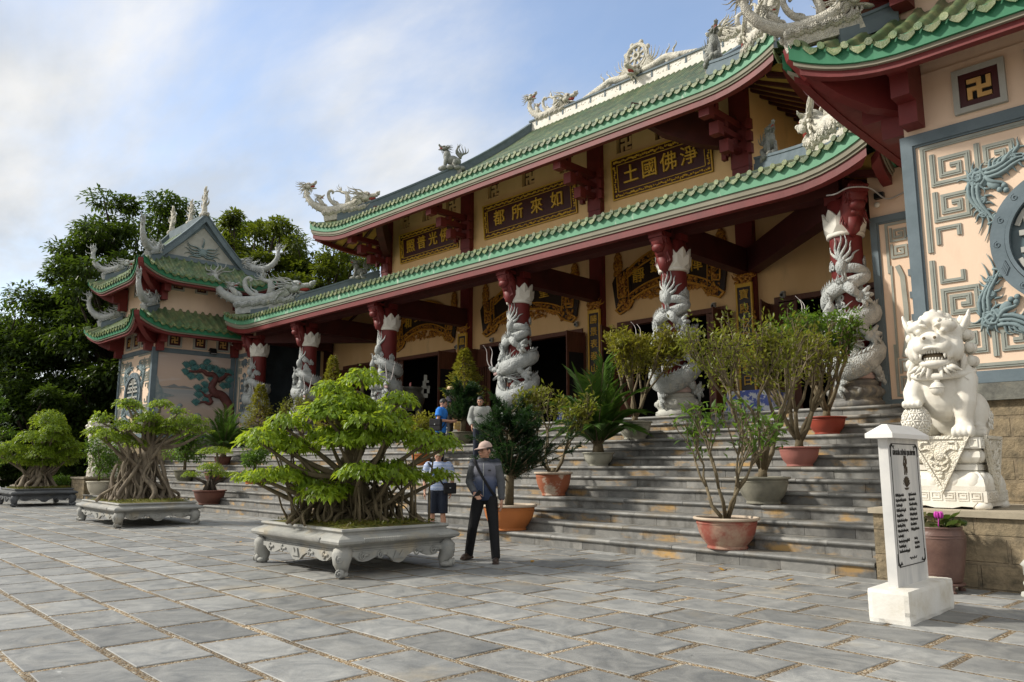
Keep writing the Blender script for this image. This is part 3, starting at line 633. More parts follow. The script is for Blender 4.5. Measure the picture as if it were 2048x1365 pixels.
for sx, x in ((-1, inner[0]), (1, inner[3])):
    b = MB(); M = Matrix.Translation((x, YW, 0)) @ Matrix.Rotation(PI / 4 if sx < 0 else -PI / 4, 4, 'Z')
    # corner hip beam
    pts = [(-0.2, 10.35), (-1.2, 10.45), (-2.2, 10.75), (-3.0, 11.25), (-3.25, 11.55), (-3.2, 11.75), (-1.0, 11.4), (-0.2, 11.3)]
    n = len(pts); vs = [M @ Vector((-0.15, y, z)) for y, z in pts] + [M @ Vector((0.15, y, z)) for y, z in pts]
    b.add(vs, [tuple(range(n)), tuple(range(2 * n - 1, n - 1, -1))] + [(i, i + n, (i + 1) % n + n, (i + 1) % n) for i in range(n)])
    hb(b, 'hip_beam', darkred)
# ---------------------------------------------------------------- dragons and other roof sculpture
def flame(mb, p, d, Ln, r, wave=0.18, up=(0, 0, 1), m=0, n=8, k=5, ph=0.0, flat=0.6, rise=0.0):
    """a tapering wavy lock / flame tongue"""
    p = Vector(p); d = Vector(d).normalized(); u = Vector(up); u = u - d * u.dot(d)
    if u.length < 1e-3: u = Vector((0, 1, 0)) - d * d.y
    u.normalize(); P = []; Rr = []
    for i in range(n):
        t = i / (n - 1); P.append(p + d * (Ln * t) + u * (Ln * (wave * math.sin(t * 2 * PI * 1.05 + ph) * (0.4 + 0.6 * t) + rise * t * t)))
        Rr.append(r * (1.0 - 0.93 * t ** 1.3) * (0.8 + 0.5 * math.sin(min(1, t * 2.5) * PI / 2)))
    mb.tube(P, Rr, k, m, True, flat)
def dragon_head(mb, M, s=1.0, mane=7, whisk=0, seed=1, m=0, mr=1, jaw=0.30):
    h = MB(); q = random.Random(seed)
    E_ = lambda c, r, mm=0, ry=0: h.ell(c, r, mm, 10, 7, Matrix.Rotation(ry, 3, 'Y'))
    E_((0, 0, 0), (0.40, 0.27, 0.28)); E_((0.46, 0, 0.06), (0.42, 0.19, 0.14), 0, -0.12); E_((0.80, 0, 0.17), (0.14, 0.18, 0.12)); E_((0.9, 0, 0.27), (0.06, 0.07, 0.06))
    E_((0.40, 0, -0.27), (0.40, 0.15, 0.075), 0, jaw); E_((0.36, 0, -0.10), (0.34, 0.13, 0.12), 1, 0.08)
    E_((0.10, 0, 0.25), (0.22, 0.14, 0.12))
    for y in (-1, 1):
        E_((0.20, y * 0.17, 0.20), (0.19, 0.10, 0.10), 0, 0.2); E_((0.27, y * 0.23, 0.13), (0.07, 0.06, 0.07), 2); E_((0.33, y * 0.26, 0.13), (0.03, 0.03, 0.03), 1)
        E_((0.82, y * 0.14, 0.20), (0.08, 0.06, 0.06)); E_((0.10, y * 0.26, -0.10), (0.20, 0.09, 0.14)); E_((-0.12, y * 0.30, 0.02), (0.16, 0.07, 0.12))
        for i in range(5): h.tube([(0.22 + i * 0.13, y * 0.14, -0.02 + 0.03 * i), (0.23 + i * 0.13, y * 0.14, -0.13 + 0.03 * i)], [0.035, 0.006], 5, 2)
        flame(h, (0.0, y * 0.14, 0.26), (-0.8, y * 0.25, 0.55), 0.75, 0.06, 0.12, (0, 0, 1))
        flame(h, (-0.02, y * 0.28, 0.10), (-0.6, y * 0.7, 0.3), 0.35, 0.10, 0.1)
        for i in range(mane):
            t = i / max(1, mane - 1); a = -0.9 + 1.75 * t
            flame(h, (-0.18, y * 0.22 * math.cos(a * 0.8), 0.24 * math.sin(a)), (-1.0, y * (0.45 - 0.2 * t), 0.95 * math.sin(a) + 0.1), q.uniform(0.6, 0.95), 0.075, q.uniform(0.08, 0.15), (0, 0, 1), ph=q.uniform(-0.6, 0.6))
        for i in range(3): flame(h, (0.30 - 0.16 * i, y * 0.10, -0.30 + 0.02 * i), (-0.35, y * 0.2, -0.8), q.uniform(0.3, 0.5), 0.05, 0.12, (1, 0, 0))
        if whisk: flame(h, (0.78, y * 0.15, 0.20), (0.22, y * 0.22, 1.0), whisk, 0.045, 0.10, (1, 0, 0), m=3, n=12)
    mb.join(h, M @ Matrix.Scale(s, 4))
def fins(mb, P, ups, size, every=2, m=0):
    """row of small pointed plates along a back; P points, ups outward directions"""
    for i in range(1, len(P) - 1, every):
        p = Vector(P[i]); t = (Vector(P[i + 1]) - Vector(P[i - 1])).normalized(); u = Vector(ups[i]).normalized(); sz = size[i] if hasattr(size, '__len__') else size
        w = t.cross(u).normalized() * (0.16 * sz); a = p - t * (0.5 * sz); b = p + t * (0.45 * sz); tip = p + u * sz - t * (0.55 * sz); mid = p + u * (0.35 * sz)
        vs = [a + w, a - w, b - w, b + w, tip, mid + w * 0.8, mid - w * 0.8]
        mb.add(vs, [(0, 1, 4), (1, 2, 4), (2, 3, 4), (3, 0, 4)], m, False)
def claw(mb, p, d, up, s, m=0):
    d = Vector(d).normalized(); up = Vector(up).normalized(); sd = d.cross(up)
    mb.ell(p, 0.11 * s, m, 8, 6)
    for a in (-0.9, -0.3, 0.3, 0.9):
        v = d * math.cos(a) + sd * math.sin(a); P0 = Vector(p)
        mb.tube([P0, P0 + v * 0.16 * s + up * 0.05 * s, P0 + v * 0.28 * s - up * 0.02 * s, P0 + v * 0.34 * s - up * 0.10 * s], [0.06 * s, 0.055 * s, 0.035 * s, 0.008 * s], 6, m)
def swirl(mb, c, r, n, up, m=0, turns=1.4, th=0.25):
    """little relief cloud curl of radius r lying in the plane with normal n"""
    n = Vector(n).normalized(); u = Vector(up); u = (u - n * u.dot(n)).normalized(); w = n.cross(u); P = []; Rr = []
    for i in range(12):
        t = i / 11; a = t * turns * 2 * PI; q = r * (1 - 0.8 * t); P.append(Vector(c) + u * (math.cos(a) * q) + w * (math.sin(a) * q) + n * (t * r * 0.25)); Rr.append(r * th * (1 - 0.3 * t))
    mb.tube(P, Rr, 5, m)
REDM = mat('mouth_red', (0.30, 0.045, 0.03), None, 0.6)
def hip_dragon(seed=1, tail='flame', L_=1.0):
    """lying dragon: head at +x looking along the ridge, tail reared up at -x"""
    mb = MB(); q = random.Random(seed)
    ctl = [(1.15, 0, 0.60, 0.26), (0.75, 0, 0.42, 0.27), (0.25, 0, 0.32, 0.25), (-0.35, 0, 0.30, 0.23), (-0.95, 0, 0.42, 0.20), (-1.45, 0, 0.80, 0.17), (-1.72, 0, 1.30, 0.14), (-1.70, 0, 1.72, 0.10)]
    C = cr(ctl, 5); P = [c[:3] for c in C]; mb.tube(P, [c[3] for c in C], 10)
    ups = []
    for i in range(len(P)):
        t = Vector(P[min(i + 1, len(P) - 1)]) - Vector(P[max(i - 1, 0)]); ups.append(Vector((t.z, 0, -t.x)) * (-1 if t.x > 0 else 1) if False else Vector((t.z, 0, -t.x)))
    # fins on the outer (convex, lower-left) side of the reared tail and on top of the back
    k = len(P)
    fins(mb, P[k // 2:], [-u if u.z > 0 else u for u in ups[k // 2:]], 0.26, 2)
    dragon_head(mb, Matrix.Translation((1.35, 0, 0.72)) @ Matrix.Rotation(0.05, 4, 'Y'), 0.95, 7, 0, seed)
    e = Vector(P[-1])
    if tail == 'head': dragon_head(mb, Matrix.Translation(e + Vector((0.05, 0, 0.12))) @ Matrix.Rotation(-0.15, 4, 'Y'), 0.62, 6, 0, seed + 5)
    else:
        for i in range(9): flame(mb, e + Vector((0, 0, -0.08)), (math.cos(0.5 + 0.34 * i), q.uniform(-0.25, 0.25), math.sin(0.5 + 0.34 * i)), q.uniform(0.45, 0.85), 0.075, 0.14, (0, 0, 1), ph=q.uniform(-0.5, 0.5))
    # raised foreleg with a claw, scroll and flames along the back
    mb.tube([(0.40, 0, 0.45), (0.48, 0, 0.85), (0.42, 0, 1.15), (0.15, 0, 1.25)], [0.17, 0.14, 0.11, 0.08], 8)
    for i in range(5): flame(mb, (0.15, 0, 1.22), (-0.9 + 0.25 * i, q.uniform(-.2, .2), 0.35 + 0.25 * i), q.uniform(0.35, 0.6), 0.06, 0.12)
    for i in range(4): flame(mb, (0.47, 0, 1.05), (-0.1 + 0.35 * i, 0, 0.8), 0.35, 0.05, 0.1)
    P2 = cr([(0.15, 0, 0.45), (-0.25, 0, 0.58), (-0.52, 0, 0.92), (-0.55, 0, 1.28), (-0.40, 0, 1.42), (-0.28, 0, 1.32), (-0.36, 0, 1.24)], 4)
    mb.tube(P2, [0.13 - 0.08 * i / len(P2) for i in range(len(P2))], 7)
    for x in (-0.1, -0.75, -1.05): flame(mb, (x, 0, 0.5), (-0.35, q.uniform(-.2, .2), 0.9), q.uniform(0.5, 0.75), 0.09, 0.15)
    # a small whelp riding on the tail
    mb.tube([(-0.85, 0, 0.5), (-1.0, 0, 0.85), (-1.15, 0, 1.05)], [0.1, 0.12, 0.1], 7); dragon_head(mb, Matrix.Translation((-1.08, 0, 1.15)), 0.34, 5, 0, seed + 9)
    # cloud bank underneath
    for i in range(17):
        x = -0.9 + 2.2 * i / 16
        for y in (-1, 1): mb.ell((x, y * 0.16, 0.14 + 0.04 * math.sin(i * 2.1)), (0.13, 0.13, 0.15), 0, 8, 5); swirl(mb, (x, y * 0.27, 0.15 + 0.05 * math.sin(i * 2.1)), 0.085, (0, y, 0.2), (0, 0, 1))
    mb.bx(-0.95, 1.45, -0.16, 0.16, -0.30, 0.10)
    mb.v = [(x * L_, y, z) for x, y, z in mb.v]
    return mb
def lion_dog(seed=2):
    mb = MB()
    mb.ell((0, 0, 0.48), (0.34, 0.20, 0.24)); mb.ell((0.25, 0, 0.70), (0.19, 0.18, 0.30)); mb.ell((-0.25, 0, 0.40), (0.2, 0.2, 0.22))
    dragon_head(mb, Matrix.Translation((0.34, 0, 1.08)) @ Matrix.Rotation(-0.35, 4, 'Y'), 0.42, 5, 0, seed)
    for y in (-1, 1):
        mb.tube([(0.28, y * 0.13, 0.6), (0.34, y * 0.14, 0.3), (0.36, y * 0.14, 0.08), (0.46, y * 0.14, 0.05)], [0.09, 0.075, 0.07, 0.06], 7); mb.tube([(-0.2, y * 0.16, 0.4), (-0.10, y * 0.2, 0.2), (-0.22, y * 0.2, 0.06), (-0.08, y * 0.2, 0.04)], [0.14, 0.10, 0.07, 0.05], 7)
    for i in range(6): flame(mb, (-0.38, 0, 0.55), (-0.7 + 0.2 * i, 0.1 * (i - 2.5), 1.0), 0.75, 0.08, 0.16, (1, 0, 0), ph=i)
    for i in range(9):
        a = i * 0.7; mb.ell((0.5 * math.cos(a), 0.2 * math.sin(a), 0.05), (0.2, 0.13, 0.13), 0, 8, 5)
    mb.bx(-0.5, 0.5, -0.15, 0.15, -0.3, 0.05)
    return mb
def tower_dragon(seed=3):
    """slender corner dragon whose scaly tail sweeps up to a flame crest"""
    mb = MB(); q = random.Random(seed)
    ctl = [(0.75, 0, 0.24, 0.17), (0.3, 0, 0.20, 0.17), (-0.1, 0, 0.26, 0.16), (-0.45, 0, 0.52, 0.15), (-0.62, 0, 0.95, 0.12), (-0.56, 0, 1.30, 0.09), (-0.38, 0, 1.50, 0.06)]
    C = cr(ctl, 4); P = [c[:3] for c in C]; mb.tube(P, [c[3] for c in C], 8)
    k = len(P); ups = [Vector((-1, 0, -0.2))] * k; fins(mb, P[k // 3:], ups[k // 3:], 0.18, 2)
    dragon_head(mb, Matrix.Translation((0.85, 0, 0.30)) @ Matrix.Rotation(0.12, 4, 'Y'), 0.55, 6, 0, seed)
    for i in range(8): flame(mb, P[-1 - i], (q.uniform(-1.1, 0.6), q.uniform(-.25, .25), 0.9), q.uniform(0.3, 0.5), 0.06, 0.15, ph=q.uniform(-1, 1))
    for i in range(8): flame(mb, (0.45 - 0.13 * i, 0, 0.3), (-0.45, q.uniform(-.3, .3), 0.9), q.uniform(0.28, 0.5), 0.07, 0.15, ph=q.uniform(-1, 1))
    for i in range(10):
        for y in (-1, 1): swirl(mb, (0.75 - 0.11 * i, y * 0.15, 0.10), 0.075, (0, y, 0.2), (0, 0, 1))
    mb.bx(-0.4, 0.8, -0.10, 0.10, -0.25, 0.15)
    return mb
def ridge_flame(seed=4):
    """upright flame crest with a bird like tail"""
    mb = MB(); q = random.Random(seed)
    mb.tube([(0, 0, -0.1), (0.05, 0, 0.4), (0.0, 0, 0.9), (0.12, 0, 1.5)], [0.16, 0.12, 0.08, 0.03], 7)
    for i in range(14): flame(mb, (0.02, 0, 0.1 + 0.085 * i), (q.choice((-1, 1)) * q.uniform(0.35, 1.0), q.uniform(-.25, .25), 1.0), q.uniform(0.38, 0.62) * (1.15 - i * 0.035), 0.085, 0.14, ph=q.uniform(-1, 1))
    for i in range(6): mb.ell((q.uniform(-.3, .3), q.uniform(-.1, .1), 0.05), (0.15, 0.12, 0.12), 0, 8, 5)
    return mb
def dragon_mesh(fn, name, m):
    mb = fn(); o = mb.build(name, [m, REDM, m, m]); me = o.data; bpy.data.objects.remove(o); return me
hipd_w = dragon_mesh(lambda: hip_dragon(1, 'head'), 'ridge_dragon', dstone_w)
hipd_l = dragon_mesh(lambda: hip_dragon(2, 'flame', 1.18), 'ridge_dragon', dstone)
hipd_d = dragon_mesh(lambda: hip_dragon(3, 'flame'), 'ridge_dragon', dstone_d)
dog_me = dragon_mesh(lion_dog, 'guardian_beast', dstone_d)
tow_me = dragon_mesh(tower_dragon, 'corner_dragon', dstone)
flm_me = dragon_mesh(ridge_flame, 'flame_crest', dstone_w)
def put(me, name, loc, ang, s, parent, origin, tilt=0.0, sy=1.0, mats=None):
    o = obj(name, me, parent); o.location = Vector(loc) - origin; o.rotation_euler = (0, tilt, ang); o.scale = (s, s * sy, s); return o
# lower roof hips
for sx in (-1, 1):
    p = low[0].pt(sx * (HL1 - 1.0), 1.0, 0.34); ang = math.atan2(1, -sx)
    put(hipd_l if sx < 0 else hipd_w, 'ridge_dragon', p, ang, 0.95, roof1, H0, -0.10)
    p = low[0].pt(sx * (HL1 - 4.1), 4.1, 0.30); put(dog_me, 'guardian_beast', p, ang + PI, 0.7, roof1, H0)
    p = upr[0].pt(sx * (HL2 - 0.85), 0.85, 0.34); put(hipd_w, 'ridge_dragon', p, ang, 0.82, roof2, H0, -0.16)
    p = upr[0].pt(sx * (HL2 - 4.3), 4.3, 0.42); put(dog_me, 'guardian_beast', p, ang + PI, 0.92, roof2, H0)
    p = Vector((XC + sx * 5.3, 26.8, ZR + 0.35)); put(hipd_w, 'ridge_dragon', p, 0 if sx < 0 else PI, 0.80, roof2, H0)
# wheel of the law on the main ridge
wb = MB(); c = (XC, 26.8, ZR + 1.50)
def ringy(mb, c, r0, r1, d, m=0, n=40):
    vs = []
    for i in range(n):
        a = 2 * PI * i / n
        for r, y in ((r0, -d), (r1, -d), (r1, d), (r0, d)): vs.append((c[0] + r * math.cos(a), c[1] + y, c[2] + r * math.sin(a)))
    mb.add(vs, [(i * 4 + k, i * 4 + (k + 1) % 4, ((i + 1) % n) * 4 + (k + 1) % 4, ((i + 1) % n) * 4 + k) for i in range(n) for k in range(4)], m)
ringy(wb, c, 0.43, 0.60, 0.09); ringy(wb, c, 0.47, 0.50, 0.11); ringy(wb, c, 0.10, 0.19, 0.11)
for i in range(8):
    a = PI / 8 + i * PI / 4; M = Matrix.Translation(c) @ Matrix.Rotation(-a, 4, 'Y')
    wb.bx(0.17, 0.45, -0.06, 0.06, -0.045, 0.045, 0, M); wb.ell((c[0] + 0.64 * math.cos(a), c[1], c[2] + 0.64 * math.sin(a)), (0.12, 0.10, 0.12), 0, 8, 6)
q5 = random.Random(5)
h = MB(); dragon_head(h, Matrix.Identity(4), 0.75, 6, 0, 8); wb.join(h, Matrix.Translation((XC, 26.62, ZR + 0.68)) @ Matrix.Rotation(-PI / 2, 4, 'Z'))
for sx in (-1, 1):
    for i in range(7): flame(wb, (XC + sx * 0.35, 26.75, ZR + 0.75), (sx * (1.0 - 0.08 * i), 0, 0.12 + 0.22 * i), 1.25 - 0.05 * i, 0.07, 0.13, (0, 0, 1), ph=i * 0.3)
    wb.tube(cr([(XC + sx * 0.3, 26.8, ZR + 0.68), (XC + sx * 0.9, 26.8, ZR + 0.72), (XC + sx * 1.5, 26.8, ZR + 0.85), (XC + sx * 1.9, 26.8, ZR + 0.70), (XC + sx * 2.3, 26.8, ZR + 0.6)], 4), 0.17, 8)
    wb.tube([(XC + sx * 1.5, 26.8, ZR + 0.8), (XC + sx * 1.7, 26.8, ZR + 0.5)], 0.1, 6)
    for i in range(9): wb.ell((XC + sx * (1.7 + 0.16 * i), 26.8, ZR + 0.78 - 0.03 * i), (0.20, 0.15, 0.22 - 0.014 * i), 0, 8, 5)
    for i in range(2): flame(wb, (XC + sx * (1.55 + 0.35 * i), 26.8, ZR + 0.95), (sx * 0.3, 0, 1), 0.5, 0.06, 0.15)
hb(wb, 'dharma_wheel', [dstone_w, REDM, dstone_w, dstone_w], roof2)
# ---- dragon columns ----------------------------------------------------------
def dragon_column(x0, mir, idx):
    """column at x0; mir=+1 for the right half (heads towards the centre of the hall), -1 mirrored"""
    e = thing('dragon_column', None, None); e.parent = hall; e.location = Vector((x0, YC, ZP)) - H0; e.scale = (0.75, 0.75, 1.0)
    for k_ in ('label', 'category'):
        if k_ in e: del e[k_]
    bs = MB(); pale = idx in (1, 2)
    bs.lathe([(0.0, 0), (0.70, 0), (0.72, 0.03), (0.72, 0.10), (0.66, 0.13), (0.60, 0.17), (0.66, 0.20), (0.71, 0.26), (0.71, 0.33), (0.65, 0.40), (0.56, 0.44), (0.60, 0.47), (0.60, 0.52), (0.5, 0.56), (0, 0.56)], 28)
    for i in range(12):
        a = 2 * PI * i / 12; bs.ell((0.66 * math.cos(a), 0.66 * math.sin(a), 0.30), (0.10, 0.10, 0.075), 0, 8, 5)
    bs.build('column_base', palestone if pale else MATS['column_base_dark'], e)
    pk = MB(); pk.lathe([(0.46, 0.55), (0.55, 0.58), (0.57, 0.68), (0.55, 0.80), (0.48, 0.86)], 24)
    for i in range(14):
        a = 2 * PI * i / 14; swirl(pk, (0.56 * math.cos(a), 0.56 * math.sin(a), 0.68 + 0.05 * (i % 2)), 0.10, (math.cos(a), math.sin(a), 0), (0, 0, 1))
    pk.build('cloud_collar', pinkstone, e)
    sh = MB(); sh.lathe([(0.42, 0.80), (0.42, 3.62), (0.42, 4.3), (0.0, 4.3)], 28); sh.build('shaft', redp, e)
    lp = MB(); nn = 8
    lp.lathe([(0.455, 3.52), (0.50, 3.54), (0.50, 3.60), (0.455, 3.62)], 24)
    for ring, (rr, h, zt) in enumerate(((0.475, 0.40, 3.54), (0.445, 0.56, 3.54))):
        for i in range(nn):
            a = 2 * PI * (i + 0.5 * ring) / nn; w = 0.21
            P = [(-w, 0, 0.0), (-w * 1.12, 0.07, 0.62), (-0.10, 0.10, 0.88), (0, 0.13, 1.0), (0.10, 0.10, 0.88), (w * 1.12, 0.07, 0.62), (w, 0, 0)]
            M = Matrix.Rotation(a, 4, 'Z') @ Matrix.Translation((0, 0, zt)) @ Matrix.Rotation(0, 4, 'X')
            f = [M @ Vector((rr + y * 1.0 - abs(x) * abs(x) * 0.9, x, z * h)) for x, y, z in P]; b = [M @ Vector((rr - 0.05 + y - abs(x) * abs(x) * 0.9, x, z * h)) for x, y, z in P]; mid = M @ Vector((rr + 0.11, 0, 0.45 * h))
            lp.add(f + b + [mid], [(14, i_, i_ + 1) for i_ in range(6)] + [(14, 6, 0)] + [(7, 13, 12, 11, 10, 9, 8)] + [(i_, i_ + 7, (i_ + 1) % 7 + 7, (i_ + 1) % 7) for i_ in range(7)])
    lp.build('lotus_capital', whitep, e)
    # red bracket: carved beast head reaching out to the eave beam
    br = MB()
    if idx in (0, 5): dirs = (Vector(((1 if idx == 0 else -1) * 0.7, -0.7, 0)),)
    else: dirs = (Vector((0, -1, 0)),)
    for d in dirs:
        t = MB()
        t.tube([(0.15, 0, 3.62), (0.42, 0, 3.80), (0.55, 0, 4.05), (0.72, 0, 4.28), (0.95, 0, 4.36)], [0.20, 0.30, 0.32, 0.30, 0.26], 10, 0, True, 0.9)
        t.tube([(0.35, 0, 3.45), (0.52, 0, 3.62), (0.55, 0, 3.85)], [0.02, 0.18, 0.24], 8)
        for z, x, r in ((4.16, 0.78, 0.20), (4.06, 0.76, 0.16)):
            for yy in (-1, 1): swirl(t, (x, yy * 0.27, z + 0.12), 0.09, (0, yy, 0), (0, 0, 1))
        for k_ in range(4): t.bx(0.80 - 0.04 * k_, 1.02 - 0.05 * k_, -0.26 + 0.015 * k_, 0.26 - 0.015 * k_, 4.30 - 0.085 * k_, 4.37 - 0.085 * k_)
        for k_ in range(9): t.ell((1.0, -0.24 + 0.06 * k_, 4.42), 0.04, 0, 6, 4)
        for k_ in range(10):
            a = -1.2 + 2.4 * k_ / 9; flame(t, (0.50 + 0.02 * k_, 0.24 * math.sin(a), 4.0), (0.2, 0.5 * math.sin(a), -1), 0.35, 0.05, 0.12, (1, 0, 0))
        t.ell((0.85, 0, 4.05), (0.18, 0.22, 0.12)); t.ell((0.70, 0, 3.92), (0.16, 0.16, 0.08))
        t.bx(-0.05, 1.0, -0.22, 0.22, 4.36, 4.45)
        br.join(t, Matrix.Rotation(math.atan2(d.y, d.x), 4, 'Z'))
    br.bx(-0.45, 0.45, -0.2, 0.2, 4.28, 4.46); br.build('carved_bracket', redp, e)
    # the dragon: theta measured from the front (-Y), positive towards +X on the right half
    cyl = lambda th, r, z: Vector((mir * math.sin(R(th)) * r, -math.cos(R(th)) * r, z))
    d = MB(); BR = 0.86
    ctl = [(5, 2.80, .12, .49), (45, 2.80, .15, .51), (80, 2.68, .17, .53), (40, 2.52, .18, .55), (-20, 2.38, .18, .56), (-60, 2.22, .19, .59), (-110, 2.10, .20, .58), (-170, 2.08, .20, .58), (-220, 2.02, .21, .58), (-260, 1.92, .22, .60),
           (-300, 1.80, .22, .62), (-345, 1.66, .22, .64), (-385, 1.62, .21, .63), (-420, 1.60, .20, .58), (-480, 1.50, .20, .57), (-540, 1.36, .21, .57), (-600, 1.26, .22, .60), (-640, 1.06, .23, .63), (-680, 0.84, .23, .66), (-722, 0.74, .23, .68), (-762, 0.92, .22, .70), (-775, 1.22, .19, .68), (-768, 1.42, .17, .66)]
    C = cr(ctl, 5); P = [cyl(c[0], c[3], c[1]) for c in C]; Rr = [c[2] * (0.70 if c[1] > 2.7 else 0.70 + 0.32 * min(1, (2.7 - c[1]) / 0.9)) for c in C]; d.tube(P, Rr, 10)
    ups = [(Vector((p.x, p.y, 0)).normalized() * 0.55 + Vector((0, 0, 1))) for p in P]; n0 = 18; fins(d, [Vector(p) + u.normalized() * r * 0.8 for p, u, r in zip(P, ups, Rr)][n0:], ups[n0:], 0.15, 1)
    # tail flames spreading up the shaft
    d.ell(cyl(4, 0.50, 2.84), 0.17, 0, 10, 7)
    for i in range(6):
        a = -1.0 + 2.3 * i / 5; n = 11; Ln = 0.72 - 0.12 * abs(a); PP = []; RR = []
        for j in range(n):
            t = j / (n - 1); th = 4 + math.degrees(a) * 0.85 * t * (0.7 + 0.3 * t) + 7 * math.sin(t * 7 + i); PP.append(cyl(th, 0.47, 2.86 + Ln * t * math.cos(a * 0.75) + 0.02)); RR.append(0.068 * (1 - 0.85 * t))
        d.tube(PP, RR, 6)
    # clouds clinging to the shaft
    qq = random.Random(idx + 4)
    for i in range(46):
        th = qq.uniform(-110, 170); z = qq.uniform(0.85, 3.05)
        for j in range(3): swirl(d, cyl(th + 9 * j, 0.44, z + 0.05 * (j % 2)), 0.085, cyl(th + 9 * j, 1, 0), (0, 0, 1), th=0.35)
    # legs and claws
    for th, z, dth in ((35, 1.52, 25), (60, 0.72, 30), (10, 0.55, -25), (15, 2.30, 30), (-25, 1.95, -20)):
        d.tube([cyl(th, 0.62, z + 0.15), cyl(th + dth * 0.5, 0.70, z), cyl(th + dth, 0.64, z - 0.10)], [0.13, 0.11, 0.07], 8)
        claw(d, cyl(th + dth, 0.64, z - 0.10), cyl(th + dth + 60, 1, -0.2), cyl(th + dth, 1, 0), 1.15)
        for j in range(4): flame(d, cyl(th, 0.60, z + 0.12), cyl(th - 70 + 25 * j, 1, 0.5 + 0.25 * j), 0.34, 0.06, 0.14, ph=j)
    # head
    base = cyl(-44, 0.64, 1.60); fw = (cyl(-62, 1, 0) * 0.9 + cyl(-140, 1, 0) * 0.25).normalized(); zv = Vector((0, 0, 1)); yv = zv.cross(fw).normalized()
    M = Matrix((fw.to_4d(), yv.to_4d(), zv.to_4d(), (0, 0, 0, 1))).transposed(); M.translation = base
    dragon_head(d, M @ Matrix.Rotation(0.12, 4, 'Y'), 0.64, 8, 1.15, idx + 20)
    for i in range(9):  # long mane swept back round the shaft
        z0 = 1.35 + 0.07 * i; PP = []; RR = []
        for j in range(8):
            t = j / 7; PP.append(cyl(-34 + 105 * t * (1 - 0.05 * i), 0.60 - 0.08 * t, z0 + (0.04 * i - 0.15) * t + 0.05 * math.sin(t * 6 + i))); RR.append(0.055 * (1 - 0.9 * t))
        d.tube(PP, RR, 5)
    d.build('coiled_dragon', [dstone, MATS['pinkish'], dstone, MATS['whisker_white']], e)
    return e
mat('column_base_dark', (0.17, 0.165, 0.15), (0.10, 0.10, 0.10), 0.6, 4.0, 0.3, 20, stain=(0.40, 0.36, 0.27), sscale=3.0, slo=0.52, shi=0.72)
mat('pinkish', (0.55, 0.38, 0.36), None, 0.7); mat('whisker_white', (0.75, 0.70, 0.68), None, 0.6)
for i, x in enumerate(CX6): dragon_column(x, 1 if i < 3 else -1, i)
# ---------------------------------------------------------------- flanking towers
blockm = brickmat('rough_stone_blocks', ((0.34, 0.265, 0.165), (0.25, 0.20, 0.125)), (0.30, 0.235, 0.15), 1.0, 0.62, 0.29, 0.022, 0.9, 1.0, stain=(0.045, 0.042, 0.03))
plinthm = mat('weathered_plinth', (0.20, 0.20, 0.17), (0.09, 0.09, 0.08), 0.8, 5.0, 0.4, 25, stain=(0.32, 0.28, 0.20), sscale=2.0, slo=0.55, shi=0.75)
winm = mat('dark_window', (0.08, 0.12, 0.135), None, 0.3)
mat('ochre_lattice', (0.62, 0.37, 0.13), None, 0.7)
frameg = mat('pale_grey_frame', (0.40, 0.40, 0.37), (0.33, 0.33, 0.30), 0.8, 3.0)
tealm = mat('teal_pine', (0.075, 0.20, 0.19), (0.045, 0.13, 0.135), 0.7, 9.0, 0.3, 30); barkr = mat('painted_bark', (0.115, 0.035, 0.03), (0.07, 0.022, 0.02), 0.65, 5.0, 0.3, 20)
def muralmat():
    m = bpy.data.materials.new('painted_lake_scene'); m.use_nodes = True; nt = m.node_tree; b = nt.nodes['Principled BSDF']; b.inputs['Roughness'].default_value = 0.8
    tc = N(nt, 'ShaderNodeTexCoord'); s = N(nt, 'ShaderNodeSeparateXYZ'); L(nt, tc.outputs['Object'], s.inputs[0])
    rp = N(nt, 'ShaderNodeValToRGB'); mr = N(nt, 'ShaderNodeMapRange', inp={1: 2.7, 2: 6.2}); L(nt, s.outputs['Z'], mr.inputs[0]); L(nt, mr.outputs[0], rp.inputs[0]); e = rp.color_ramp.elements
    e[0].color = (0.30, 0.25, 0.20, 1); e[1].color = (0.43, 0.35, 0.31, 1)
    for p, c in ((0.30, (0.42, 0.33, 0.27, 1)), (0.43, (0.36, 0.33, 0.31, 1)), (0.53, (0.27, 0.29, 0.30, 1)), (0.58, (0.47, 0.36, 0.29, 1)), (0.78, (0.50, 0.38, 0.31, 1))):
        q = e.new(p); q.color = c
    mp = N(nt, 'ShaderNodeMapping', inp={'Scale': (1, 0.5, 1.9)}); L(nt, tc.outputs['Object'], mp.inputs[0])
    n = N(nt, 'ShaderNodeTexNoise', inp={'Scale': 1.6, 'Detail': 6.0, 'Distortion': 1.0}); L(nt, mp.outputs[0], n.inputs[0])
    r = N(nt, 'ShaderNodeMapRange', inp={1: 0.56, 2: 0.72, 3: 0.0, 4: 0.5}); L(nt, n.outputs[0], r.inputs[0])
    x = N(nt, 'ShaderNodeMix', data_type='RGBA'); L(nt, r.outputs[0], x.inputs[0]); L(nt, rp.outputs[0], x.inputs[6]); x.inputs[7].default_value = (0.52, 0.49, 0.48, 1)
    L(nt, x.outputs[2], b.inputs['Base Color']); return m
muralm = muralmat(); mountm = mat('painted_mountain', (0.17, 0.19, 0.20), (0.23, 0.24, 0.24), 0.8, 3.0); shorem = mat('painted_shore', (0.14, 0.20, 0.22), (0.28, 0.30, 0.29), 0.8, 6.0)
prof3 = lambda b: 0.70 * b + 0.05 * b * b
prof4 = lambda b: 0.75 * b + 0.08 * b * b
YF = 12.35
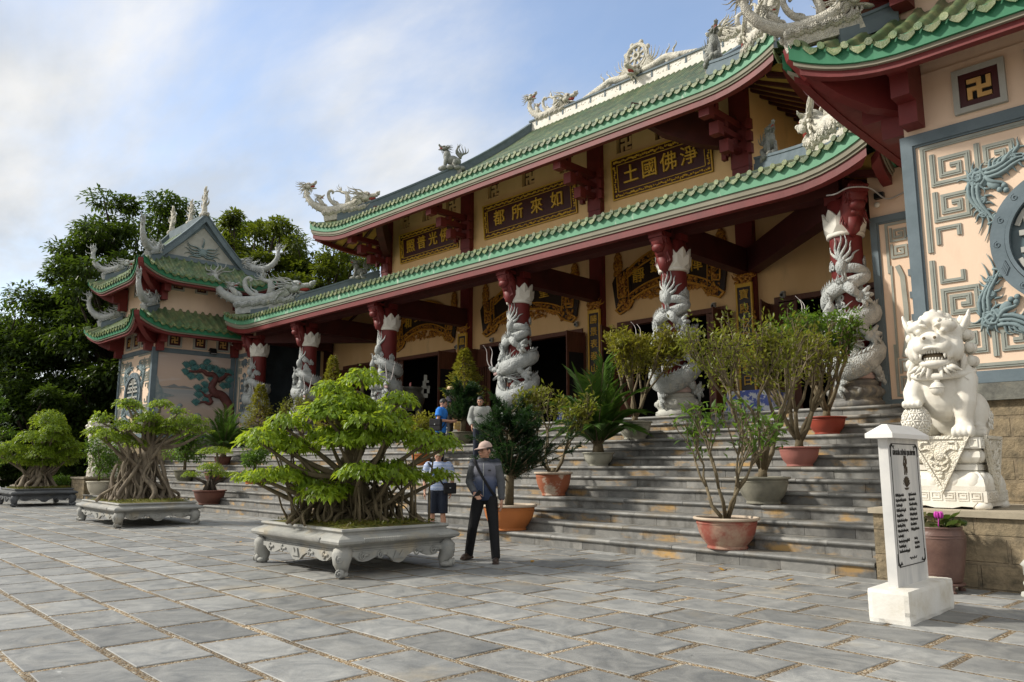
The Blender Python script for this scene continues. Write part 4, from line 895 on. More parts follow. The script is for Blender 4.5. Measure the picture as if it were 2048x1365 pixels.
def fret_unit(s):
    return [(0, 0), (0, -s), (s, -s), (s, -0.22 * s), (0.25 * s, -0.22 * s), (0.25 * s, -0.75 * s), (0.75 * s, -0.75 * s), (0.75 * s, -0.47 * s), (0.5 * s, -0.47 * s)]
def bat_relief(mb, M, s, m=0):
    """swirling phoenix-bat corner ornament reaching right and down from its head at the origin"""
    def fl(x, z, dx, dz, Ln, r, ph=0.0, rise=0.0, wave=0.12):
        t = MB(); flame(t, (x, -0.03, z), (dx, 0, dz), Ln, r, wave, (dz, 0, -dx), 0, 9, 6, ph, 0.55, rise); mb.join(t, M @ Matrix.Scale(s, 4), m)
    for k in range(7):
        a = 1.2 + 0.62 * k; fl(0, 0, math.cos(a), math.sin(a), 0.42 + 0.06 * (k % 2), 0.085, k)
    for k in range(6):
        t = k / 5; fl(0.15 + 0.62 * t, 0.10 + 0.30 * t * t, 0.55 - 0.2 * t, 0.9, 0.42, 0.085, k); fl(0.02 + 0.05 * t, -0.2 - 0.62 * t, -0.9, -0.25 - 0.5 * t, 0.34, 0.075, k)
    for o in (0, 0.10, 0.20): fl(0.1, o, 1.0, 0.30, 1.30 - o, 0.11, 0.3, 0.25); fl(-o, -0.05, 0.12, -1.0, 1.70 - o * 2, 0.10, 0.2, 0.0, 0.10)
    for k in range(5): fl(0.3 + 0.16 * k, 0.02 + 0.06 * k, 0.75, -0.55, 0.26, 0.06, k); fl(0.10, -0.25 - 0.18 * k, 0.85, -0.35, 0.22, 0.055, k)
    fl(0.15, 0.02, 0.7, -0.65, 0.62, 0.12, 0); fl(0.35, 0.2, 1.0, 0.55, 0.9, 0.10, 1.0)
    fl(0.10, -1.15, 0.8, 0.35, 0.35, 0.07, 0); fl(0.95, 0.35, 1.0, -0.1, 0.6, 0.10, 2.0)
    t = MB(); swirl(t, (0, -0.05, 0.02), 0.24, (0, -1, 0), (0, 0, 1), 0, 2.0, 0.22); t.ell((0, -0.03, 0), (0.26, 0.07, 0.26)); t.ell((0.30, -0.05, -0.22), (0.16, 0.06, 0.11), 0, 10, 6, Matrix.Rotation(0.7, 3, 'Y'))
    for x, z in ((0.42, -0.38), (0.52, -0.30), (0.55, -0.42)): t.ell((x, -0.05, z), 0.07, 0, 8, 5)
    for x, z in ((0.45, 0.22), (0.75, 0.36), (0.05, -0.55), (0.30, -1.02), (0.05, -0.9)): t.ell((x, -0.04, z), (0.10, 0.06, 0.10), 0, 8, 6); swirl(t, (x, -0.07, z), 0.1, (0, -1, 0), (0, 0, 1), 0, 1.5, 0.2)
    mb.join(t, M @ Matrix.Scale(s, 4), m)
def latt_window(parent, O, M, s, name='lattice_window'):
    """square lattice opening: pale frame, recessed maroon board, gold four-armed lattice. M: local x right, y into the wall, z up, origin centre"""
    f = MB(); a = s / 2; t = s * 0.12
    for x0, x1, z0, z1 in ((-a, a, a - t, a), (-a, a, -a, -a + t), (-a, -a + t, -a + t, a - t), (a - t, a, -a + t, a - t)): f.bx(x0, x1, -0.07, 0.02, z0, z1, 0, M)
    fo = rel(f, name, frameg, parent, O)
    b = MB(); i = a - t; k = s * 0.25
    for x0, x1, z0, z1 in ((-i, i, k, i), (-i, i, -i, -k), (-i, -k, -k, k), (k, i, -k, k)): b.bx(x0, x1, -0.045, -0.008, z0, z1, 0, M)
    rel(b, 'board', maroon, fo, O)
    b = MB(); b.bx(-i, i, -0.007, -0.002, -i, i, 0, M); rel(b, 'opening_shade', black, fo, O)  # near-black sheet on the solid wall, painted as the shade inside the lattice
    b = MB(); b.join(manji_mb(s * 0.46, 0.03, 0), M @ Matrix.Translation((0, -0.010, 0))); rel(b, 'lattice', MATS['ochre_lattice'], fo, O)
def rel(mb, name, mats, parent, O, rnd=None):
    mb.v = [(x - O.x, y - O.y, z - O.z) for x, y, z in mb.v]; return mb.build(name, mats, parent, rnd)
def stack_char(mb, x, z0, z1, w, y, M):
    """tall longevity character built of stacked bars"""
    mb.bx(x - 0.05, x + 0.05, y - 0.035, y, z0, z1, 0, M); n = 9
    for i in range(n):
        z = z1 - 0.12 - (z1 - z0 - 0.2) * i / (n - 1); ww = w * (0.6 if i == 0 else 1.0) * (0.85 + 0.15 * (i % 2)); mb.bx(x - ww / 2, x + ww / 2, y - 0.03, y - 0.001, z - 0.065, z + 0.065, 0, M)
    for s_ in (-1, 1):
        for i in (2, 4, 6): 
            z = z1 - 0.12 - (z1 - z0 - 0.2) * (i + 0.5) / (n - 1); mb.bx(x + s_ * w * 0.3 - 0.05, x + s_ * w * 0.3 + 0.05, y - 0.028, y - 0.002, z - 0.12, z + 0.12, 0, M)
def tower(name, label, sgn):
    """sgn=-1: left tower, +1: right tower.  inner face towards the stairs"""
    xin = XC + sgn * 15.24; xout = XC + sgn * 19.25; x0, x1 = min(xin, xout), max(xin, xout); cx = (x0 + x1) / 2; yb = 16.05; cy = (YF + yb) / 2
    t = thing(name, label, 'tower', (cx, YF, 0)); O = Vector((cx, YF, 0))
    P = lambda mb, nm, mm, par=None: rel(mb, nm, mm, par or t, O)
    w = MB(); w.bx(x0, x1, YF, yb, ZP, 7.3); w.bx(x0 + 0.04, x1 - 0.04, YF + 0.04, yb - 0.04, 7.3, 9.9)
    # return wall beside the end column of the hall
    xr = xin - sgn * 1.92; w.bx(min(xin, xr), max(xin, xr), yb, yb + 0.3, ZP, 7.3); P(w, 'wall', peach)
    w = MB(); w.bx(x0 + 0.03, x1 - 0.03, YF + 0.03, yb, 0, 2.26); P(w, 'stone_base', blockm)
    w = MB(); w.bx(x0 - 0.05, x1 + 0.05, YF - 0.06, yb, 2.262, 2.50); P(w, 'plinth', plinthm)
    # blue-grey frames: front, side, return panel
    fr = MB(); y = YF - 0.05
    def frame(mb, a0, a1, z0, z1, wd, M):
        mb.bx(a0, a1, -0.055, 0, z1 - wd, z1, 0, M); mb.bx(a0, a1, -0.055, 0, z0, z0 + wd, 0, M); mb.bx(a0, a0 + wd, -0.055, 0, z0 + wd, z1 - wd, 0, M); mb.bx(a1 - wd, a1, -0.055, 0, z0 + wd, z1 - wd, 0, M)
        i = wd + 0.03
        mb.bx(a0 + wd, a1 - wd, -0.03, 0, z1 - i, z1 - wd, 0, M); mb.bx(a0 + wd, a0 + i, -0.03, 0, z0 + wd, z1 - i, 0, M); mb.bx(a1 - i, a1 - wd, -0.03, 0, z0 + wd, z1 - i, 0, M)
    MF = Matrix.Translation((cx, YF, 0)); hw = (x1 - x0) / 2
    frame(fr, -hw - 0.055, hw + 0.055, 2.505, 6.36, 0.17, MF)
    MS = Matrix.Translation((xin, cy, 0)) @ Matrix.Rotation(-sgn * PI / 2, 4, 'Z') @ Matrix.Identity(4); hd = (yb - YF) / 2
    MR = Matrix.Translation(((xin + xr) / 2, yb, 0))
    frame(fr, -hd + 0.001, hd - 0.056, 2.505, 6.36, 0.17, MS) if sgn < 0 else frame(fr, -hd + 0.056, hd - 0.001, 2.505, 6.36, 0.17, MS)
    frame(fr, -0.96 + (0.10 if sgn < 0 else 0), 0.96 - (0.10 if sgn > 0 else 0), 2.505, 6.35, 0.13, MR); P(fr, 'panel_frame', bluegrey)
    # key-fret border of the front panel
    ft = MB()
    for mx in (-1, 1):
        for mz in (-1, 1):
            M = MF @ Matrix.Translation((mx * -(hw - 0.24), 0, 4.43 + mz * 1.68)) @ Matrix.Diagonal((mx, 1, mz, 1)); s = 0.47
            def S(pts, ww=0.072): ft.strip(pts, ww, -0.022, -0.001, M); ft.strip(pts, ww * 0.25, -0.032, -0.018, M)
            S([(0.0, -1.62), (0.0, 0.0), (1.45, 0.0)]); S([(0.12 + x, -0.12 + z) for x, z in fret_unit(s)]); S([(0.72 + x, -0.12 + z) for x, z in fret_unit(s * 0.92)]); S([(0.12 + x, -0.71 + z) for x, z in fret_unit(s * 0.92)])
            S([(0.12, -1.52), (0.12, -1.28), (0.40, -1.28), (0.40, -1.42)], 0.06)
    P(ft, 'fret_border', relief)
    bt = MB()
    for mx in (-1, 1):
        for mz in (-1, 1): bat_relief(bt, MF @ Matrix.Translation((-mx * (hw - 0.95), -0.002, 4.43 + mz * 1.02)) @ Matrix.Diagonal((mx, 1, mz, 1)), 0.60)
    P(bt, 'phoenix_relief', reliefb)
    # round window
    rw = MB(); c = (cx, YF - 0.03, 4.42); ringy(rw, c, 0.80, 0.98, 0.06, 0, 56); ringy(rw, c, 0.74, 0.79, 0.09, 0, 56)
    for i in range(16):
        a = 2 * PI * i / 16
        if i % 4 != 1: swirl(rw, (cx + 0.89 * math.cos(a), YF - 0.088, 4.42 + 0.89 * math.sin(a)), 0.055, (0, -1, 0), (0, 0, 1), 0, 1.4, 0.13)
        else:
            for k in range(5): rw.box((cx + 0.89 * math.cos(a + 0.03 * (k - 2)), YF - 0.09, 4.42 + 0.89 * math.sin(a + 0.03 * (k - 2))), (0.014, 0.03, 0.12), 0, 0, 0, -a + PI / 4)
    ro = P(rw, 'round_window', bluegrey)
    rw = MB(); rw.lathe([(0.0, 0.0), (0.745, 0.0)], 48, (0, 0, 0), 0, True, 1, 1, False); rw.v = [(cx + x, YF - 0.012, 4.42 + y_) for x, y_, z in rw.v]; P(rw, 'glass', winm, ro)
    lt = MB()
    ML = Matrix.Translation((cx, YF - 0.03, 4.42))
    for pts in ([(-0.62, 0.12), (0.62, 0.12)], [(-0.62, -0.12), (0.62, -0.12)], [(-0.55, 0.30), (0.55, 0.30)], [(-0.55, -0.30), (0.55, -0.30)], [(0, -0.66), (0, 0.66)], [(-0.3, 0.12), (-0.3, 0.3)], [(0.3, 0.12), (0.3, 0.3)], [(-0.3, -0.12), (-0.3, -0.3)], [(0.3, -0.12), (0.3, -0.3)],
                [(-0.45, 0.48), (-0.15, 0.48), (-0.15, 0.62)], [(0.45, 0.48), (0.15, 0.48), (0.15, 0.62)], [(-0.45, -0.48), (-0.15, -0.48), (-0.15, -0.62)], [(0.45, -0.48), (0.15, -0.48), (0.15, -0.62)]): lt.strip(pts, 0.075, -0.035, 0.01, ML)
    for s_ in (-1, 1): lt.strip([(s_ * 0.68 * math.cos(a), 0.68 * math.sin(a)) for a in [0.35 + (PI / 2 - 0.35) * i / 8 for i in range(9)]], 0.06, -0.03, 0.01, ML); lt.strip([(s_ * 0.68 * math.cos(a), -0.68 * math.sin(a)) for a in [0.35 + (PI / 2 - 0.35) * i / 8 for i in range(9)]], 0.06, -0.03, 0.01, ML)
    P(lt, 'window_lattice', frameg, ro)
    # return panel ornament
    pn = MB(); xm = (xin + xr) / 2 - sgn * 0.0
    for mx in (-1, 1):
        for mz in (-1, 1):
            M = MR @ Matrix.Translation((mx * -0.66, 0, 4.43 + mz * 1.72)) @ Matrix.Diagonal((mx, 1, mz, 1)); s = 0.27
            pn.strip([(0, -1.0), (0, 0), (0.5, 0)], 0.05, -0.025, -0.001, M); pn.strip([(0.08 + x, -0.08 + z) for x, z in fret_unit(s)], 0.045, -0.025, -0.001, M); pn.strip([(0.08 + x, -0.42 + z) for x, z in fret_unit(s)], 0.045, -0.025, -0.001, M)
        pn.strip([(mx * 0.62, 3.45), (mx * 0.62, 5.3)], 0.04, -0.025, -0.001, MR)
        pn.strip([(mx * 0.50, 5.28), (mx * 0.42, 5.05), (mx * 0.40, 4.4), (mx * 0.42, 3.8), (mx * 0.50, 3.45)], 0.09, -0.03, -0.001, MR)
    P(pn, 'fret_border', relief)
    pn = MB(); stack_char(pn, 0, 3.45, 5.45, 0.62, 0, MR)
    for k in range(6): 
        t_ = MB(); flame(t_, (0.0, -0.02, 6.05), (math.cos(-0.5 - 0.42 * k), 0, math.sin(-0.5 - 0.42 * k)), 0.40, 0.07, 0.12, (0, 0, 1), 0, 8, 6, k); pn.join(t_, MR)
    P(pn, 'longevity_relief', bluegrey)
    # lattice windows: front and inner side, two storeys
    for d in (-0.95, 0.0, 0.95): latt_window(t, O, Matrix.Translation((cx + d * 0.98, YF, 6.82)), 0.68)
    for d in (-0.55, 0.45): latt_window(t, O, Matrix.Translation((cx + d * sgn * -1, YF + 0.04, 9.22)), 0.56)
    for d in (-1.0, 0.12, 1.18): latt_window(t, O, MS @ Matrix.Translation((d, 0, 6.74)), 0.62) if sgn < 0 else None
    for d in (-1.0, 0.05, 1.1): latt_window(t, O, MS @ Matrix.Translation((d, 0.04, 9.24)), 0.56) if sgn < 0 else None
    # mural on the face towards the stairs (left tower)
    if sgn < 0:
        mu = MB(); mu.bx(-hd + 0.17, hd - 0.23, -0.012, 0, 2.68, 6.19, 0, MS); P(mu, 'mural', muralm)
        MY = Matrix(((0, -1, 0, xin + 0.014), (1, 0, 0, 0), (0, 0, 1, 0), (0, 0, 0, 1)))   # (y_world, out, z)
        tr = MB()
        def tt(pts, r0, r1):
            C = cr([(a, b) for a, b in pts], 4); k = len(C); tr.tube([(xin + 0.03, a, b) for a, b in C], [r0 + (r1 - r0) * i / (k - 1) for i in range(k)], 7, 0)
        tt([(15.9, 2.9), (15.85, 3.54), (15.79, 4.0), (15.48, 4.42), (15.15, 4.52), (14.95, 4.78), (15.06, 5.04), (15.13, 5.22), (14.97, 5.36), (14.72, 5.36), (14.51, 5.49), (14.21, 5.44), (13.90, 5.42)], 0.27, 0.05)
        tt([(15.22, 5.1), (15.48, 5.27), (15.63, 5.43), (15.85, 5.4)], 0.13, 0.05); tt([(15.1, 4.5), (14.85, 4.38), (14.67, 4.42), (14.41, 4.65)], 0.11, 0.04); tt([(15.0, 4.2), (14.9, 4.04), (14.64, 4.12), (14.35, 4.01)], 0.10, 0.04); tt([(14.85, 4.4), (14.95, 4.2), (15.0, 4.1)], 0.09, 0.09)
        P(tr, 'pine_trunk_relief', barkr)
        fa = MB(); q = random.Random(4)
        for a, b in [(13.73, 5.42), (13.76, 5.72), (14.04, 5.82), (14.18, 5.63), (13.98, 5.25), (14.37, 5.23), (14.5, 5.69), (14.71, 5.93), (14.85, 5.67), (15.08, 5.64), (15.32, 5.41), (15.42, 5.56), (15.73, 5.54), (15.78, 5.19), (14.64, 4.91), (14.93, 5.13), (14.66, 4.66), (14.33, 4.74), (14.42, 4.45), (14.79, 4.23), (14.3, 4.1), (15.51, 4.92), (15.69, 4.93)]:
            r = q.uniform(0.21, 0.28); tip = []; a0 = q.uniform(-0.35, 0.35); n = 9
            for i in range(n):
                an = a0 + PI / 2 - 1.15 + 2.3 * i / (n - 1); tip += [(a + 0.72 * r * math.cos(an - 0.12), b - r * 0.5 + 0.80 * r * math.sin(an - 0.12)), (a + 1.05 * r * math.cos(an), b - r * 0.5 + 1.15 * r * math.sin(an))]
            fa.poly([(a, b - r * 0.75)] + tip, -0.05, 0, MY)
            for i in range(5):
                an = a0 + PI / 2 - 0.9 + 1.8 * i / 4; fa.tube([(xin + 0.066, a, b - r * 0.5), (xin + 0.07, a + 0.8 * r * math.cos(an), b - r * 0.5 + 0.85 * r * math.sin(an))], 0.012, 4)
        P(fa, 'pine_foliage_relief', tealm)
        mo = MB(); mo.poly([(12.7, 4.66), (13.0, 4.70), (13.15, 4.76), (13.3, 4.82), (13.5, 4.73), (13.75, 4.77), (13.95, 4.72), (14.3, 4.66)], -0.016, 0, MY); P(mo, 'painted_mountains', mountm)
        mo = MB(); mo.poly([(12.52, 4.05), (12.52, 5.2), (12.62, 5.0), (12.66, 4.8), (12.82, 4.55), (12.9, 4.40), (13.25, 4.36), (13.35, 4.30), (12.95, 4.22), (13.1, 4.15)], -0.017, 0, MY); P(mo, 'painted_shore', shorem)
        mo = MB()
        for a, b, r in ((12.65, 3.60, 0.2), (13.45, 3.66, 0.26), (13.62, 3.9, 0.12), (14.4, 3.45, 0.2)): mo.ell((xin, a, b), (0.06, r, r * 0.8))
        P(mo, 'rock_relief', shorem)
    # roofs
    ov = 1.15; hx = hw + ov; hy = hd + ov
    for nm, z0, pf, lift in (('lower_roof', 7.45 if sgn > 0 else 7.2, prof3, 0.42 if sgn > 0 else 0.5), ('upper_roof', 9.42, prof4, 0.55)):
        up = nm == 'upper_roof'; B = hy if up else ov
        SL = [Slope(hx, B, z0, pf, place(cx, cy - hy, 0), lift, 1.7, 0.2, hipB=ov), Slope(hy, ov, z0, pf, place(cx - hx, cy, -PI / 2), lift, 1.7, 0.2), Slope(hy, ov, z0, pf, place(cx + hx, cy, PI / 2), lift, 1.7, 0.2), Slope(hx, B, z0, pf, place(cx, cy + hy, PI), lift, 1.7, 0.2, hipB=ov)]
        q = MB()
        for S in SL[:3]: roof_tiles(q, S, 0.32, 12 if up else 6, 0.075)
        S = SL[3]
        for i in range(12):
            a0 = -hx + 2 * hx * i / 12; a1 = a0 + 2 * hx / 12; q.add([S.pt(a0, 0), S.pt(a1, 0), S.pt(a1, S.bmax(a1)), S.pt(a0, S.bmax(a0))], [(0, 1, 2, 3)])
        r = rel(q, nm, [tileg, tilee], t, O, tile_rnd(q))
        for nm2, mm, z_0, z_1, i0, i1 in (('green_fascia', fasciad, -0.26, 0.0, 0.0, 0.08), ('eave_moulding', mould, -0.32, -0.262, 0.04, 0.14), ('eave_beam', redp, -0.42, -0.322, 0.10, 0.24)):
            f = MB()
            for S in SL: eave_band(f, S, z_0, z_1, i0, i1, 0, 28)
            P(f, nm2, mm, r)
        f = MB()
        for S in (SL[0], SL[3]): soffit(f, S, -0.36, ov, 1, 16, 0.42, 0, 0.2)
        for S in (SL[1], SL[2]): soffit(f, S, -0.42, ov, 0, 16, 0, 0, 0.12, True)
        P(f, 'soffit', [redp, yellowp], r)
        for ax in (-1, 1):
            for ay, S in ((-1, SL[0]), (1, SL[3])):
                f = MB(); k2 = MB()
                pts = [S.pt(ax * (1 if ay < 0 else -1) * (hx - b), b, 0.05) for b in [0.5 + (ov - 0.5) * i / 6 for i in range(7)]]
                ridge_bar(f, pts, 0.11, 0.26)
                if up:
                    xg = cx + ax * (hx - ov); yy = [cy + ay * (hy - ov - (hy - ov) * i / 6) for i in range(7)]; ridge_bar(f, [(xg, y_, z0 + pf(hy - abs(y_ - cy)) + 0.05) for y_ in yy], 0.14, 0.30)
                # hip beam under each corner, curving up to the tip
                wx = cx + ax * hw; wy = cy + ay * hd; MH = Matrix.Translation((wx, wy, 0)) @ Matrix.Rotation(math.atan2(ay, ax), 4, 'Z'); zb = z0 - 0.42
                prof = [(-0.05, zb - 0.28), (0.5, zb - 0.20), (1.0, zb + 0.02), (1.45, zb + 0.34), (1.72, zb + 0.66), (1.76, zb + 0.86), (1.2, zb + 0.45), (0.5, zb + 0.42), (-0.05, zb + 0.7)]
                n = len(prof); vs = [MH @ Vector((x, -0.11, z)) for x, z in prof] + [MH @ Vector((x, 0.11, z)) for x, z in prof]
                k2.add(vs, [tuple(range(n)), tuple(range(2 * n - 1, n - 1, -1))] + [(i, i + n, (i + 1) % n + n, (i + 1) % n) for i in range(n)])
                # stepped corbels on both walls next to the corner
                for hor in (0, 1):
                    for i, (d, z_a, z_b) in enumerate(((0.95, zb + 0.10, zb + 0.42), (0.62, zb - 0.24, zb + 0.098), (0.34, zb - 0.58, zb - 0.242))):
                        if hor == 0: x_ = wx - ax * 0.18; y_a = wy + ay * 0.001; y_b = wy + ay * d; k2.bx(x_ - 0.13, x_ + 0.13, min(y_a, y_b), max(y_a, y_b), z_a, z_b)
                        else: y_ = wy - ay * 0.18; x_a = wx + ax * 0.001; x_b = wx + ax * d; k2.bx(min(x_a, x_b), max(x_a, x_b), y_ - 0.13, y_ + 0.13, z_a, z_b)
                P(f, 'hip_ridge', bluegrey, r); P(k2, 'corner_bracket', redp, r)
        if up:
            zr = z0 + pf(hy); f = MB(); f.bx(cx - hw, cx + hw, cy - 0.14, cy + 0.14, zr - 0.1, zr + 0.28); P(f, 'ridge', bluegrey, r)
            for ax in (-1, 1):
                xg = cx + ax * (hx - ov - 0.06); ys = [cy - (hy - ov) + (hy - ov) * 2 * i / 12 for i in range(13)]
                g_ = MB(); pts = [(y_, z0 + pf(hy - abs(y_ - cy)) - 0.02) for y_ in ys]; n = len(pts)
                g_.add([(xg, y_, z) for y_, z in pts], [tuple(range(n))]); gp = P(g_, 'gable', frameg, r)
                g_ = MB(); i_ = 0.42; MG = Matrix.Translation((xg + ax * 0.002, cy, 0)) @ Matrix.Rotation(ax * PI / 2, 4, 'Z'); b0 = z0 + pf(ov)
                g_.strip([(-1.72, b0 + 0.10), (0, zr - 0.22), (1.72, b0 + 0.10), (-1.72, b0 + 0.10)], 0.13, -0.06, 0, MG); g_.strip([(-1.9, b0 + 0.02), (1.9, b0 + 0.02)], 0.10, -0.10, 0, MG)
                P(g_, 'gable_trim', bluegrey, gp)
                g_ = MB()
                for k in range(5):
                    for s_ in (-1, 1):
                        t_ = MB(); flame(t_, (s_ * 0.08, -0.03, b0 + 0.55 - 0.05 * k), (s_ * 1.0, 0, 0.55 - 0.22 * k), 0.75 - 0.03 * k + 0.1 * (k > 1), 0.06, 0.12, (0, 0, 1), 0, 8, 6, k); g_.join(t_, MG)
                t_ = MB(); flame(t_, (0, -0.03, b0 + 0.5), (0, 0, 1), 0.7, 0.06); t_.ell((0, -0.03, b0 + 0.5), (0.2, 0.06, 0.18)); g_.join(t_, MG)
                P(g_, 'gable_relief', reliefb, gp)
                put(flm_me, 'flame_crest', (cx + ax * hw * 0.92, cy, zr + 0.25), 0 if ax > 0 else PI, 0.95, r, O)
            put(flm_me, 'flame_crest', (cx + 0.3, cy, zr + 0.25), 0.3, 0.8, r, O)
        big = sgn > 0 and not up
        for ax in (-1, 1):
            for ay in (-1, 1):
                b = 0.62 if not big else 0.28; S = SL[0] if ay < 0 else SL[3]; p = S.pt(ax * (1 if ay < 0 else -1) * (hx - b), b, 0.20)
                put(tow_me if not big else hipd_w, 'corner_dragon', p, math.atan2(-ay, -ax), 0.98 if not big else 0.52, r, O, -0.30)
    return t
tower('left_tower', 'two tiered square tower with a painted pine and lake mural facing the stairs', -1)
tower('right_tower', 'peach tower behind the white lion with blue phoenix reliefs on its front', 1)
# stone plinth blocks at the two ends of the stairs
for sgn in (-1, 1):
    xin = XC + sgn * 15.235; xo = xin + sgn * 1.62; O = Vector(((xin + xo) / 2, 10.05, 0)); a, b = min(xin, xo), max(xin, xo)
    t = thing('stone_plinth', 'rough stone block plinth carrying the lion at the %s end of the stairs' % ('right' if sgn > 0 else 'left'), 'plinth', O, 0, 'lion plinths')
    w = MB(); w.bx(a, b, 10.05, YF + 0.02, 0, 0.79); rel(w, 'block_wall', blockm, t, O)
    w = MB(); w.bx(a - 0.04, b + 0.04, 10.0, YF + 0.02, 0.792, 0.855); rel(w, 'cap_slab', mat('cap_stone%d' % sgn, (0.42, 0.36, 0.27), (0.30, 0.26, 0.19), 0.8, 3.0, 0.2, 25), t, O)
# ---------------------------------------------------------------- boards, lion, stele, urns and fittings
blackboard = mat('black_lacquer', (0.022, 0.014, 0.012), (0.03, 0.02, 0.015), 0.4, 3.0)
def at(M, mb): return [tuple(M @ Vector(p)) for p in mb.v]
def name_board(chars, x0, x1, z0, z1, label):
    cx, cz = (x0 + x1) / 2, (z0 + z1) / 2; W_, H_ = x1 - x0, z1 - z0
    t = thing('name_board', label, 'sign', (cx, YW - 0.03, cz), 0, 'name boards on the upper wall'); t.rotation_euler = (R(5), 0, 0)
    b = MB(); b.bx(-W_ / 2, W_ / 2, -0.05, -0.012, -H_ / 2, H_ / 2); b.build('backing', maroon, t)
    f = MB(); e = 0.035; fw = H_ * 0.17
    for a0, a1, c0, c1 in ((-W_ / 2, W_ / 2, H_ / 2 - e, H_ / 2), (-W_ / 2, W_ / 2, -H_ / 2, -H_ / 2 + e), (-W_ / 2, -W_ / 2 + e, -H_ / 2 + e, H_ / 2 - e), (W_ / 2 - e, W_ / 2, -H_ / 2 + e, H_ / 2 - e)): f.bx(a0, a1, -0.10, -0.02, c0, c1)
    i = fw; g_ = 0.018
    for a0, a1, c0, c1 in ((-W_ / 2 + i, W_ / 2 - i, H_ / 2 - i - g_, H_ / 2 - i), (-W_ / 2 + i, W_ / 2 - i, -H_ / 2 + i, -H_ / 2 + i + g_), (-W_ / 2 + i, -W_ / 2 + i + g_, -H_ / 2 + i, H_ / 2 - i), (W_ / 2 - i - g_, W_ / 2 - i, -H_ / 2 + i, H_ / 2 - i)): f.bx(a0, a1, -0.085, -0.051, c0, c1)
    f.build('gilt_frame', gold, t)
    c = MB(); q = random.Random(int(-x0 * 10))
    # carved dragon and cloud band inside the frame
    for (ax, lo, hi, fx) in (('x', -W_ / 2 + 0.1, W_ / 2 - 0.1, H_ / 2 - fw / 2 - 0.01), ('x', -W_ / 2 + 0.1, W_ / 2 - 0.1, -H_ / 2 + fw / 2 + 0.01), ('z', -H_ / 2 + 0.25, H_ / 2 - 0.25, W_ / 2 - fw / 2 - 0.01), ('z', -H_ / 2 + 0.25, H_ / 2 - 0.25, -W_ / 2 + fw / 2 + 0.01)):
        n = max(2, int((hi - lo) / 0.075))
        for k in range(n):
            p = lo + (hi - lo) * (k + 0.5) / n; w = fx + 0.022 * math.sin(k * 1.7) + q.uniform(-.01, .01)
            x, z = (p, w) if ax == 'x' else (w, p)
            if abs(p) < 1e9: 
                c.ell((x, -0.06, z), (q.uniform(.025, .06), 0.03, q.uniform(.02, .05)), 0, 7, 5)
                a = q.uniform(0, 6.28); c.tube([(x, -0.07, z), (x + 0.06 * math.cos(a), -0.08, z + 0.06 * math.sin(a))], [0.018, 0.004], 5)
        c.build('carved_border', gold, t); c = MB()
    n = len(chars); iw = W_ - 2 * fw - 0.35
    for k, ch in enumerate(chars):
        x = -iw / 2 + iw * (k + 0.5) / n; text_mb(ch, H_ * 0.46, 0.05, Matrix.Translation((x, -0.05, 0.0)), 0, 0.004, 'CENTER').build('character', gold, t)
name_board('照普光佛', -26.72, -22.92, 9.95, 11.22, 'carved gilt name board reading 照普光佛, leftmost bay of the upper wall')
name_board('都所來如', -21.36, -16.66, 9.92, 11.24, 'widest carved gilt name board reading 都所來如, in the middle bay')
name_board('土國佛淨', -15.10, -11.38, 9.95, 11.32, 'carved gilt name board reading 土國佛淨, right bay of the upper wall')
goldo = mat('shaded_gilt', (0.58, 0.29, 0.03), (0.46, 0.20, 0.02), 0.5, 8.0, 0.3, 40)  # gold turned orange-brown, the tone of porch shade painted into it
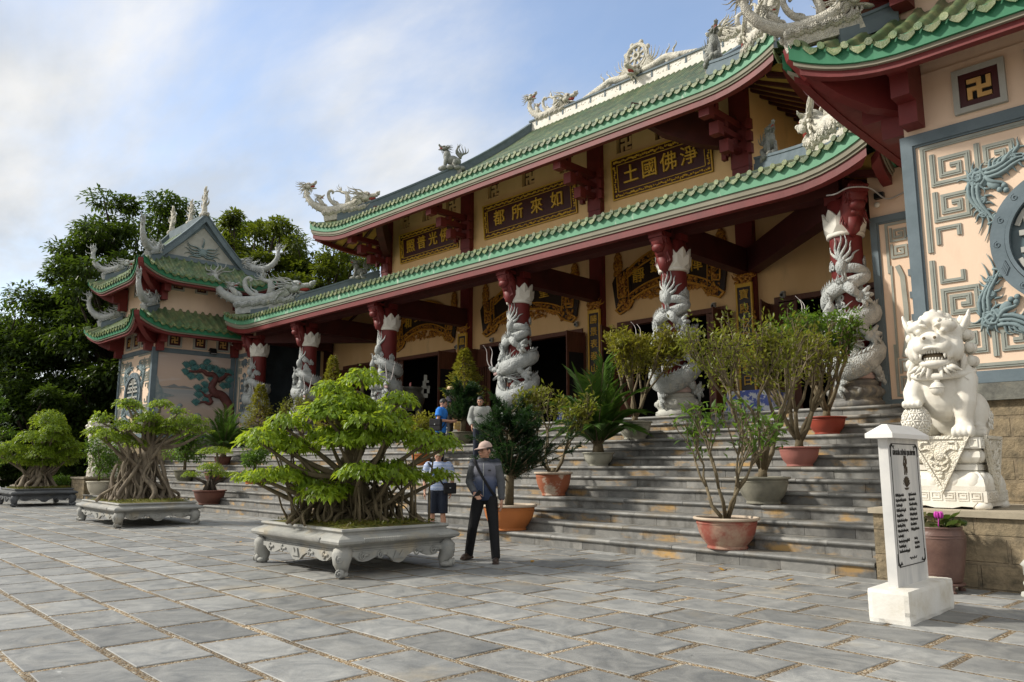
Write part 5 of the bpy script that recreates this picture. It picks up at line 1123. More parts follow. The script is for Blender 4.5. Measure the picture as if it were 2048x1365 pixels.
def scroll_board(cx, W_, chars, label):
    """open fan shaped scroll with rolled ends, brush pots and gilt carving"""
    t = thing('scroll_board', label, 'sign', (cx, YW - 0.02, 7.05), 0, 'scroll boards over the doors')
    hw = W_ / 2
    arc = lambda x, base, rise: base + rise * (1 - (x / (hw * 0.72)) ** 2)
    # black field
    n = 14; top = [(hw * 0.72 * (-1 + 2 * i / n), arc(hw * 0.72 * (-1 + 2 * i / n), 0.42, 0.55)) for i in range(n + 1)]; bot = [(hw * 0.72 * (-1 + 2 * i / n), arc(hw * 0.72 * (-1 + 2 * i / n), -0.62, 0.42)) for i in range(n + 1)]
    b = MB(); b.poly(top + bot[::-1], -0.05, 0)
    for s in (-1, 1): b.poly([(s * hw * 0.70, 0.55), (s * hw * 0.95, 0.30), (s * hw, 0.12), (s * hw * 0.94, -0.72), (s * hw * 0.86, -0.95), (s * hw * 0.66, -0.78), (s * hw * 0.60, -0.55)], -0.075, 0.0)
    b.build('lacquer_panel', blackboard, t)
    g_ = MB(); fr = [(x, z - 0.03) for x, z in top]
    g_.strip(top, 0.055, -0.085, -0.04); g_.strip([(x, z - 0.24) for x, z in top], 0.045, -0.085, -0.04); g_.strip(bot, 0.06, -0.085, -0.04); g_.strip([(x, z + 0.22) for x, z in bot], 0.045, -0.085, -0.04)
    for s in (-1, 1):
        g_.strip([(s * hw * 0.70, 0.50), (s * hw * 0.68, -0.50)], 0.03, -0.1, -0.05); g_.strip([(s * hw * 0.60, -0.56), (s * hw * 0.68, -0.78), (s * hw * 0.86, -0.93), (s * hw * 0.93, -0.80), (s * hw * 0.80, -0.58), (s * hw * 0.78, -0.45)], 0.055, -0.11, -0.05)
        for x_a, x_b, z_a, z_b in ((0.76, 0.76, 0.42, -0.42), (0.90, 0.88, 0.28, -0.40), (0.76, 0.90, -0.02, 0.02), (0.76, 0.88, -0.38, -0.42)): g_.strip([(s * hw * x_a, z_a), (s * hw * x_b, z_b)], 0.045, -0.105, -0.05)
    g_.build('gilt_border', goldo, t)
    c = MB(); q = random.Random(int(cx * -7))
    def scat(x0, x1, fz, n, r=0.05, y=-0.055):
        for _ in range(int(n * 1.5)):
            x = q.uniform(x0, x1); z0, z1 = fz(x); z = q.uniform(z0, z1); a = q.uniform(0, 6.28)
            c.ell((x, y - 0.01, z), (q.uniform(.5, 1) * r, 0.025, q.uniform(.4, 1) * r), 0, 6, 4); c.tube([(x, y - 0.02, z), (x + 0.09 * math.cos(a), y - 0.03, z + 0.09 * math.sin(a))], [0.016, 0.004], 4)
    scat(-hw * 0.7, hw * 0.7, lambda x: (arc(x, 0.42, 0.55) - 0.21, arc(x, 0.42, 0.55) - 0.04), 90); scat(-hw * 0.7, hw * 0.7, lambda x: (arc(x, -0.62, 0.42) + 0.03, arc(x, -0.62, 0.42) + 0.19), 90)
    for s in (-1, 1):
        a, b2 = sorted((s * hw * 0.77, s * hw * 0.88)); scat(a, b2, lambda x: (-0.36, 0.36), 34, 0.06, -0.085); a, b2 = sorted((s * hw * 0.66, s * hw * 0.88)); scat(a, b2, lambda x: (-0.84, -0.50), 30, 0.055, -0.085); a, b2 = sorted((s * hw * 0.70, s * hw * 0.745)); scat(a, b2, lambda x: (-0.45, 0.45), 14, 0.05, -0.085)
        # brush pot standing behind each rolled end
        x = s * hw * 0.90; c.lathe([(0.17, 0.32), (0.19, 0.40), (0.15, 0.52), (0.19, 0.60), (0.19, 0.78), (0.14, 0.84), (0.16, 0.96), (0.08, 1.08), (0.02, 1.2)], 10, (x, -0.03, 0), 0, True, 1, 0.35)
    # foliage fringe hanging below the arch
    for _ in range(110):
        x = q.uniform(-hw * 0.58, hw * 0.58); z = arc(x, -0.62, 0.42) - q.uniform(0.02, 0.36) * (1 - (x / (hw * 0.62)) ** 2); c.ell((x, -0.03, z), (0.07, 0.03, 0.05), 0, 6, 4); a = q.uniform(3.4, 6.0); c.tube([(x, -0.03, z), (x + 0.12 * math.cos(a), -0.05, z + 0.10 * math.sin(a))], [0.03, 0.004], 4)
    c.build('gilt_carving', goldc, t)
    for ch, fx in chars: x = fx * hw; text_mb(ch, 0.48, 0.04, Matrix.Translation((x, -0.05, arc(x, -0.06, 0.47))), 0, 0.004, 'CENTER').build('character', gold, t)
scroll_board((inner[2] + inner[3]) / 2, 4.15, [('靜', -0.5), ('鎮', -0.17), ('禪', 0.5)], 'black and gilt scroll board with the characters 靜鎮禪 above a doorway')
scroll_board((inner[1] + inner[2]) / 2, 4.95, [('能', 0.0), ('聖', 0.34)], 'black and gilt scroll board with the character 聖, above the central doorway')
scroll_board((inner[0] + inner[1]) / 2, 4.15, [('和', -0.5), ('安', -0.2)], 'black and gilt scroll board with the character 和, partly behind a porch beam')
for x, chars, lab in ((inner[3], '寶殿宏莊高懸日', 'tall couplet board beginning 寶殿 on the pillar nearest the right tower'), (inner[2], '勝景表泰山萬載', 'tall couplet board beginning 勝景 on the pillar right of the central doorway'), (inner[1], '鳳金銀東', 'tall couplet board ending 東, on the pillar left of the central doorway')):
    t = thing('couplet_board', lab, 'sign', (x - 0.02, YW - 0.24, 3.0), 0, 'couplet boards on the pillars')
    b = MB(); b.bx(-0.24, 0.24, -0.05, 0.015, 0, 3.30); b.build('lacquer_panel', blackboard, t)
    f = MB(); f.bx(-0.25, -0.20, -0.075, 0.0, 0, 3.36); f.bx(0.20, 0.25, -0.075, 0, 0, 3.36); f.bx(-0.2, 0.2, -0.07, 0, 3.25, 3.36); f.bx(-0.2, 0.2, -0.07, 0, 0, 0.1); f.build('gilt_frame', gold, t)
    c = MB(); q = random.Random(int(-x))
    for i in range(16): a = 0.2 + 2.74 * i / 15; flame(c, (0.22 * math.cos(a) * 0.8, -0.04, 3.45 + 0.06 * math.sin(a)), (math.cos(a), 0, math.sin(a) + 0.25), q.uniform(0.16, 0.30), 0.05, 0.12, (0, 0, 1), 0, 6, 5, i)
    for i in range(24): c.ell((q.uniform(-.24, .24), -0.05, 3.38 + q.uniform(-.02, .22)), (0.055, 0.04, 0.045), 0, 7, 5)
    c.build('carved_crest', goldc, t); c = MB()
    for i in range(60): c.ell((0.225 + q.uniform(-.02, .07), -0.02, q.uniform(0.4, 2.6)), (0.035, 0.035, 0.05), 0, 6, 4)
    c.build('carved_edge', goldc, t)
    for k, ch in enumerate(chars): text_mb(ch, 0.30, 0.03, Matrix.Translation((0, -0.05, 3.02 - 0.40 * k)), 0, 0.004, 'CENTER').build('character', gold, t)
# small fittings
pla = mat('pale_plastic', (0.45, 0.47, 0.46), None, 0.4); blk = mat('black_plastic', (0.015, 0.016, 0.017), None, 0.35)
for x, y, z, lab in ((-11.44, YW - 0.16, 5.86, 'small dome security camera over the doorway left of the right couplet board'), (-9.35, YW - 0.16, 5.86, 'small dome security camera over the rightmost doorway'), (-16.74, YW - 0.001, 6.02, 'small round wall speaker under the right end of the central scroll board'), (-20.9, YW - 0.001, 5.95, 'small round wall speaker under the left end of the central scroll board'), (-22.9, YW - 0.001, 5.9, 'small wall speaker beside the top of the doorway left of the centre')):
    t = thing('security_camera' if 'camera' in lab else 'wall_speaker', lab, 'camera' if 'camera' in lab else 'speaker', (x, y, z))
    b = MB(); b.ell((0, -0.09, 0), (0.085, 0.085, 0.085), 0, 14, 10); b.bx(-0.05, 0.05, -0.1, 0.0, 0.05, 0.10); b.build('housing', pla, t)
    b = MB(); b.ell((0, -0.15, -0.01), (0.045, 0.04, 0.045), 0, 10, 8); b.build('lens', blk, t)
t = thing('floodlight', 'black floodlight fixed above the pine mural on the left tower', 'lamp', (XC - 15.24 + 0.0, 14.88, 6.43), R(90))
b = MB(); b.box((0, -0.16, -0.03), (0.30, 0.10, 0.26), 0, 0, R(-25)); b.bx(-0.16, 0.16, -0.06, 0, -0.02, 0.02); b.build('housing', blk, t); b = MB(); b.box((0, -0.214, -0.055), (0.25, 0.012, 0.20), 0, 0, R(-25)); b.build('glass', MATS['pale_plastic'], t)
for (x, y, z, rz, lab) in ((XC - 15.24, 15.75, 6.85, 90, 'pale horn loudspeaker on the side wall of the left tower'), (-33.05, 16.05, 6.85, 20, 'pale horn loudspeaker beside the end dragon column near the left tower')):
    t = thing('horn_speaker', lab, 'speaker', (x, y, z), R(rz)); b = MB(); pr = [(0.02, 0.0), (0.05, 0.02), (0.06, 0.10), (0.13, 0.20), (0.14, 0.205), (0.12, 0.20), (0.04, 0.10), (0.0, 0.08)]
    b.lathe(pr, 16); b.v = [(x_, -0.08 - z_, y_) for x_, y_, z_ in b.v]; b.build('horn', whitep, t); b = MB(); b.bx(-0.02, 0.02, -0.12, 0.0, -0.02, 0.02); b.build('bracket', blk, t)
cab = mat('grey_cable', (0.42, 0.41, 0.40), None, 0.5)
c = MB(); c.tube(cr([(-6.25, 15.22, 6.78), (-6.05, 15.2, 6.76), (-5.8, 15.25, 6.84), (-5.5, 15.5, 6.82), (-5.35, 15.9, 6.66), (-5.1, 16.02, 6.72), (-4.7, 16.02, 6.86), (-4.2, 16.02, 6.95)], 5), 0.016, 6)
tag(c.build('cable', cab), 'grey cable looping from the end column bracket to the right tower wall', 'cable')
t = thing('junction_box', 'small black and white junction box on the wall beside the rightmost dragon column', 'electrical box', (-5.5, 16.05, 6.72)); b = MB(); b.bx(-0.09, 0.09, -0.1, 0, 0, 0.12); b.build('housing', blk, t); b = MB(); b.ell((-0.05, -0.06, -0.12), (0.06, 0.05, 0.06), 0, 10, 7); b.build('lamp', whitep, t)
# ---- stone lions
ivory = mat('lion_marble', (0.76, 0.74, 0.67), (0.66, 0.62, 0.54), 0.45, 3.0, 0.10, 40, stain=(0.44, 0.38, 0.28), sscale=3.2, slo=0.58, shi=0.82)
ivdark = mat('mouth_shadow_stone', (0.20, 0.15, 0.09), None, 0.8)
def stone_lion():
    """seated guardian lion facing -Y, base of the lion at z=0"""
    b = MB(); E_ = lambda c, r, M=None: b.ell(c, r, 0, 18, 12, M)
    E_((0, -0.20, 0.60), (0.37, 0.32, 0.40)); E_((0, 0.0, 0.88), (0.33, 0.30, 0.28)); E_((0, 0.22, 0.46), (0.33, 0.40, 0.44)); E_((0, -0.34, 0.86), (0.31, 0.22, 0.20))
    for s in (-1, 1):
        E_((s * 0.32, 0.36, 0.28), (0.19, 0.34, 0.30)); E_((s * 0.38, 0.08, 0.08), (0.12, 0.22, 0.09))
        for k in range(4): E_((s * 0.38 - 0.09 + 0.06 * k, -0.12, 0.055), (0.042, 0.07, 0.055))
        E_((s * 0.30, -0.26, 0.66), (0.17, 0.21, 0.24))
    b.tube([(0.30, -0.30, 0.70), (0.30, -0.36, 0.42), (0.27, -0.36, 0.22), (0.27, -0.40, 0.06)], [0.17, 0.155, 0.115, 0.125], 14)
    for k in range(4): E_((0.165 + 0.07 * k, -0.53, 0.065), (0.048, 0.09, 0.07))
    E_((0.27, -0.44, 0.09), (0.15, 0.14, 0.10))
    b.tube([(-0.30, -0.30, 0.66), (-0.37, -0.42, 0.52), (-0.36, -0.50, 0.44)], [0.165, 0.14, 0.11], 14); E_((-0.345, -0.50, 0.43), (0.13, 0.14, 0.075))
    for k in range(4): E_((-0.445 + 0.065 * k, -0.60, 0.405), (0.042, 0.075, 0.05))
    b.tube([(0.0, 0.55, 0.3), (0.02, 0.68, 0.6), (0.0, 0.60, 0.95)], [0.12, 0.14, 0.05], 10)
    # head
    E_((0, -0.34, 1.22), (0.345, 0.32, 0.31)); E_((0, -0.55, 1.14), (0.30, 0.16, 0.15)); E_((0, -0.66, 1.10), (0.235, 0.13, 0.095)); E_((0, -0.76, 1.185), (0.125, 0.07, 0.065))
    for s in (-1, 1):
        E_((s * 0.075, -0.785, 1.17), (0.065, 0.055, 0.055)); E_((s * 0.17, -0.60, 1.345), (0.175, 0.12, 0.075), Matrix.Rotation(s * 0.25, 3, 'Y')); E_((s * 0.16, -0.655, 1.265), (0.07, 0.05, 0.045)); E_((s * 0.14, -0.70, 1.075), (0.12, 0.10, 0.085)); E_((s * 0.27, -0.50, 1.06), (0.11, 0.16, 0.16)); E_((s * 0.21, -0.66, 0.985), (0.055, 0.06, 0.07))
        E_((s * 0.385, -0.30, 1.37), (0.05, 0.10, 0.13), Matrix.Rotation(s * 0.5, 3, 'Y')); E_((s * 0.43, -0.30, 1.46), (0.03, 0.06, 0.09), Matrix.Rotation(s * 0.3, 3, 'Y'))
    E_((0, -0.52, 1.42), (0.17, 0.15, 0.10)); E_((0, -0.59, 0.875), (0.215, 0.15, 0.065)); E_((0, -0.50, 0.90), (0.24, 0.15, 0.08))
    return b
def lion_detail():
    d = MB(); tt = MB(); q = random.Random(2); E_ = lambda c, r, m=0: d.ell(c, r, m, 10, 7)
    # mane curls over crown and down the neck
    for row, (z, yo, n, rr) in enumerate(((1.50, -0.22, 7, 0.30), (1.40, -0.10, 9, 0.37), (1.24, -0.06, 9, 0.40), (1.08, -0.06, 10, 0.42), (0.92, -0.04, 10, 0.43))):
        for i in range(n):
            a = -0.35 + (PI + 0.7) * i / (n - 1); x = rr * math.cos(a); y = yo + 0.30 * math.sin(a) - (0.10 if row else 0.18)
            if row == 0: x, y, z_ = -0.24 + 0.48 * i / (n - 1), -0.46 + 0.05 * abs(i - 3), 1.49 - 0.012 * (i - 3) ** 2
            else: z_ = z
            E_((x, y, z_), (0.072, 0.072, 0.068)); swirl(d, (x, y, z_), 0.066, (x, y + 0.34 - 0.3 * (row == 0), 0.15), (0, 0, 1), 0, 1.6, 0.26)
    for s in (-1, 1):
        for i in range(5): flame(d, (s * (0.30 + 0.01 * i), -0.42 + 0.07 * i, 1.02 - 0.03 * i), (s * 0.22, -0.10 + 0.06 * i, -1), 0.36, 0.07, 0.12, (1, 0, 0), 0, 8, 6, i)
        for i in range(4): flame(d, (s * (0.06 + 0.05 * i), -0.64, 0.84), (s * (0.25 + 0.30 * i), -0.02, -0.8 + 0.10 * i), 0.16, 0.05, 0.14, (0, 1, 0), 0, 8, 6, i)
        for k in range(3): E_((s * (0.12 + 0.07 * k), -0.70 + 0.03 * k, 1.385 - 0.008 * k), (0.03, 0.03, 0.028))
        flame(d, (s * 0.05, -0.70, 1.315), (s * 1.0, 0.15, 0.22), 0.24, 0.035, 0.1)
        tt.tube([(s * 0.155, -0.70, 1.01), (s * 0.16, -0.72, 0.925)], [0.032, 0.008], 7)
        for i in range(6): swirl(d, (s * 0.50, 0.2 + 0.06 * i, 0.15 + 0.07 * (i % 3)), 0.05, (s, 0, 0.1), (0, 0, 1))
        E_((s * 0.16, -0.695, 1.265), (0.04, 0.025, 0.03)); E_((s * 0.07, -0.835, 1.165), (0.022, 0.012, 0.018), 1)
    for i in range(7): tt.tube([(-0.11 + 0.037 * i, -0.735 + 0.003 * (i - 3) ** 2, 1.03), (-0.11 + 0.037 * i, -0.735 + 0.003 * (i - 3) ** 2, 0.99)], [0.018, 0.014], 6); tt.tube([(-0.11 + 0.037 * i, -0.70 + 0.003 * (i - 3) ** 2, 0.91), (-0.11 + 0.037 * i, -0.70 + 0.003 * (i - 3) ** 2, 0.945)], [0.018, 0.014], 6)
    mo = MB(); mo.ell((0, -0.58, 0.955), (0.17, 0.12, 0.06), 0, 12, 8)
    # moustache curl line of the upper lip
    d.tube(cr([(-0.24, -0.60, 0.965), (-0.14, -0.755, 1.035), (0, -0.775, 1.06), (0.14, -0.755, 1.035), (0.24, -0.60, 0.965)], 5), 0.02, 6)
    return d, tt, mo
def make_lion(sgn, label):
    cx = XC + sgn * 15.93; t = thing('stone_lion', label, 'statue', (cx, 10.90, 0.855), 0, 'white stone lions')
    p = MB(); w, dp = 0.47, 0.46
    p.bx(-w, w, -dp, dp, 0.085, 0.215); p.bx(-w + 0.02, w - 0.02, -dp + 0.02, dp - 0.02, 0.03, 0.0845)
    for sx in (-1, 1):
        for sy in (-1, 1): p.lathe([(0.0, 0.0), (0.09, 0.0), (0.11, 0.03), (0.10, 0.07), (0.08, 0.09)], 12, (sx * (w - 0.08), sy * (dp - 0.08), 0)); 
    for sy in (-1, 1): p.poly([(-w + 0.1, 0.085), (-w + 0.15, 0.03), (-0.2, 0.035), (-0.1, 0.012), (0.1, 0.012), (0.2, 0.035), (w - 0.15, 0.03), (w - 0.1, 0.085)], sy * dp - 0.02, sy * dp + 0.005)
    pr = [(0.455, 0.217), (0.46, 0.27), (0.445, 0.35), (0.40, 0.42), (0.345, 0.455), (0.375, 0.46), (0.375, 0.525), (0.345, 0.53), (0.39, 0.56), (0.425, 0.61), (0.425, 0.67), (0.385, 0.715), (0.45, 0.716), (0.45, 0.845), (0.0, 0.846)]
    vs = [(sx * r, sy * r, z) for r, z in pr for sx, sy in ((-1, -1), (1, -1), (1, 1), (-1, 1))]
    p.add(vs, [(i * 4 + c, i * 4 + (c + 1) % 4, (i + 1) * 4 + (c + 1) % 4, (i + 1) * 4 + c) for i in range(len(pr) - 1) for c in range(4)])
    for side in range(4):
        M = Matrix.Rotation(side * PI / 2, 4, 'Z')
        for z, zr, r, n in ((0.32, 0.115, 0.425, 4), (0.63, 0.085, 0.395, 3)):
            for i in range(n):
                ww = r / n; p.ell(M @ Vector((-r + 2 * r * (i + 0.5) / n, -r + 0.02, z)), (ww * 0.90, 0.062, zr), 0, 14, 10, M.to_3x3())
    for side in range(4):
        M = Matrix.Rotation(side * PI / 2, 4, 'Z') @ Matrix.Translation((0, -dp if side % 2 == 0 else -w, 0))
        for i in range(6):
            x = -0.36 + 0.144 * i
            p.strip([(x - 0.055, 0.105), (x + 0.055, 0.105), (x + 0.055, 0.195), (x - 0.055, 0.195), (x - 0.055, 0.13), (x + 0.03, 0.13), (x + 0.03, 0.17), (x - 0.02, 0.17)], 0.012, -0.010, 0.002, M)
        M2 = Matrix.Rotation(side * PI / 2, 4, 'Z') @ Matrix.Translation((0, -0.452, 0))
        for x in (-0.375, 0.375): p.strip([(x - 0.04, 0.74), (x + 0.04, 0.74), (x + 0.04, 0.82), (x - 0.04, 0.82), (x - 0.04, 0.74)], 0.012, -0.010, 0.002, M2)
    p.build('pedestal', ivory, t)
    # cloth triangle hanging over each face
    c = MB()
    for side in range(4):
        M = Matrix.Rotation(side * PI / 2, 4, 'Z') @ Matrix.Translation((0, -0.455, 0)); o = [(-0.32, 0.85), (0.32, 0.85), (0.0, 0.22)]
        c.poly(o, -0.02, 0.03, M); c.strip(o + [o[0]], 0.04, -0.04, -0.005, M)
        tt = MB()
        for s in (-1, 1):
            tt.tube(cr([(s * 0.02, -0.03, 0.52), (s * 0.10, -0.03, 0.58), (s * 0.06, -0.03, 0.66), (s * 0.13, -0.03, 0.72), (s * 0.20, -0.03, 0.70), (s * 0.19, -0.03, 0.79), (s * 0.11, -0.03, 0.79)], 4), 0.016, 6); tt.tube(cr([(s * 0.02, -0.03, 0.45), (s * 0.08, -0.03, 0.48), (s * 0.10, -0.03, 0.53)], 4), 0.014, 6)
        for z in (0.42, 0.47, 0.38): tt.ell((0, -0.03, z), (0.035, 0.02, 0.025), 0, 8, 6)
        tt.ell((0, -0.03, 0.64), (0.07, 0.02, 0.07), 0, 10, 6); c.join(tt, M)
    c.build('cloth_relief', mat('pitted_marble%d' % sgn, (0.76, 0.72, 0.62), (0.60, 0.55, 0.44), 0.6, 3.0, 0.9, 45, bdist=0.015, bumpkind='scale'), t)
    M = Matrix.Translation((0, 0, 0.845)) @ Matrix.Rotation(R(6), 4, 'Z') @ Matrix.Diagonal((0.84, 0.90, 1.03, 1)); lb = stone_lion(); lb.v = at(M, lb); sculpt('body', lb, 0.017, ivory, t, 3)
    d, tt, mo = lion_detail(); mo.v = at(M, mo); mo.build('mouth', ivdark, t); d.v = at(M, d); d.build('mane', [ivory, ivdark], t); tt.v = at(M, tt); tt.build('teeth', ivory, t)
    c = MB(); n = 28
    ring = [(0.385 * math.sin(-1.9 + 3.8 * i / n), -0.17 - 0.40 * math.cos(-1.9 + 3.8 * i / n), 0.80 - 0.075 * math.cos(-1.9 + 3.8 * i / n) * 1.0) for i in range(n + 1)]
    c.tube([(x * 1.05, y * 1.06, z) for x, y, z in ring], 0.055, 8, 0, True, 0.8)
    for i, p_ in enumerate(ring[4:-4]): c.ell((p_[0] * 1.09, p_[1] - 0.03 * (p_[1] < -0.3), p_[2]), (0.022, 0.02, 0.025), 0, 6, 5)
    c.v = at(M, c); c.build('collar', ivory, t)
    c = MB(); c.ell((0, -0.60, 0.58), (0.095, 0.09, 0.085), 0, 16, 10); c.tube([(0.097 * math.cos(a), -0.60 + 0.092 * math.sin(a), 0.59) for a in [2 * PI * i / 20 for i in range(21)]], 0.009, 5); c.ell((0, -0.60, 0.675), (0.05, 0.03, 0.035)); c.v = at(M, c); c.build('bell', ivory, t)
    # carved ball: geodesic ribs
    c = MB(); ce = Vector((-0.335, -0.48, 0.205)); bm = bmesh.new(); bmesh.ops.create_icosphere(bm, subdivisions=2, radius=0.195)
    vs = [ce + v.co for v in bm.verts]; c.add(vs, [tuple(v.index for v in f.verts) for f in bm.faces], 0, False)
    for e in bm.edges: c.tube([ce + e.verts[0].co * 1.03, ce + e.verts[1].co * 1.03], 0.009, 4)
    for f in bm.faces: c.ell(ce + f.calc_center_median() * 1.0, 0.022, 0, 6, 4)
    bm.free(); c.v = at(M, c); c.build('carved_ball', ivory, t)
    return t
lionR = make_lion(1, 'white stone guardian lion with a paw on a ball, behind the white stele')
lionL = dup(lionR); lionL.location = (XC - 15.93, 10.90, 0.855); lionL.scale = (-1, 1, 1); lionL['label'] = 'white stone guardian lion far away at the left end of the stairs, mostly behind bonsai'
# ---- inscribed stele
t = thing('inscribed_stele', 'white marble stele with black Vietnamese inscription and a little hipped cap', 'stone sign', (-2.725, 7.98, 0))
b = MB()
def rough_block(mb, x0, x1, y0, y1, z0, z1, q, ch=0.03):
    nx, ny, nz = 8, 20, 6; bm = bmesh.new(); bmesh.ops.create_cube(bm, size=1.0); bmesh.ops.subdivide_edges(bm, edges=bm.edges[:], cuts=7, use_grid_fill=True)
    vs = []
    for v in bm.verts:
        x, y, z = v.co; k = sum(abs(abs(a) - 0.5) < 1e-4 for a in (x, y, z)); f = 1 - (0.022 * (k - 1) if k > 1 else 0) - (q.uniform(0, 0.02) if k > 1 else 0)
        bit = 0.0
        if k > 1 and z < -0.2 and q.random() < 0.35: f -= 0.05
        vs.append((x0 + (x * f + 0.5) * (x1 - x0), y0 + (y * (1 - (1 - f) * 0.35) + 0.5) * (y1 - y0), z0 + ((z * f if z > 0 else z) + 0.5) * (z1 - z0)))
    mb.add(vs, [tuple(v.index for v in f.verts) for f in bm.faces], 0, False); bm.free()
rough_block(b, -0.18, 0.18, -0.60, 0.62, 0.0, 0.29, random.Random(3)); b.build('base_block', marble, t)
b = MB(); b.bx(-0.05, 0.036, -0.43, 0.38, 0.27, 1.63); b.build('slab', mat('veined_marble', (0.74, 0.72, 0.68), (0.50, 0.50, 0.49), 0.35, 1.6, 0.05, 30, stretch=(1, 3.5, 0.7)), t)
b = MB(); pr = [(-0.13, -0.52, 1.625), (0.115, -0.52, 1.625), (0.115, 0.47, 1.625), (-0.13, 0.47, 1.625)]; u = [(x, y, 1.665) for x, y, _ in pr]; k = [(-0.03, -0.36, 1.755), (0.016, -0.36, 1.755), (0.016, 0.31, 1.755), (-0.03, 0.31, 1.755)]
b.add(pr + u + k, [(3, 2, 1, 0), (8, 9, 10, 11)] + [(i, (i + 1) % 4, 4 + (i + 1) % 4, 4 + i) for i in range(4)] + [(4 + i, 4 + (i + 1) % 4, 8 + (i + 1) % 4, 8 + i) for i in range(4)]); b.build('cap', whitep if False else mat('cap_marble', (0.82, 0.81, 0.79), (0.76, 0.74, 0.70), 0.4, 2.0), t)
ink = mat('engraved_ink', (0.03, 0.028, 0.024), None, 0.6); bronze = mat('bronze_ink', (0.06, 0.04, 0.02), None, 0.5)
MT = Matrix.Translation((0.0365, -0.025, 0)) @ Matrix.Rotation(PI / 2, 4, 'Z')   # local x -> +Y, local -y -> +X
tx = MB(); fr_ = [(-0.345, 0.50), (-0.345, 1.535), (-0.30, 1.575), (0.30, 1.575), (0.345, 1.535), (0.345, 0.50), (0.30, 0.46), (-0.30, 0.46), (-0.345, 0.50)]
tx.strip(fr_, 0.008, -0.003, 0.001, MT)
for sx in (-1, 1):
    for z, sz in ((1.555, -1), (0.48, 1)):
        for k_ in range(3): tx.strip([(sx * 0.36, z + sz * 0.10 - sz * 0.02 * k_), (sx * (0.36 - 0.02 * k_), z - sz * 0.01 * k_), (sx * (0.25 + 0.01 * k_), z + sz * 0.012 * k_)], 0.008, -0.003, 0.001, MT)
text_mb('GIẢI NGHĨA CHỮ PHẬT QUA HÁN VĂN', 0.037, 0.003, MT @ Matrix.Translation((0, 0, 1.49)) @ Matrix.Diagonal((0.9, 1, 1.7, 1)), 0, 0.012, 'CENTER', tx)
lines_l = ['Chữ Phật ghép nét nhân', 'Cùng bên nét Phất ghép thành', 'Trái nhân là người', 'Chữ Phất nghĩa chẳng phải', 'Thân người hữu vi', 'Người tu hành cũng vượt qua', 'Hình tướng sắc không', 'Vượt ngoài ba cõi thong dong', 'An nhiên tự tại', 'Thong dong sáng trong giữa đời', 'Tâm như trăng sáng', 'Tỏa chiếu muôn nơi rạng ngời']
lines_r = ['Người vốn có tâm lành', 'Biết tu hạnh từ bi', 'Thấu suốt lẽ vô thường', 'Trở về bến giác xưa', 'Một lòng hướng thiện', 'Thường trụ tâm an vui', 'Gột sạch bụi trần', 'Vô lượng nghĩa thâm sâu']
for i, s in enumerate(lines_l): text_mb(s, 0.030, 0.003, MT @ Matrix.Translation((-0.31, 0, 1.10 - 0.046 * i)) @ Matrix.Diagonal((0.72, 1, 1.25, 1)), 0, 0.008, 'LEFT', tx)
for i, s in enumerate(lines_r): text_mb(s, 0.030, 0.003, MT @ Matrix.Translation((0.03, 0, 1.10 - 0.046 * i)) @ Matrix.Diagonal((0.72, 1, 1.25, 1)), 0, 0.008, 'LEFT', tx)
for i, s in enumerate(('Kính dâng', 'Phật lịch 2555', 'Mùa Phật đản')): text_mb(s, 0.027, 0.003, MT @ Matrix.Translation((0.10, 0, 0.69 - 0.042 * i)) @ Matrix.Diagonal((0.8, 1, 1.2, 1)), 0, 0.008, 'LEFT', tx)
tx.tube([tuple(MT @ Vector((-0.06 + 0.02 * i, -0.003, 0.52 + 0.012 * math.sin(i * 2.3)))) for i in range(10)], 0.004, 4)
tx.build('inscription', ink, t)
tx = MB(); text_mb('佛', 0.17, 0.004, MT @ Matrix.Translation((0.0, 0, 1.36)) @ Matrix.Diagonal((0.62, 1, 1.15, 1)), 0, 0.01, 'CENTER', tx)
for k_ in range(9):
    a = -1.4 + 2.8 * k_ / 8; tx.poly([(0.0, 1.17), (0.075 * math.sin(a - 0.16), 1.19 + 0.06 * math.cos(a)), (0.085 * math.sin(a), 1.20 + 0.075 * math.cos(a)), (0.075 * math.sin(a + 0.16), 1.19 + 0.06 * math.cos(a))], -0.003 - 0.0005 * k_, 0.001, MT)
tx.poly([(-0.06, 1.165), (0.06, 1.165), (0.03, 1.145), (-0.03, 1.145)], -0.003, 0.001, MT); tx.build('lotus_emblem', bronze, t)
# ---- brown jar with lotus leaves, on a carved stand
jar = mat('brown_glazed_jar', (0.15, 0.085, 0.065), (0.11, 0.06, 0.048), 0.45, 5.0, 0.2, 30, stain=(0.24, 0.16, 0.13), sscale=3.0, slo=0.6, shi=0.8)
lotl = mat('lotus_leaf', (0.045, 0.085, 0.025), (0.12, 0.09, 0.03), 0.5, 6.0, 0.2, 20, trans=((0.12, 0.2, 0.03), 0.25)); magenta = mat('magenta_petal', (0.55, 0.05, 0.40), None, 0.5)
t = thing('lotus_jar', 'brown ribbed jar with lotus leaves and a pink bloom, below the lion', 'plant pot', (-2.98, 9.68, 0))
b = MB(); b.lathe([(0.20, 0.10), (0.21, 0.12), (0.235, 0.25), (0.265, 0.45), (0.275, 0.56), (0.265, 0.64), (0.24, 0.675), (0.25, 0.685), (0.25, 0.70), (0.215, 0.70), (0.21, 0.62), (0.0, 0.62)], 32)
for z, r in ((0.58, 0.277), (0.61, 0.273), (0.20, 0.226), (0.17, 0.220)): b.lathe([(r - 0.006, z - 0.008), (r + 0.004, z), (r - 0.006, z + 0.008)], 32, cap=False)
b.build('jar', jar, t); b = MB(); b.lathe([(0.0, 0.075), (0.23, 0.075), (0.24, 0.085), (0.23, 0.10), (0.0, 0.10)], 24)
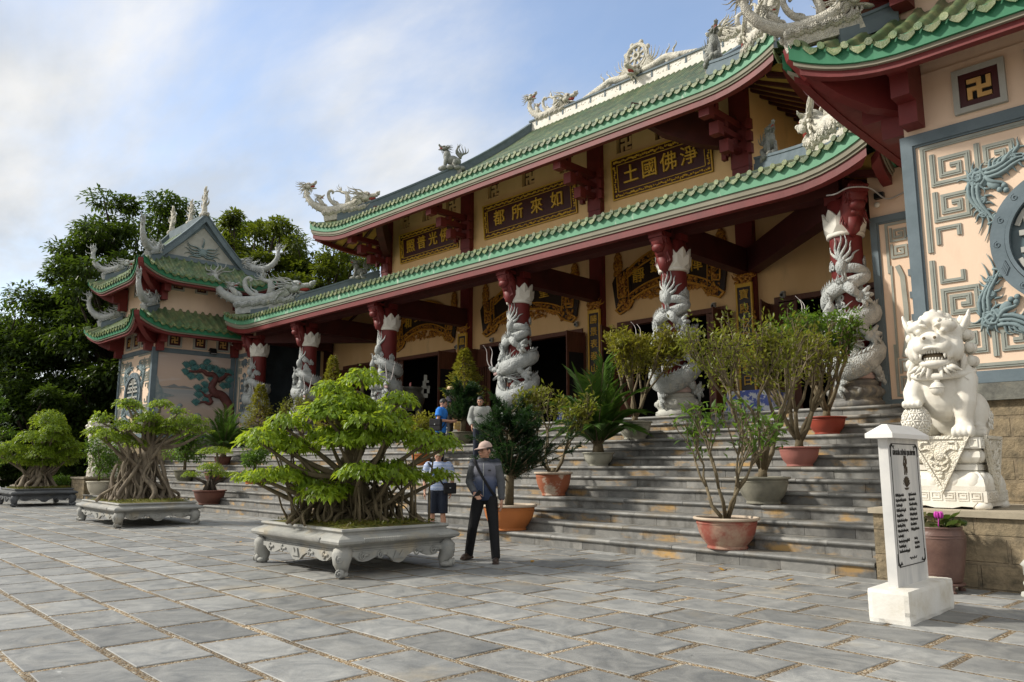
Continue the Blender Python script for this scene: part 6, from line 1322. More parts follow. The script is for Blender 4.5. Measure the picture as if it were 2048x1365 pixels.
for k_ in range(4): a = PI / 4 + k_ * PI / 2; b.tube([(0.18 * math.cos(a), 0.18 * math.sin(a), 0.09), (0.21 * math.cos(a), 0.21 * math.sin(a), 0.05), (0.20 * math.cos(a), 0.20 * math.sin(a), 0.02), (0.24 * math.cos(a), 0.24 * math.sin(a), 0.0)], [0.035, 0.035, 0.025, 0.03], 8)
b.build('stand', jar, t)
b = MB(); q = random.Random(12)
for i in range(26):
    a = q.uniform(0, 6.28); r = q.uniform(0.03, 0.27); c = Vector((r * math.cos(a), r * math.sin(a), 0.69 + q.uniform(0, 0.14) - 0.22 * max(0, r - 0.2))); rr = q.uniform(0.05, 0.09); M = Matrix.Translation(c) @ Matrix.Rotation(q.uniform(-.7, .7), 4, 'X') @ Matrix.Rotation(q.uniform(-.7, .7), 4, 'Y')
    b.add([M @ Vector((0, 0, -0.015))] + [M @ Vector((rr * math.cos(k_ * 0.628), rr * math.sin(k_ * 0.628), 0.012 * math.sin(k_ * 1.9))) for k_ in range(10)], [(0, 1 + k_, 1 + (k_ + 1) % 10) for k_ in range(10)], 0, True); b.tube([c, (c.x * 0.5, c.y * 0.5, 0.60)], 0.006, 5)
b.build('leaves', lotl, t); b = MB()
for i in range(8): a = i * 0.785; b.ell((0.06 + 0.03 * math.cos(a), -0.12 + 0.03 * math.sin(a), 0.83), (0.022, 0.012, 0.04), 0, 7, 5, Matrix.Rotation(a, 3, 'Z'))
b.tube([(0.06, -0.12, 0.82), (0.03, -0.08, 0.62)], 0.006, 5); b.build('flower', magenta, t)
t = tag(MB().build('stone_lantern_foot', palestone), 'white carved stone lantern beside the plinth at the right edge', 'lantern')
b = MB(); b.lathe([(0.24, 0), (0.26, 0.04), (0.24, 0.12), (0.13, 0.16), (0.11, 0.22), (0.16, 0.27), (0.19, 0.34), (0.15, 0.42), (0.09, 0.46), (0.10, 0.50), (0.16, 0.55), (0.16, 0.75), (0.22, 0.80), (0.12, 0.92), (0.03, 1.0), (0, 1.02)], 24)
me = t.data; me.from_pydata(b.v, [], b.f); me.polygons.foreach_set('use_smooth', [True] * len(me.polygons)); me.update(); t.location = (-2.16, 9.85, 0); t.scale = (0.42, 0.42, 0.42)
# ---- bronze incense burner
brz = mat('aged_bronze', (0.075, 0.075, 0.06), (0.13, 0.13, 0.115), 0.42, 5.0, 0.7, 14, bdist=0.03, metal=0.35, spec=0.5)
stn = mat('carved_grey_stone', (0.33, 0.33, 0.29), (0.24, 0.24, 0.21), 0.7, 6.0, 0.3, 25)
t = thing('incense_burner', 'big bronze three legged incense burner with tall stepped handles on the terrace', 'incense burner', (-22.55, 17.15, ZP - 0.002))
b = MB(); b.lathe([(0.0, 0.78), (0.20, 0.79), (0.40, 0.88), (0.53, 1.05), (0.56, 1.22), (0.50, 1.36), (0.44, 1.42), (0.43, 1.50), (0.47, 1.53), (0.49, 1.55), (0.49, 1.62), (0.42, 1.62), (0.41, 1.45), (0, 1.44)], 36); b.build('bowl', brz, t)
for k_ in range(3):
    a = R(-70 + 120 * k_); c, s = math.cos(a), math.sin(a); b = MB(); b.tube([(0.34 * c, 0.34 * s, 0.98), (0.36 * c, 0.36 * s, 0.70), (0.33 * c, 0.33 * s, 0.40), (0.33 * c, 0.33 * s, 0.24), (0.36 * c, 0.36 * s, 0.15), (0.36 * c, 0.36 * s, 0.08)], [0.16, 0.13, 0.085, 0.08, 0.11, 0.10], 12); b.ell((0.45 * c, 0.45 * s, 0.72), (0.08, 0.08, 0.10)); b.build('leg', brz, t)
    b = MB(); b.lathe([(0, 0), (0.19, 0), (0.19, 0.04), (0.14, 0.06), (0.14, 0.09), (0, 0.09)], 16, (0.36 * c, 0.36 * s, 0)); b.build('foot_stone', stn, t)
for s in (-1, 1):
    b = MB(); M = Matrix.Rotation(R(45), 4, 'Z') @ Matrix.Translation((s * 0.58, 0, 0))
    for x0, x1, z0, z1 in ((-.09, .09, 1.25, 1.40), (-.17, -.06, 1.36, 1.62), (.06, .15, 1.42, 1.68), (-.14, .16, 1.58, 1.68), (-.10, .02, 1.66, 1.86), (-.02, .12, 1.80, 1.88), (-.06, .05, 1.86, 2.08)): b.bx(x0, x1, -.045, .045, z0, z1, 0, M)
    b.build('handle', stn, t)
for k_ in range(3): b = MB(); b.tube([(-0.12 + 0.14 * k_, 0.1 - 0.08 * k_, 1.45), (-0.12 + 0.14 * k_, 0.1 - 0.08 * k_, 1.80)], 0.014, 5); b.build('incense_stick', MATS['red_paint'], t)
# ---------------------------------------------------------------- vegetation
def leafmat(name, c1, c2, tr, amt=0.35, rough=0.42, rnd=0.5): return mat(name, c1, c2, rough, 1.7, 0.0, trans=(tr, amt), rnd=rnd, spec=0.35)
lf_bonsai = leafmat('bonsai_leaf', (0.19, 0.275, 0.022), (0.115, 0.20, 0.018), (0.42, 0.54, 0.03), 0.45)
lf_pad = leafmat('clipped_leaf', (0.165, 0.24, 0.02), (0.10, 0.165, 0.018), (0.36, 0.48, 0.03), 0.42)
lf_dark = leafmat('needle_leaf', (0.022, 0.055, 0.018), (0.014, 0.036, 0.016), (0.05, 0.12, 0.02), 0.25)
lf_shrub = leafmat('shrub_leaf', (0.11, 0.14, 0.022), (0.16, 0.135, 0.022), (0.30, 0.34, 0.03), 0.35, rnd=0.5)
lf_cone = leafmat('cone_shrub_leaf', (0.13, 0.15, 0.02), (0.19, 0.145, 0.018), (0.34, 0.34, 0.03), 0.35, rnd=0.5)
lf_palm = leafmat('palm_leaf', (0.04, 0.105, 0.022), (0.07, 0.115, 0.022), (0.13, 0.25, 0.03), 0.28)
lf_tree = leafmat('tree_leaf', (0.042, 0.072, 0.014), (0.024, 0.044, 0.010), (0.13, 0.21, 0.018), 0.32, rnd=0.45)
lf_tree2 = leafmat('tree_leaf_warm', (0.085, 0.11, 0.016), (0.05, 0.075, 0.013), (0.22, 0.28, 0.02), 0.34, rnd=0.45)
lf_bush = leafmat('bush_leaf', (0.075, 0.145, 0.022), (0.05, 0.095, 0.018), (0.22, 0.38, 0.03), 0.36)
bark_l = mat('pale_bark', (0.25, 0.205, 0.145), (0.12, 0.095, 0.07), 0.85, 8.0, 0.6, 30, stretch=(1, 1, 0.4)); bark_d = mat('dark_bark', (0.07, 0.055, 0.04), (0.04, 0.03, 0.024), 0.9, 8.0, 0.6, 30, stretch=(1, 1, 0.4)); bark_m = mat('shrub_bark', (0.16, 0.125, 0.075), (0.10, 0.08, 0.045), 0.85, 8.0, 0.5, 40)
soil = mat('pot_soil', (0.09, 0.065, 0.04), (0.05, 0.038, 0.025), 0.95, 12.0, 0.8, 40); moss = mat('moss', (0.10, 0.125, 0.02), (0.15, 0.11, 0.025), 0.95, 9.0, 1.0, 60)
def leaf_mesh(name, P, D, U, size, ratio, m, parent, fold=0.25, seed=0):
    """one folded four-triangle leaf per row: P base points, D directions, U up hints"""
    rg = np.random.default_rng(seed); n = len(P); D = D / np.linalg.norm(D, axis=1, keepdims=True); S = np.cross(D, U); S /= np.linalg.norm(S, axis=1, keepdims=True) + 1e-9; Nn = np.cross(S, D)
    sz = (size * rg.uniform(0.7, 1.25, n))[:, None]; w = sz * ratio
    V = np.stack([P, P + D * sz * 0.45 + S * w * 0.5 - Nn * w * fold * -0.6, P + D * sz - Nn * sz * 0.12, P + D * sz * 0.45 - S * w * 0.5 + Nn * w * fold * 0.6], 1).reshape(-1, 3)
    b = np.arange(n) * 4; F = np.stack([b, b + 1, b + 2, b, b + 2, b + 3], 1).reshape(-1, 3)
    me = bpy.data.meshes.new(name); me.vertices.add(len(V)); me.vertices.foreach_set('co', V.astype(np.float32).ravel()); me.loops.add(F.size); me.loops.foreach_set('vertex_index', F.ravel().astype(np.int32)); me.polygons.add(len(F))
    me.polygons.foreach_set('loop_start', np.arange(0, F.size, 3, dtype=np.int32))
    try: me.polygons.foreach_set('loop_total', np.full(len(F), 3, dtype=np.int32))
    except Exception: pass
    a = me.attributes.new('rnd', 'FLOAT', 'FACE'); a.data.foreach_set('value', np.repeat(rg.random(n), 2).astype(np.float32))
    me.materials.append(m); me.update(calc_edges=True)
    return obj(name, me, parent)
def unit(rg, n): v = rg.normal(size=(n, 3)); return v / np.linalg.norm(v, axis=1, keepdims=True)
def dome(rg, c, rx, ry, rz, n, droop=0.7):
    """points and leaf directions over the top of a flat cushion"""
    a = rg.uniform(0, 2 * PI, n); r = np.sqrt(rg.random(n)) * 1.0; h = np.sqrt(np.maximum(0, 1 - r * r)) * rg.uniform(0.35, 1.0, n) - 0.15 * rg.random(n); wob = 1 + 0.18 * np.sin(3 * a + c[0] * 9) + 0.10 * np.sin(7 * a + c[1] * 5)
    P = np.stack([c[0] + rx * r * wob * np.cos(a), c[1] + ry * r * wob * np.sin(a), c[2] + rz * h], 1)
    D = np.stack([np.cos(a) * (0.35 + 0.6 * r), np.sin(a) * (0.35 + 0.6 * r), -droop * rg.uniform(0.2, 1.2, n)], 1) + rg.normal(size=(n, 3)) * 0.3
    return P, D
UPV = lambda n: np.tile(np.array([[0.03, 0.05, 1.0]]), (n, 1))
def tray(t, lx, ly, zt, m=None):
    """rectangular carved stone tray on four scrolled legs; top at zt; local origin on the ground"""
    m = m or MATS['tray_stone']; k = zt / 0.56
    prof = [(0.10, 0.56), (0.10, 0.585), (0.03, 0.585), (0.02, 0.56), (0.05, 0.535), (0.05, 0.52), (0.0, 0.50), (-0.06, 0.475), (-0.085, 0.445), (-0.075, 0.415), (-0.03, 0.395), (0.04, 0.36), (0.05, 0.335), (0.03, 0.33), (0.03, 0.30), (0.02, 0.29)]
    b = MB(); vs = []
    for ins, z in prof:
        for sx, sy in ((-1, -1), (1, -1), (1, 1), (-1, 1)): vs.append((sx * (lx / 2 - ins), sy * (ly / 2 - ins), z * k))
    n = len(prof); b.add(vs, [(i * 4 + (c + 1) % 4, i * 4 + c, (i + 1) * 4 + c, (i + 1) * 4 + (c + 1) % 4) for i in range(n - 1) for c in range(4)] + [(n * 4 - 4, n * 4 - 1, n * 4 - 2, n * 4 - 3)])
    for sx, sy, ax in ((0, -1, 0), (0, 1, 0), (-1, 0, 1), (1, 0, 1)):
        ln = (lx if ax == 0 else ly); M = Matrix.Translation((sx * (lx / 2 - 0.02), sy * (ly / 2 - 0.02), 0)) @ Matrix.Rotation({(0, -1): 0, (1, 0): PI / 2, (0, 1): PI, (-1, 0): -PI / 2}[(sx, sy)], 4, 'Z')
        h = ln / 2 - 0.06; nn = 24; lo = []
        for i in range(nn + 1):
            u = -1 + 2 * i / nn; lo.append((u * h, k * (0.21 - 0.05 * math.cos(u * PI * 3.0) * (1 - u * u) - 0.03 * (abs(u) < 0.12) + 0.04 * (abs(u) > 0.8))))
        b.poly([(-h, 0.31 * k), (h, 0.31 * k)] + lo[::-1], -0.015, 0.03, M)
        # rope moulding on the belly and carved apron motifs
        q = int(ln / 0.045)
        for i in range(q):
            x = -h * 0.72 + 1.44 * h * i / q; b.tube([M @ Vector((x - 0.016, -0.095, 0.418 * k)), M @ Vector((x + 0.016, -0.098, 0.472 * k))], 0.018, 5)
        for x in (-0.55, -0.28, 0.28, 0.55): swirl(b, M @ Vector((x * h * 1.25, -0.02, 0.25 * k)), 0.05, M.to_3x3() @ Vector((0, -1, 0)), (0, 0, 1)); b.ell(M @ Vector((x * h * 1.25 + 0.06, -0.02, 0.26 * k)), (0.05, 0.02, 0.02), 0, 6, 4, M.to_3x3())
        b.poly([(-0.09, 0.19 * k), (0.09, 0.19 * k), (0.05, 0.29 * k), (0.0, 0.22 * k), (-0.05, 0.29 * k)], -0.035, 0, M)
    b.build('tray', m, t)
    for sx in (-1, 1):
        for sy in (-1, 1):
            g_ = MB(); d = Vector((sx, sy, 0)).normalized(); o = Vector((sx * (lx / 2 - 0.08), sy * (ly / 2 - 0.08), 0)); q = lambda r, z: o + d * r + Vector((0, 0, z * k))
            g_.tube([q(-0.02, 0.33), q(0.05, 0.26), q(0.05, 0.18), q(0.0, 0.10), q(0.01, 0.05), q(0.07, 0.02 / k + 0.03), q(0.12, 0.06)], [0.12, 0.125, 0.105, 0.075, 0.065, 0.05, 0.03], 10); g_.ell(q(0.10, 0.065), (0.055, 0.055, 0.06)); g_.ell(q(0.03, 0.045), (0.085, 0.085, 0.045 * k)); swirl(g_, q(0.14, 0.24), 0.06, d, (0, 0, 1)); swirl(g_, q(0.15, 0.065), 0.05, d, (0, 0, 1)); g_.build('leg', m, t)
mat('tray_stone', (0.36, 0.355, 0.325), (0.24, 0.245, 0.235), 0.75, 3.0, 0.3, 30, stain=(0.46, 0.39, 0.27), sscale=1.6, slo=0.56, shi=0.78); mat('tray_stone_dark', (0.12, 0.125, 0.13), (0.075, 0.08, 0.085), 0.75, 3.0, 0.3, 30, stain=(0.22, 0.21, 0.17), sscale=2.0, slo=0.6, shi=0.8)
def bonsai(name, label, loc, rz, lx, ly, zt, vr, sc, pads, nper, lsz, lm, seed, roots, tm=None, top=None, droop=0.7, mossn=1500, depth=0.75, origin=(0, 0)):
    """pads: (u, w, hu, hw) along the view-right axis / height above the soil, in metres; vr = right axis in the ground plane"""
    t = thing(name, label, 'bonsai', loc, rz, 'bonsai in stone trays'); tray(t, lx, ly, zt, tm); rg = np.random.default_rng(seed); q = random.Random(seed)
    vr = Matrix.Rotation(-rz, 3, 'Z') @ Vector(vr).normalized(); vd = Vector((0, 0, 1)).cross(vr)    # away from the viewer
    k = zt
    b = MB(); n = 18; vs = []
    for i in range(n + 1):
        for j in range(n + 1):
            x = (i / n - 0.5) * (lx - 0.2); y = (j / n - 0.5) * (ly - 0.2); e = min(i, n - i, j, n - j) / (n / 2); vs.append((x, y, k + 0.01 + 0.10 * e ** 0.7 + q.uniform(-.012, .012)))
    b.add(vs, [(i * (n + 1) + j, (i + 1) * (n + 1) + j, (i + 1) * (n + 1) + j + 1, i * (n + 1) + j + 1) for i in range(n) for j in range(n)], 0, True); so = b.build('moss', moss, t)
    Pm = np.stack([rg.uniform(-.5, .5, mossn) * (lx - 0.22), rg.uniform(-.5, .5, mossn) * (ly - 0.22), np.full(mossn, k + 0.05)], 1); leaf_mesh('ground_leaves', Pm, unit(rg, mossn) * [1, 1, 0.6] + [0, 0, 0.5], UPV(mossn), 0.05, 0.5, MATS['moss_leaf'], so, seed=seed)
    O = vr * origin[0] + vd * origin[1] + Vector((0, 0, k + 0.06)); at_ = lambda u, w, d=0.0: O + vr * u + vd * d + Vector((0, 0, w))
    tb = MB(); W = max(p[1] for p in pads); nodes = [at_(*x) for x in top]; tb.tube(cr([tuple(x) for x in nodes], 5), [0.20 * sc * (1 - 0.72 * i / (5 * (len(nodes) - 1))) for i in range(5 * (len(nodes) - 1) + 1)], 9)
    P = []; D = []
    allp = []
    for (u, w, hu, hw) in pads:
        allp.append((u, w, q.uniform(-0.25, 0.15) * depth - 0.15, hu, hw)); dd = q.choice((-1, 1)) * q.uniform(0.55, 1.0) * depth * (1 - 0.45 * abs(u) / 1.7)
        if q.random() < 0.55: allp.append((u * 0.8 + q.uniform(-.1, .1), w + q.uniform(-.14, .06), dd, hu * 0.95, hw))
    for (u, w, d, hu, hw) in allp:
        c = at_(u, w, d); m_ = int(nper * (hu / 0.35) ** 2 * q.uniform(0.85, 1.2)); p, dr = dome(rg, c, hu * 0.90, hu * 0.85, hw * 1.45, m_, droop); P.append(p); D.append(dr)
        # branch from the trunk to under the cushion
        j = min(len(nodes) - 1, max(1, int((w - 0.25) / W * (len(nodes) - 1)))); s0 = nodes[j - 1] * 0.5 + nodes[j] * 0.5; e = c + Vector((0, 0, -0.02)); mid = s0 * 0.5 + e * 0.5 + Vector((q.uniform(-.1, .1), q.uniform(-.1, .1), -0.10 + q.uniform(-.06, .1)))
        C = cr([tuple(s0), tuple(s0 * 0.75 + mid * 0.25 + Vector((q.uniform(-.06, .06), q.uniform(-.06, .06), q.uniform(-.05, .05)))), tuple(mid), tuple(e)], 4); tb.tube(C, [0.075 * sc * (1 - 0.75 * i / (len(C) - 1)) for i in range(len(C))], 6)
        for _ in range(5): tb.tube([e, e + Vector((q.uniform(-1, 1) * hu * 0.8, q.uniform(-1, 1) * hu * 0.8, q.uniform(0.0, hw)))], [0.018, 0.005], 4)
        if roots['aerial'] and q.random() < roots['aerial'] and w < 1.2: # hanging roots
            for _ in range(q.randint(1, 4)):
                s = mid + (e - mid) * q.uniform(0, 0.8); x = s + Vector((q.uniform(-.1, .1), q.uniform(-.1, .1), 0)); g_ = Vector((min(lx / 2 - 0.18, max(-lx / 2 + 0.18, x.x)), min(ly / 2 - 0.18, max(-ly / 2 + 0.18, x.y)), k + 0.03)); tb.tube([s, (s + g_) * 0.5 + Vector((q.uniform(-.04, .04), q.uniform(-.04, .04), 0)), g_], [0.012, 0.014, 0.02], 5)
    # buttressed root mass
    for i in range(roots['n']):
        a = q.uniform(0, 2 * PI); r0 = q.uniform(0.02, 0.24) * roots['w']; r1 = r0 + q.uniform(0.10, 0.55) * roots['w']; z0 = q.uniform(0.25, roots['h']); u0 = q.uniform(-roots.get('ln', 0.0), roots.get('ln', 0.0)); c0 = at_(u0 + r0 * math.cos(a), z0, r0 * math.sin(a)); c1 = at_(u0 + r1 * math.cos(a + q.uniform(-.5, .5)), -0.03, r1 * math.sin(a + q.uniform(-.5, .5)))
        m1 = c0 * 0.65 + c1 * 0.35 + Vector((q.uniform(-.13, .13), q.uniform(-.13, .13), 0)); m2 = c0 * 0.25 + c1 * 0.75 + Vector((q.uniform(-.13, .13), q.uniform(-.13, .13), 0.02)); rr = q.uniform(0.014, 0.05) * roots['t']; tb.tube(cr([tuple(c0), tuple(m1), tuple(m2), tuple(c1)], 4), [rr * (0.7 + 0.5 * i_ / 12) for i_ in range(13)], 6)
    tb.build('trunk', bark_l if roots.get('pale', 1) else bark_m, t); P = np.concatenate(P); D = np.concatenate(D); leaf_mesh('foliage', P, D, UPV(len(P)), lsz, 0.5, lm, t, seed=seed); return t
leafmat('moss_leaf', (0.11, 0.13, 0.02), (0.17, 0.12, 0.025), (0.2, 0.25, 0.03), 0.2)
px = lambda cx, cy, s, L_: [((a - cx) / s, (cy - b) / s, c / s, d / s) for a, b, c, d in L_]
bonsai('bonsai', 'biggest bright green banyan bonsai with hanging roots, in the nearest carved stone tray', (-9.52, 6.30, 0), R(-2), 2.28, 1.72, 0.56, (0.55, 0.835, 0), 1.0,
       px(690, 1046, 137, [(700, 788, 48, 26), (640, 802, 42, 20), (772, 822, 42, 22), (640, 842, 58, 20), (705, 852, 50, 20), (560, 872, 45, 24), (765, 862, 42, 22), (520, 902, 50, 24), (575, 917, 45, 24), (640, 892, 50, 20), (700, 888, 55, 22), (762, 892, 45, 24), (818, 902, 45, 24), (862, 908, 36, 22), (500, 968, 34, 16), (560, 970, 58, 22), (612, 985, 48, 20), (664, 992, 34, 16), (702, 962, 48, 20), (760, 955, 48, 20), (800, 970, 38, 18), (855, 968, 34, 18), (545, 905, 40, 22), (672, 832, 66, 24)]),
       300, 0.10, lf_bonsai, 11, dict(aerial=0.75, n=95, w=0.9, h=0.62, t=0.62, ln=0.42, pale=0), top=[(0, 0), (0.06, 0.35), (-0.10, 0.7), (0.05, 1.05), (-0.02, 1.4), (0.05, 1.8)], depth=0.85, droop=1.15)
bonsai('bonsai', 'bonsai with a massive pale root trunk and one long branch reaching right', (-19.9, 7.05, 0), R(-3), 3.15, 1.75, 0.50, (0.33, 0.944, 0), 1.15,
       px(258, 1000, 76, [(230, 832, 26, 12), (285, 832, 24, 12), (315, 842, 18, 10), (190, 862, 24, 16), (257, 857, 18, 12), (225, 870, 20, 12), (185, 885, 26, 13), (215, 892, 24, 14), (262, 880, 28, 14), (300, 868, 24, 13), (325, 872, 24, 14), (345, 862, 24, 14), (362, 878, 18, 12), (232, 895, 14, 12), (255, 904, 16, 11), (300, 882, 26, 12), (275, 860, 20, 12)]),
       330, 0.085, lf_pad, 12, dict(aerial=0.25, n=120, w=1.0, h=1.15, t=1.15, ln=0.34), top=[(-0.1, 0), (0.05, 0.5), (0.15, 1.0), (0.2, 1.4), (0.15, 1.8), (0.1, 2.1)], depth=0.8)
bonsai('bonsai', 'bonsai clipped into tiered green cushions, in the farthest darkest stone tray at the left edge', (-30.75, 7.55, 0), R(-2), 2.3, 1.8, 0.55, (0.24, 0.97, 0), 1.2,
       px(75, 972, 51, [(85, 860, 30, 18), (95, 872, 24, 12), (60, 893, 28, 16), (92, 893, 34, 16), (115, 905, 28, 14), (30, 910, 28, 14), (75, 915, 36, 16), (120, 920, 24, 12), (45, 930, 26, 12), (80, 935, 34, 14), (105, 930, 30, 14), (15, 918, 18, 10)]),
       330, 0.09, lf_pad, 13, dict(aerial=0, n=50, w=1.1, h=0.9, t=1.6), tm=MATS['tray_stone_dark'], top=[(0, 0), (0.08, 0.5), (0.0, 1.0), (0.12, 1.6), (0.15, 2.1)], mossn=3000, depth=0.7)
# ---- potted plants
def potmat(n, *a, **k): return mat(n, *a, **k)
PM = dict(redworn=mat('worn_red_pot', (0.30, 0.085, 0.06), (0.36, 0.22, 0.16), 0.75, 3.0, 0.3, 25, lo=0.45, hi=0.62, stain=(0.46, 0.35, 0.25), sscale=2.2, slo=0.55, shi=0.7), greystone=mat('mossy_grey_pot', (0.27, 0.255, 0.20), (0.15, 0.145, 0.115), 0.8, 3.0, 0.3, 25, stain=(0.09, 0.095, 0.05), sscale=2.5, slo=0.6, shi=0.8), pink=mat('faded_red_pot', (0.36, 0.135, 0.11), (0.30, 0.12, 0.10), 0.7, 3.0, 0.2, 25), red=mat('red_clay_pot', (0.33, 0.055, 0.03), (0.28, 0.05, 0.03), 0.5, 3.0, 0.1, 25), pale=mat('pale_cement_pot', (0.42, 0.41, 0.34), (0.30, 0.295, 0.24), 0.75, 3.0, 0.2, 25, stain=(0.13, 0.13, 0.09), sscale=2.0, slo=0.62, shi=0.8), orangeworn=mat('peeling_orange_pot', (0.36, 0.12, 0.055), (0.32, 0.10, 0.05), 0.7, 3.0, 0.2, 25, stain=(0.52, 0.42, 0.33), sscale=2.4, slo=0.53, shi=0.6), orange=mat('orange_clay_pot', (0.50, 0.17, 0.045), (0.44, 0.145, 0.04), 0.6, 3.0, 0.1, 25), olive=mat('olive_pot', (0.18, 0.165, 0.11), (0.12, 0.115, 0.08), 0.7, 3.0, 0.2, 25), brown=mat('brown_pot', (0.17, 0.065, 0.045), (0.12, 0.05, 0.035), 0.6, 3.0, 0.2, 25), white=mat('cream_white_pot', (0.62, 0.57, 0.47), (0.55, 0.50, 0.40), 0.6, 3.0, 0.1, 25))
rimw = mat('pale_pot_rim', (0.52, 0.44, 0.34), (0.42, 0.33, 0.25), 0.75, 4.0, 0.2, 25)
def pot(t, R_, h, m, rm=None, foot=True):
    b = MB(); b.lathe([(0, 0), (R_ * 0.60, 0), (R_ * 0.61, h * 0.05), (R_ * 0.585, h * 0.09), (R_ * 0.60, h * 0.12), (R_ * 0.74, h * 0.30), (R_ * 0.84, h * 0.52), (R_ * 0.89, h * 0.76), (R_ * 0.90, h * 0.80), (R_ * 0.915, h * 0.81), (R_ * 0.90, h * 0.83), (R_ * 0.91, h * 0.905)], 36, cap=True); b.build('pot', m, t)
    b = MB(); b.lathe([(R_ * 0.90, h * 0.90), (R_ * 0.98, h * 0.92), (R_, h * 0.95), (R_ * 0.99, h), (R_ * 0.93, h * 1.005), (R_ * 0.90, h * 0.99), (R_ * 0.885, h * 0.93)], 36, cap=False); r = b.build('rim', rm or m, t)
    b = MB(); b.lathe([(0, h * 0.93), (R_ * 0.6, h * 0.925), (R_ * 0.895, h * 0.90)], 24, cap=False); b.build('soil', soil, t)
def grow(tb, q, p, d, ln, r, lvl, tips, spread=0.6, up=0.25, nch=(2, 3), keep=None):
    """recursive twigs; collects tip points"""
    p = Vector(p); d = Vector(d).normalized(); e = p + d * ln; mid = (p + e) * 0.5 + Vector((q.uniform(-1, 1), q.uniform(-1, 1), q.uniform(-1, 1))) * ln * 0.08; tb.tube([p, mid, e], [r, r * 0.85, r * 0.68], 5 if lvl < 3 else 7, 0, True, 1, (0, 0, 1), lvl > 2)
    tips.append((mid, d, lvl)); tips.append((e, d, lvl))
    if lvl <= 0: return
    for _ in range(q.randint(*nch)):
        nd = (d + Vector((q.uniform(-1, 1), q.uniform(-1, 1), q.uniform(-.5, .8))) * spread + Vector((0, 0, up))).normalized(); grow(tb, q, e, nd, ln * q.uniform(0.62, 0.88), r * 0.66, lvl - 1, tips, spread, up, nch)
def around(rg, tips, n, rad):
    i = rg.integers(0, len(tips), n); P = np.array([tuple(tips[k][0]) for k in i]) + rg.normal(size=(n, 3)) * rad; D = np.array([tuple(tips[k][1]) for k in i]) * 0.6 + unit(rg, n) * 0.9; return P, D
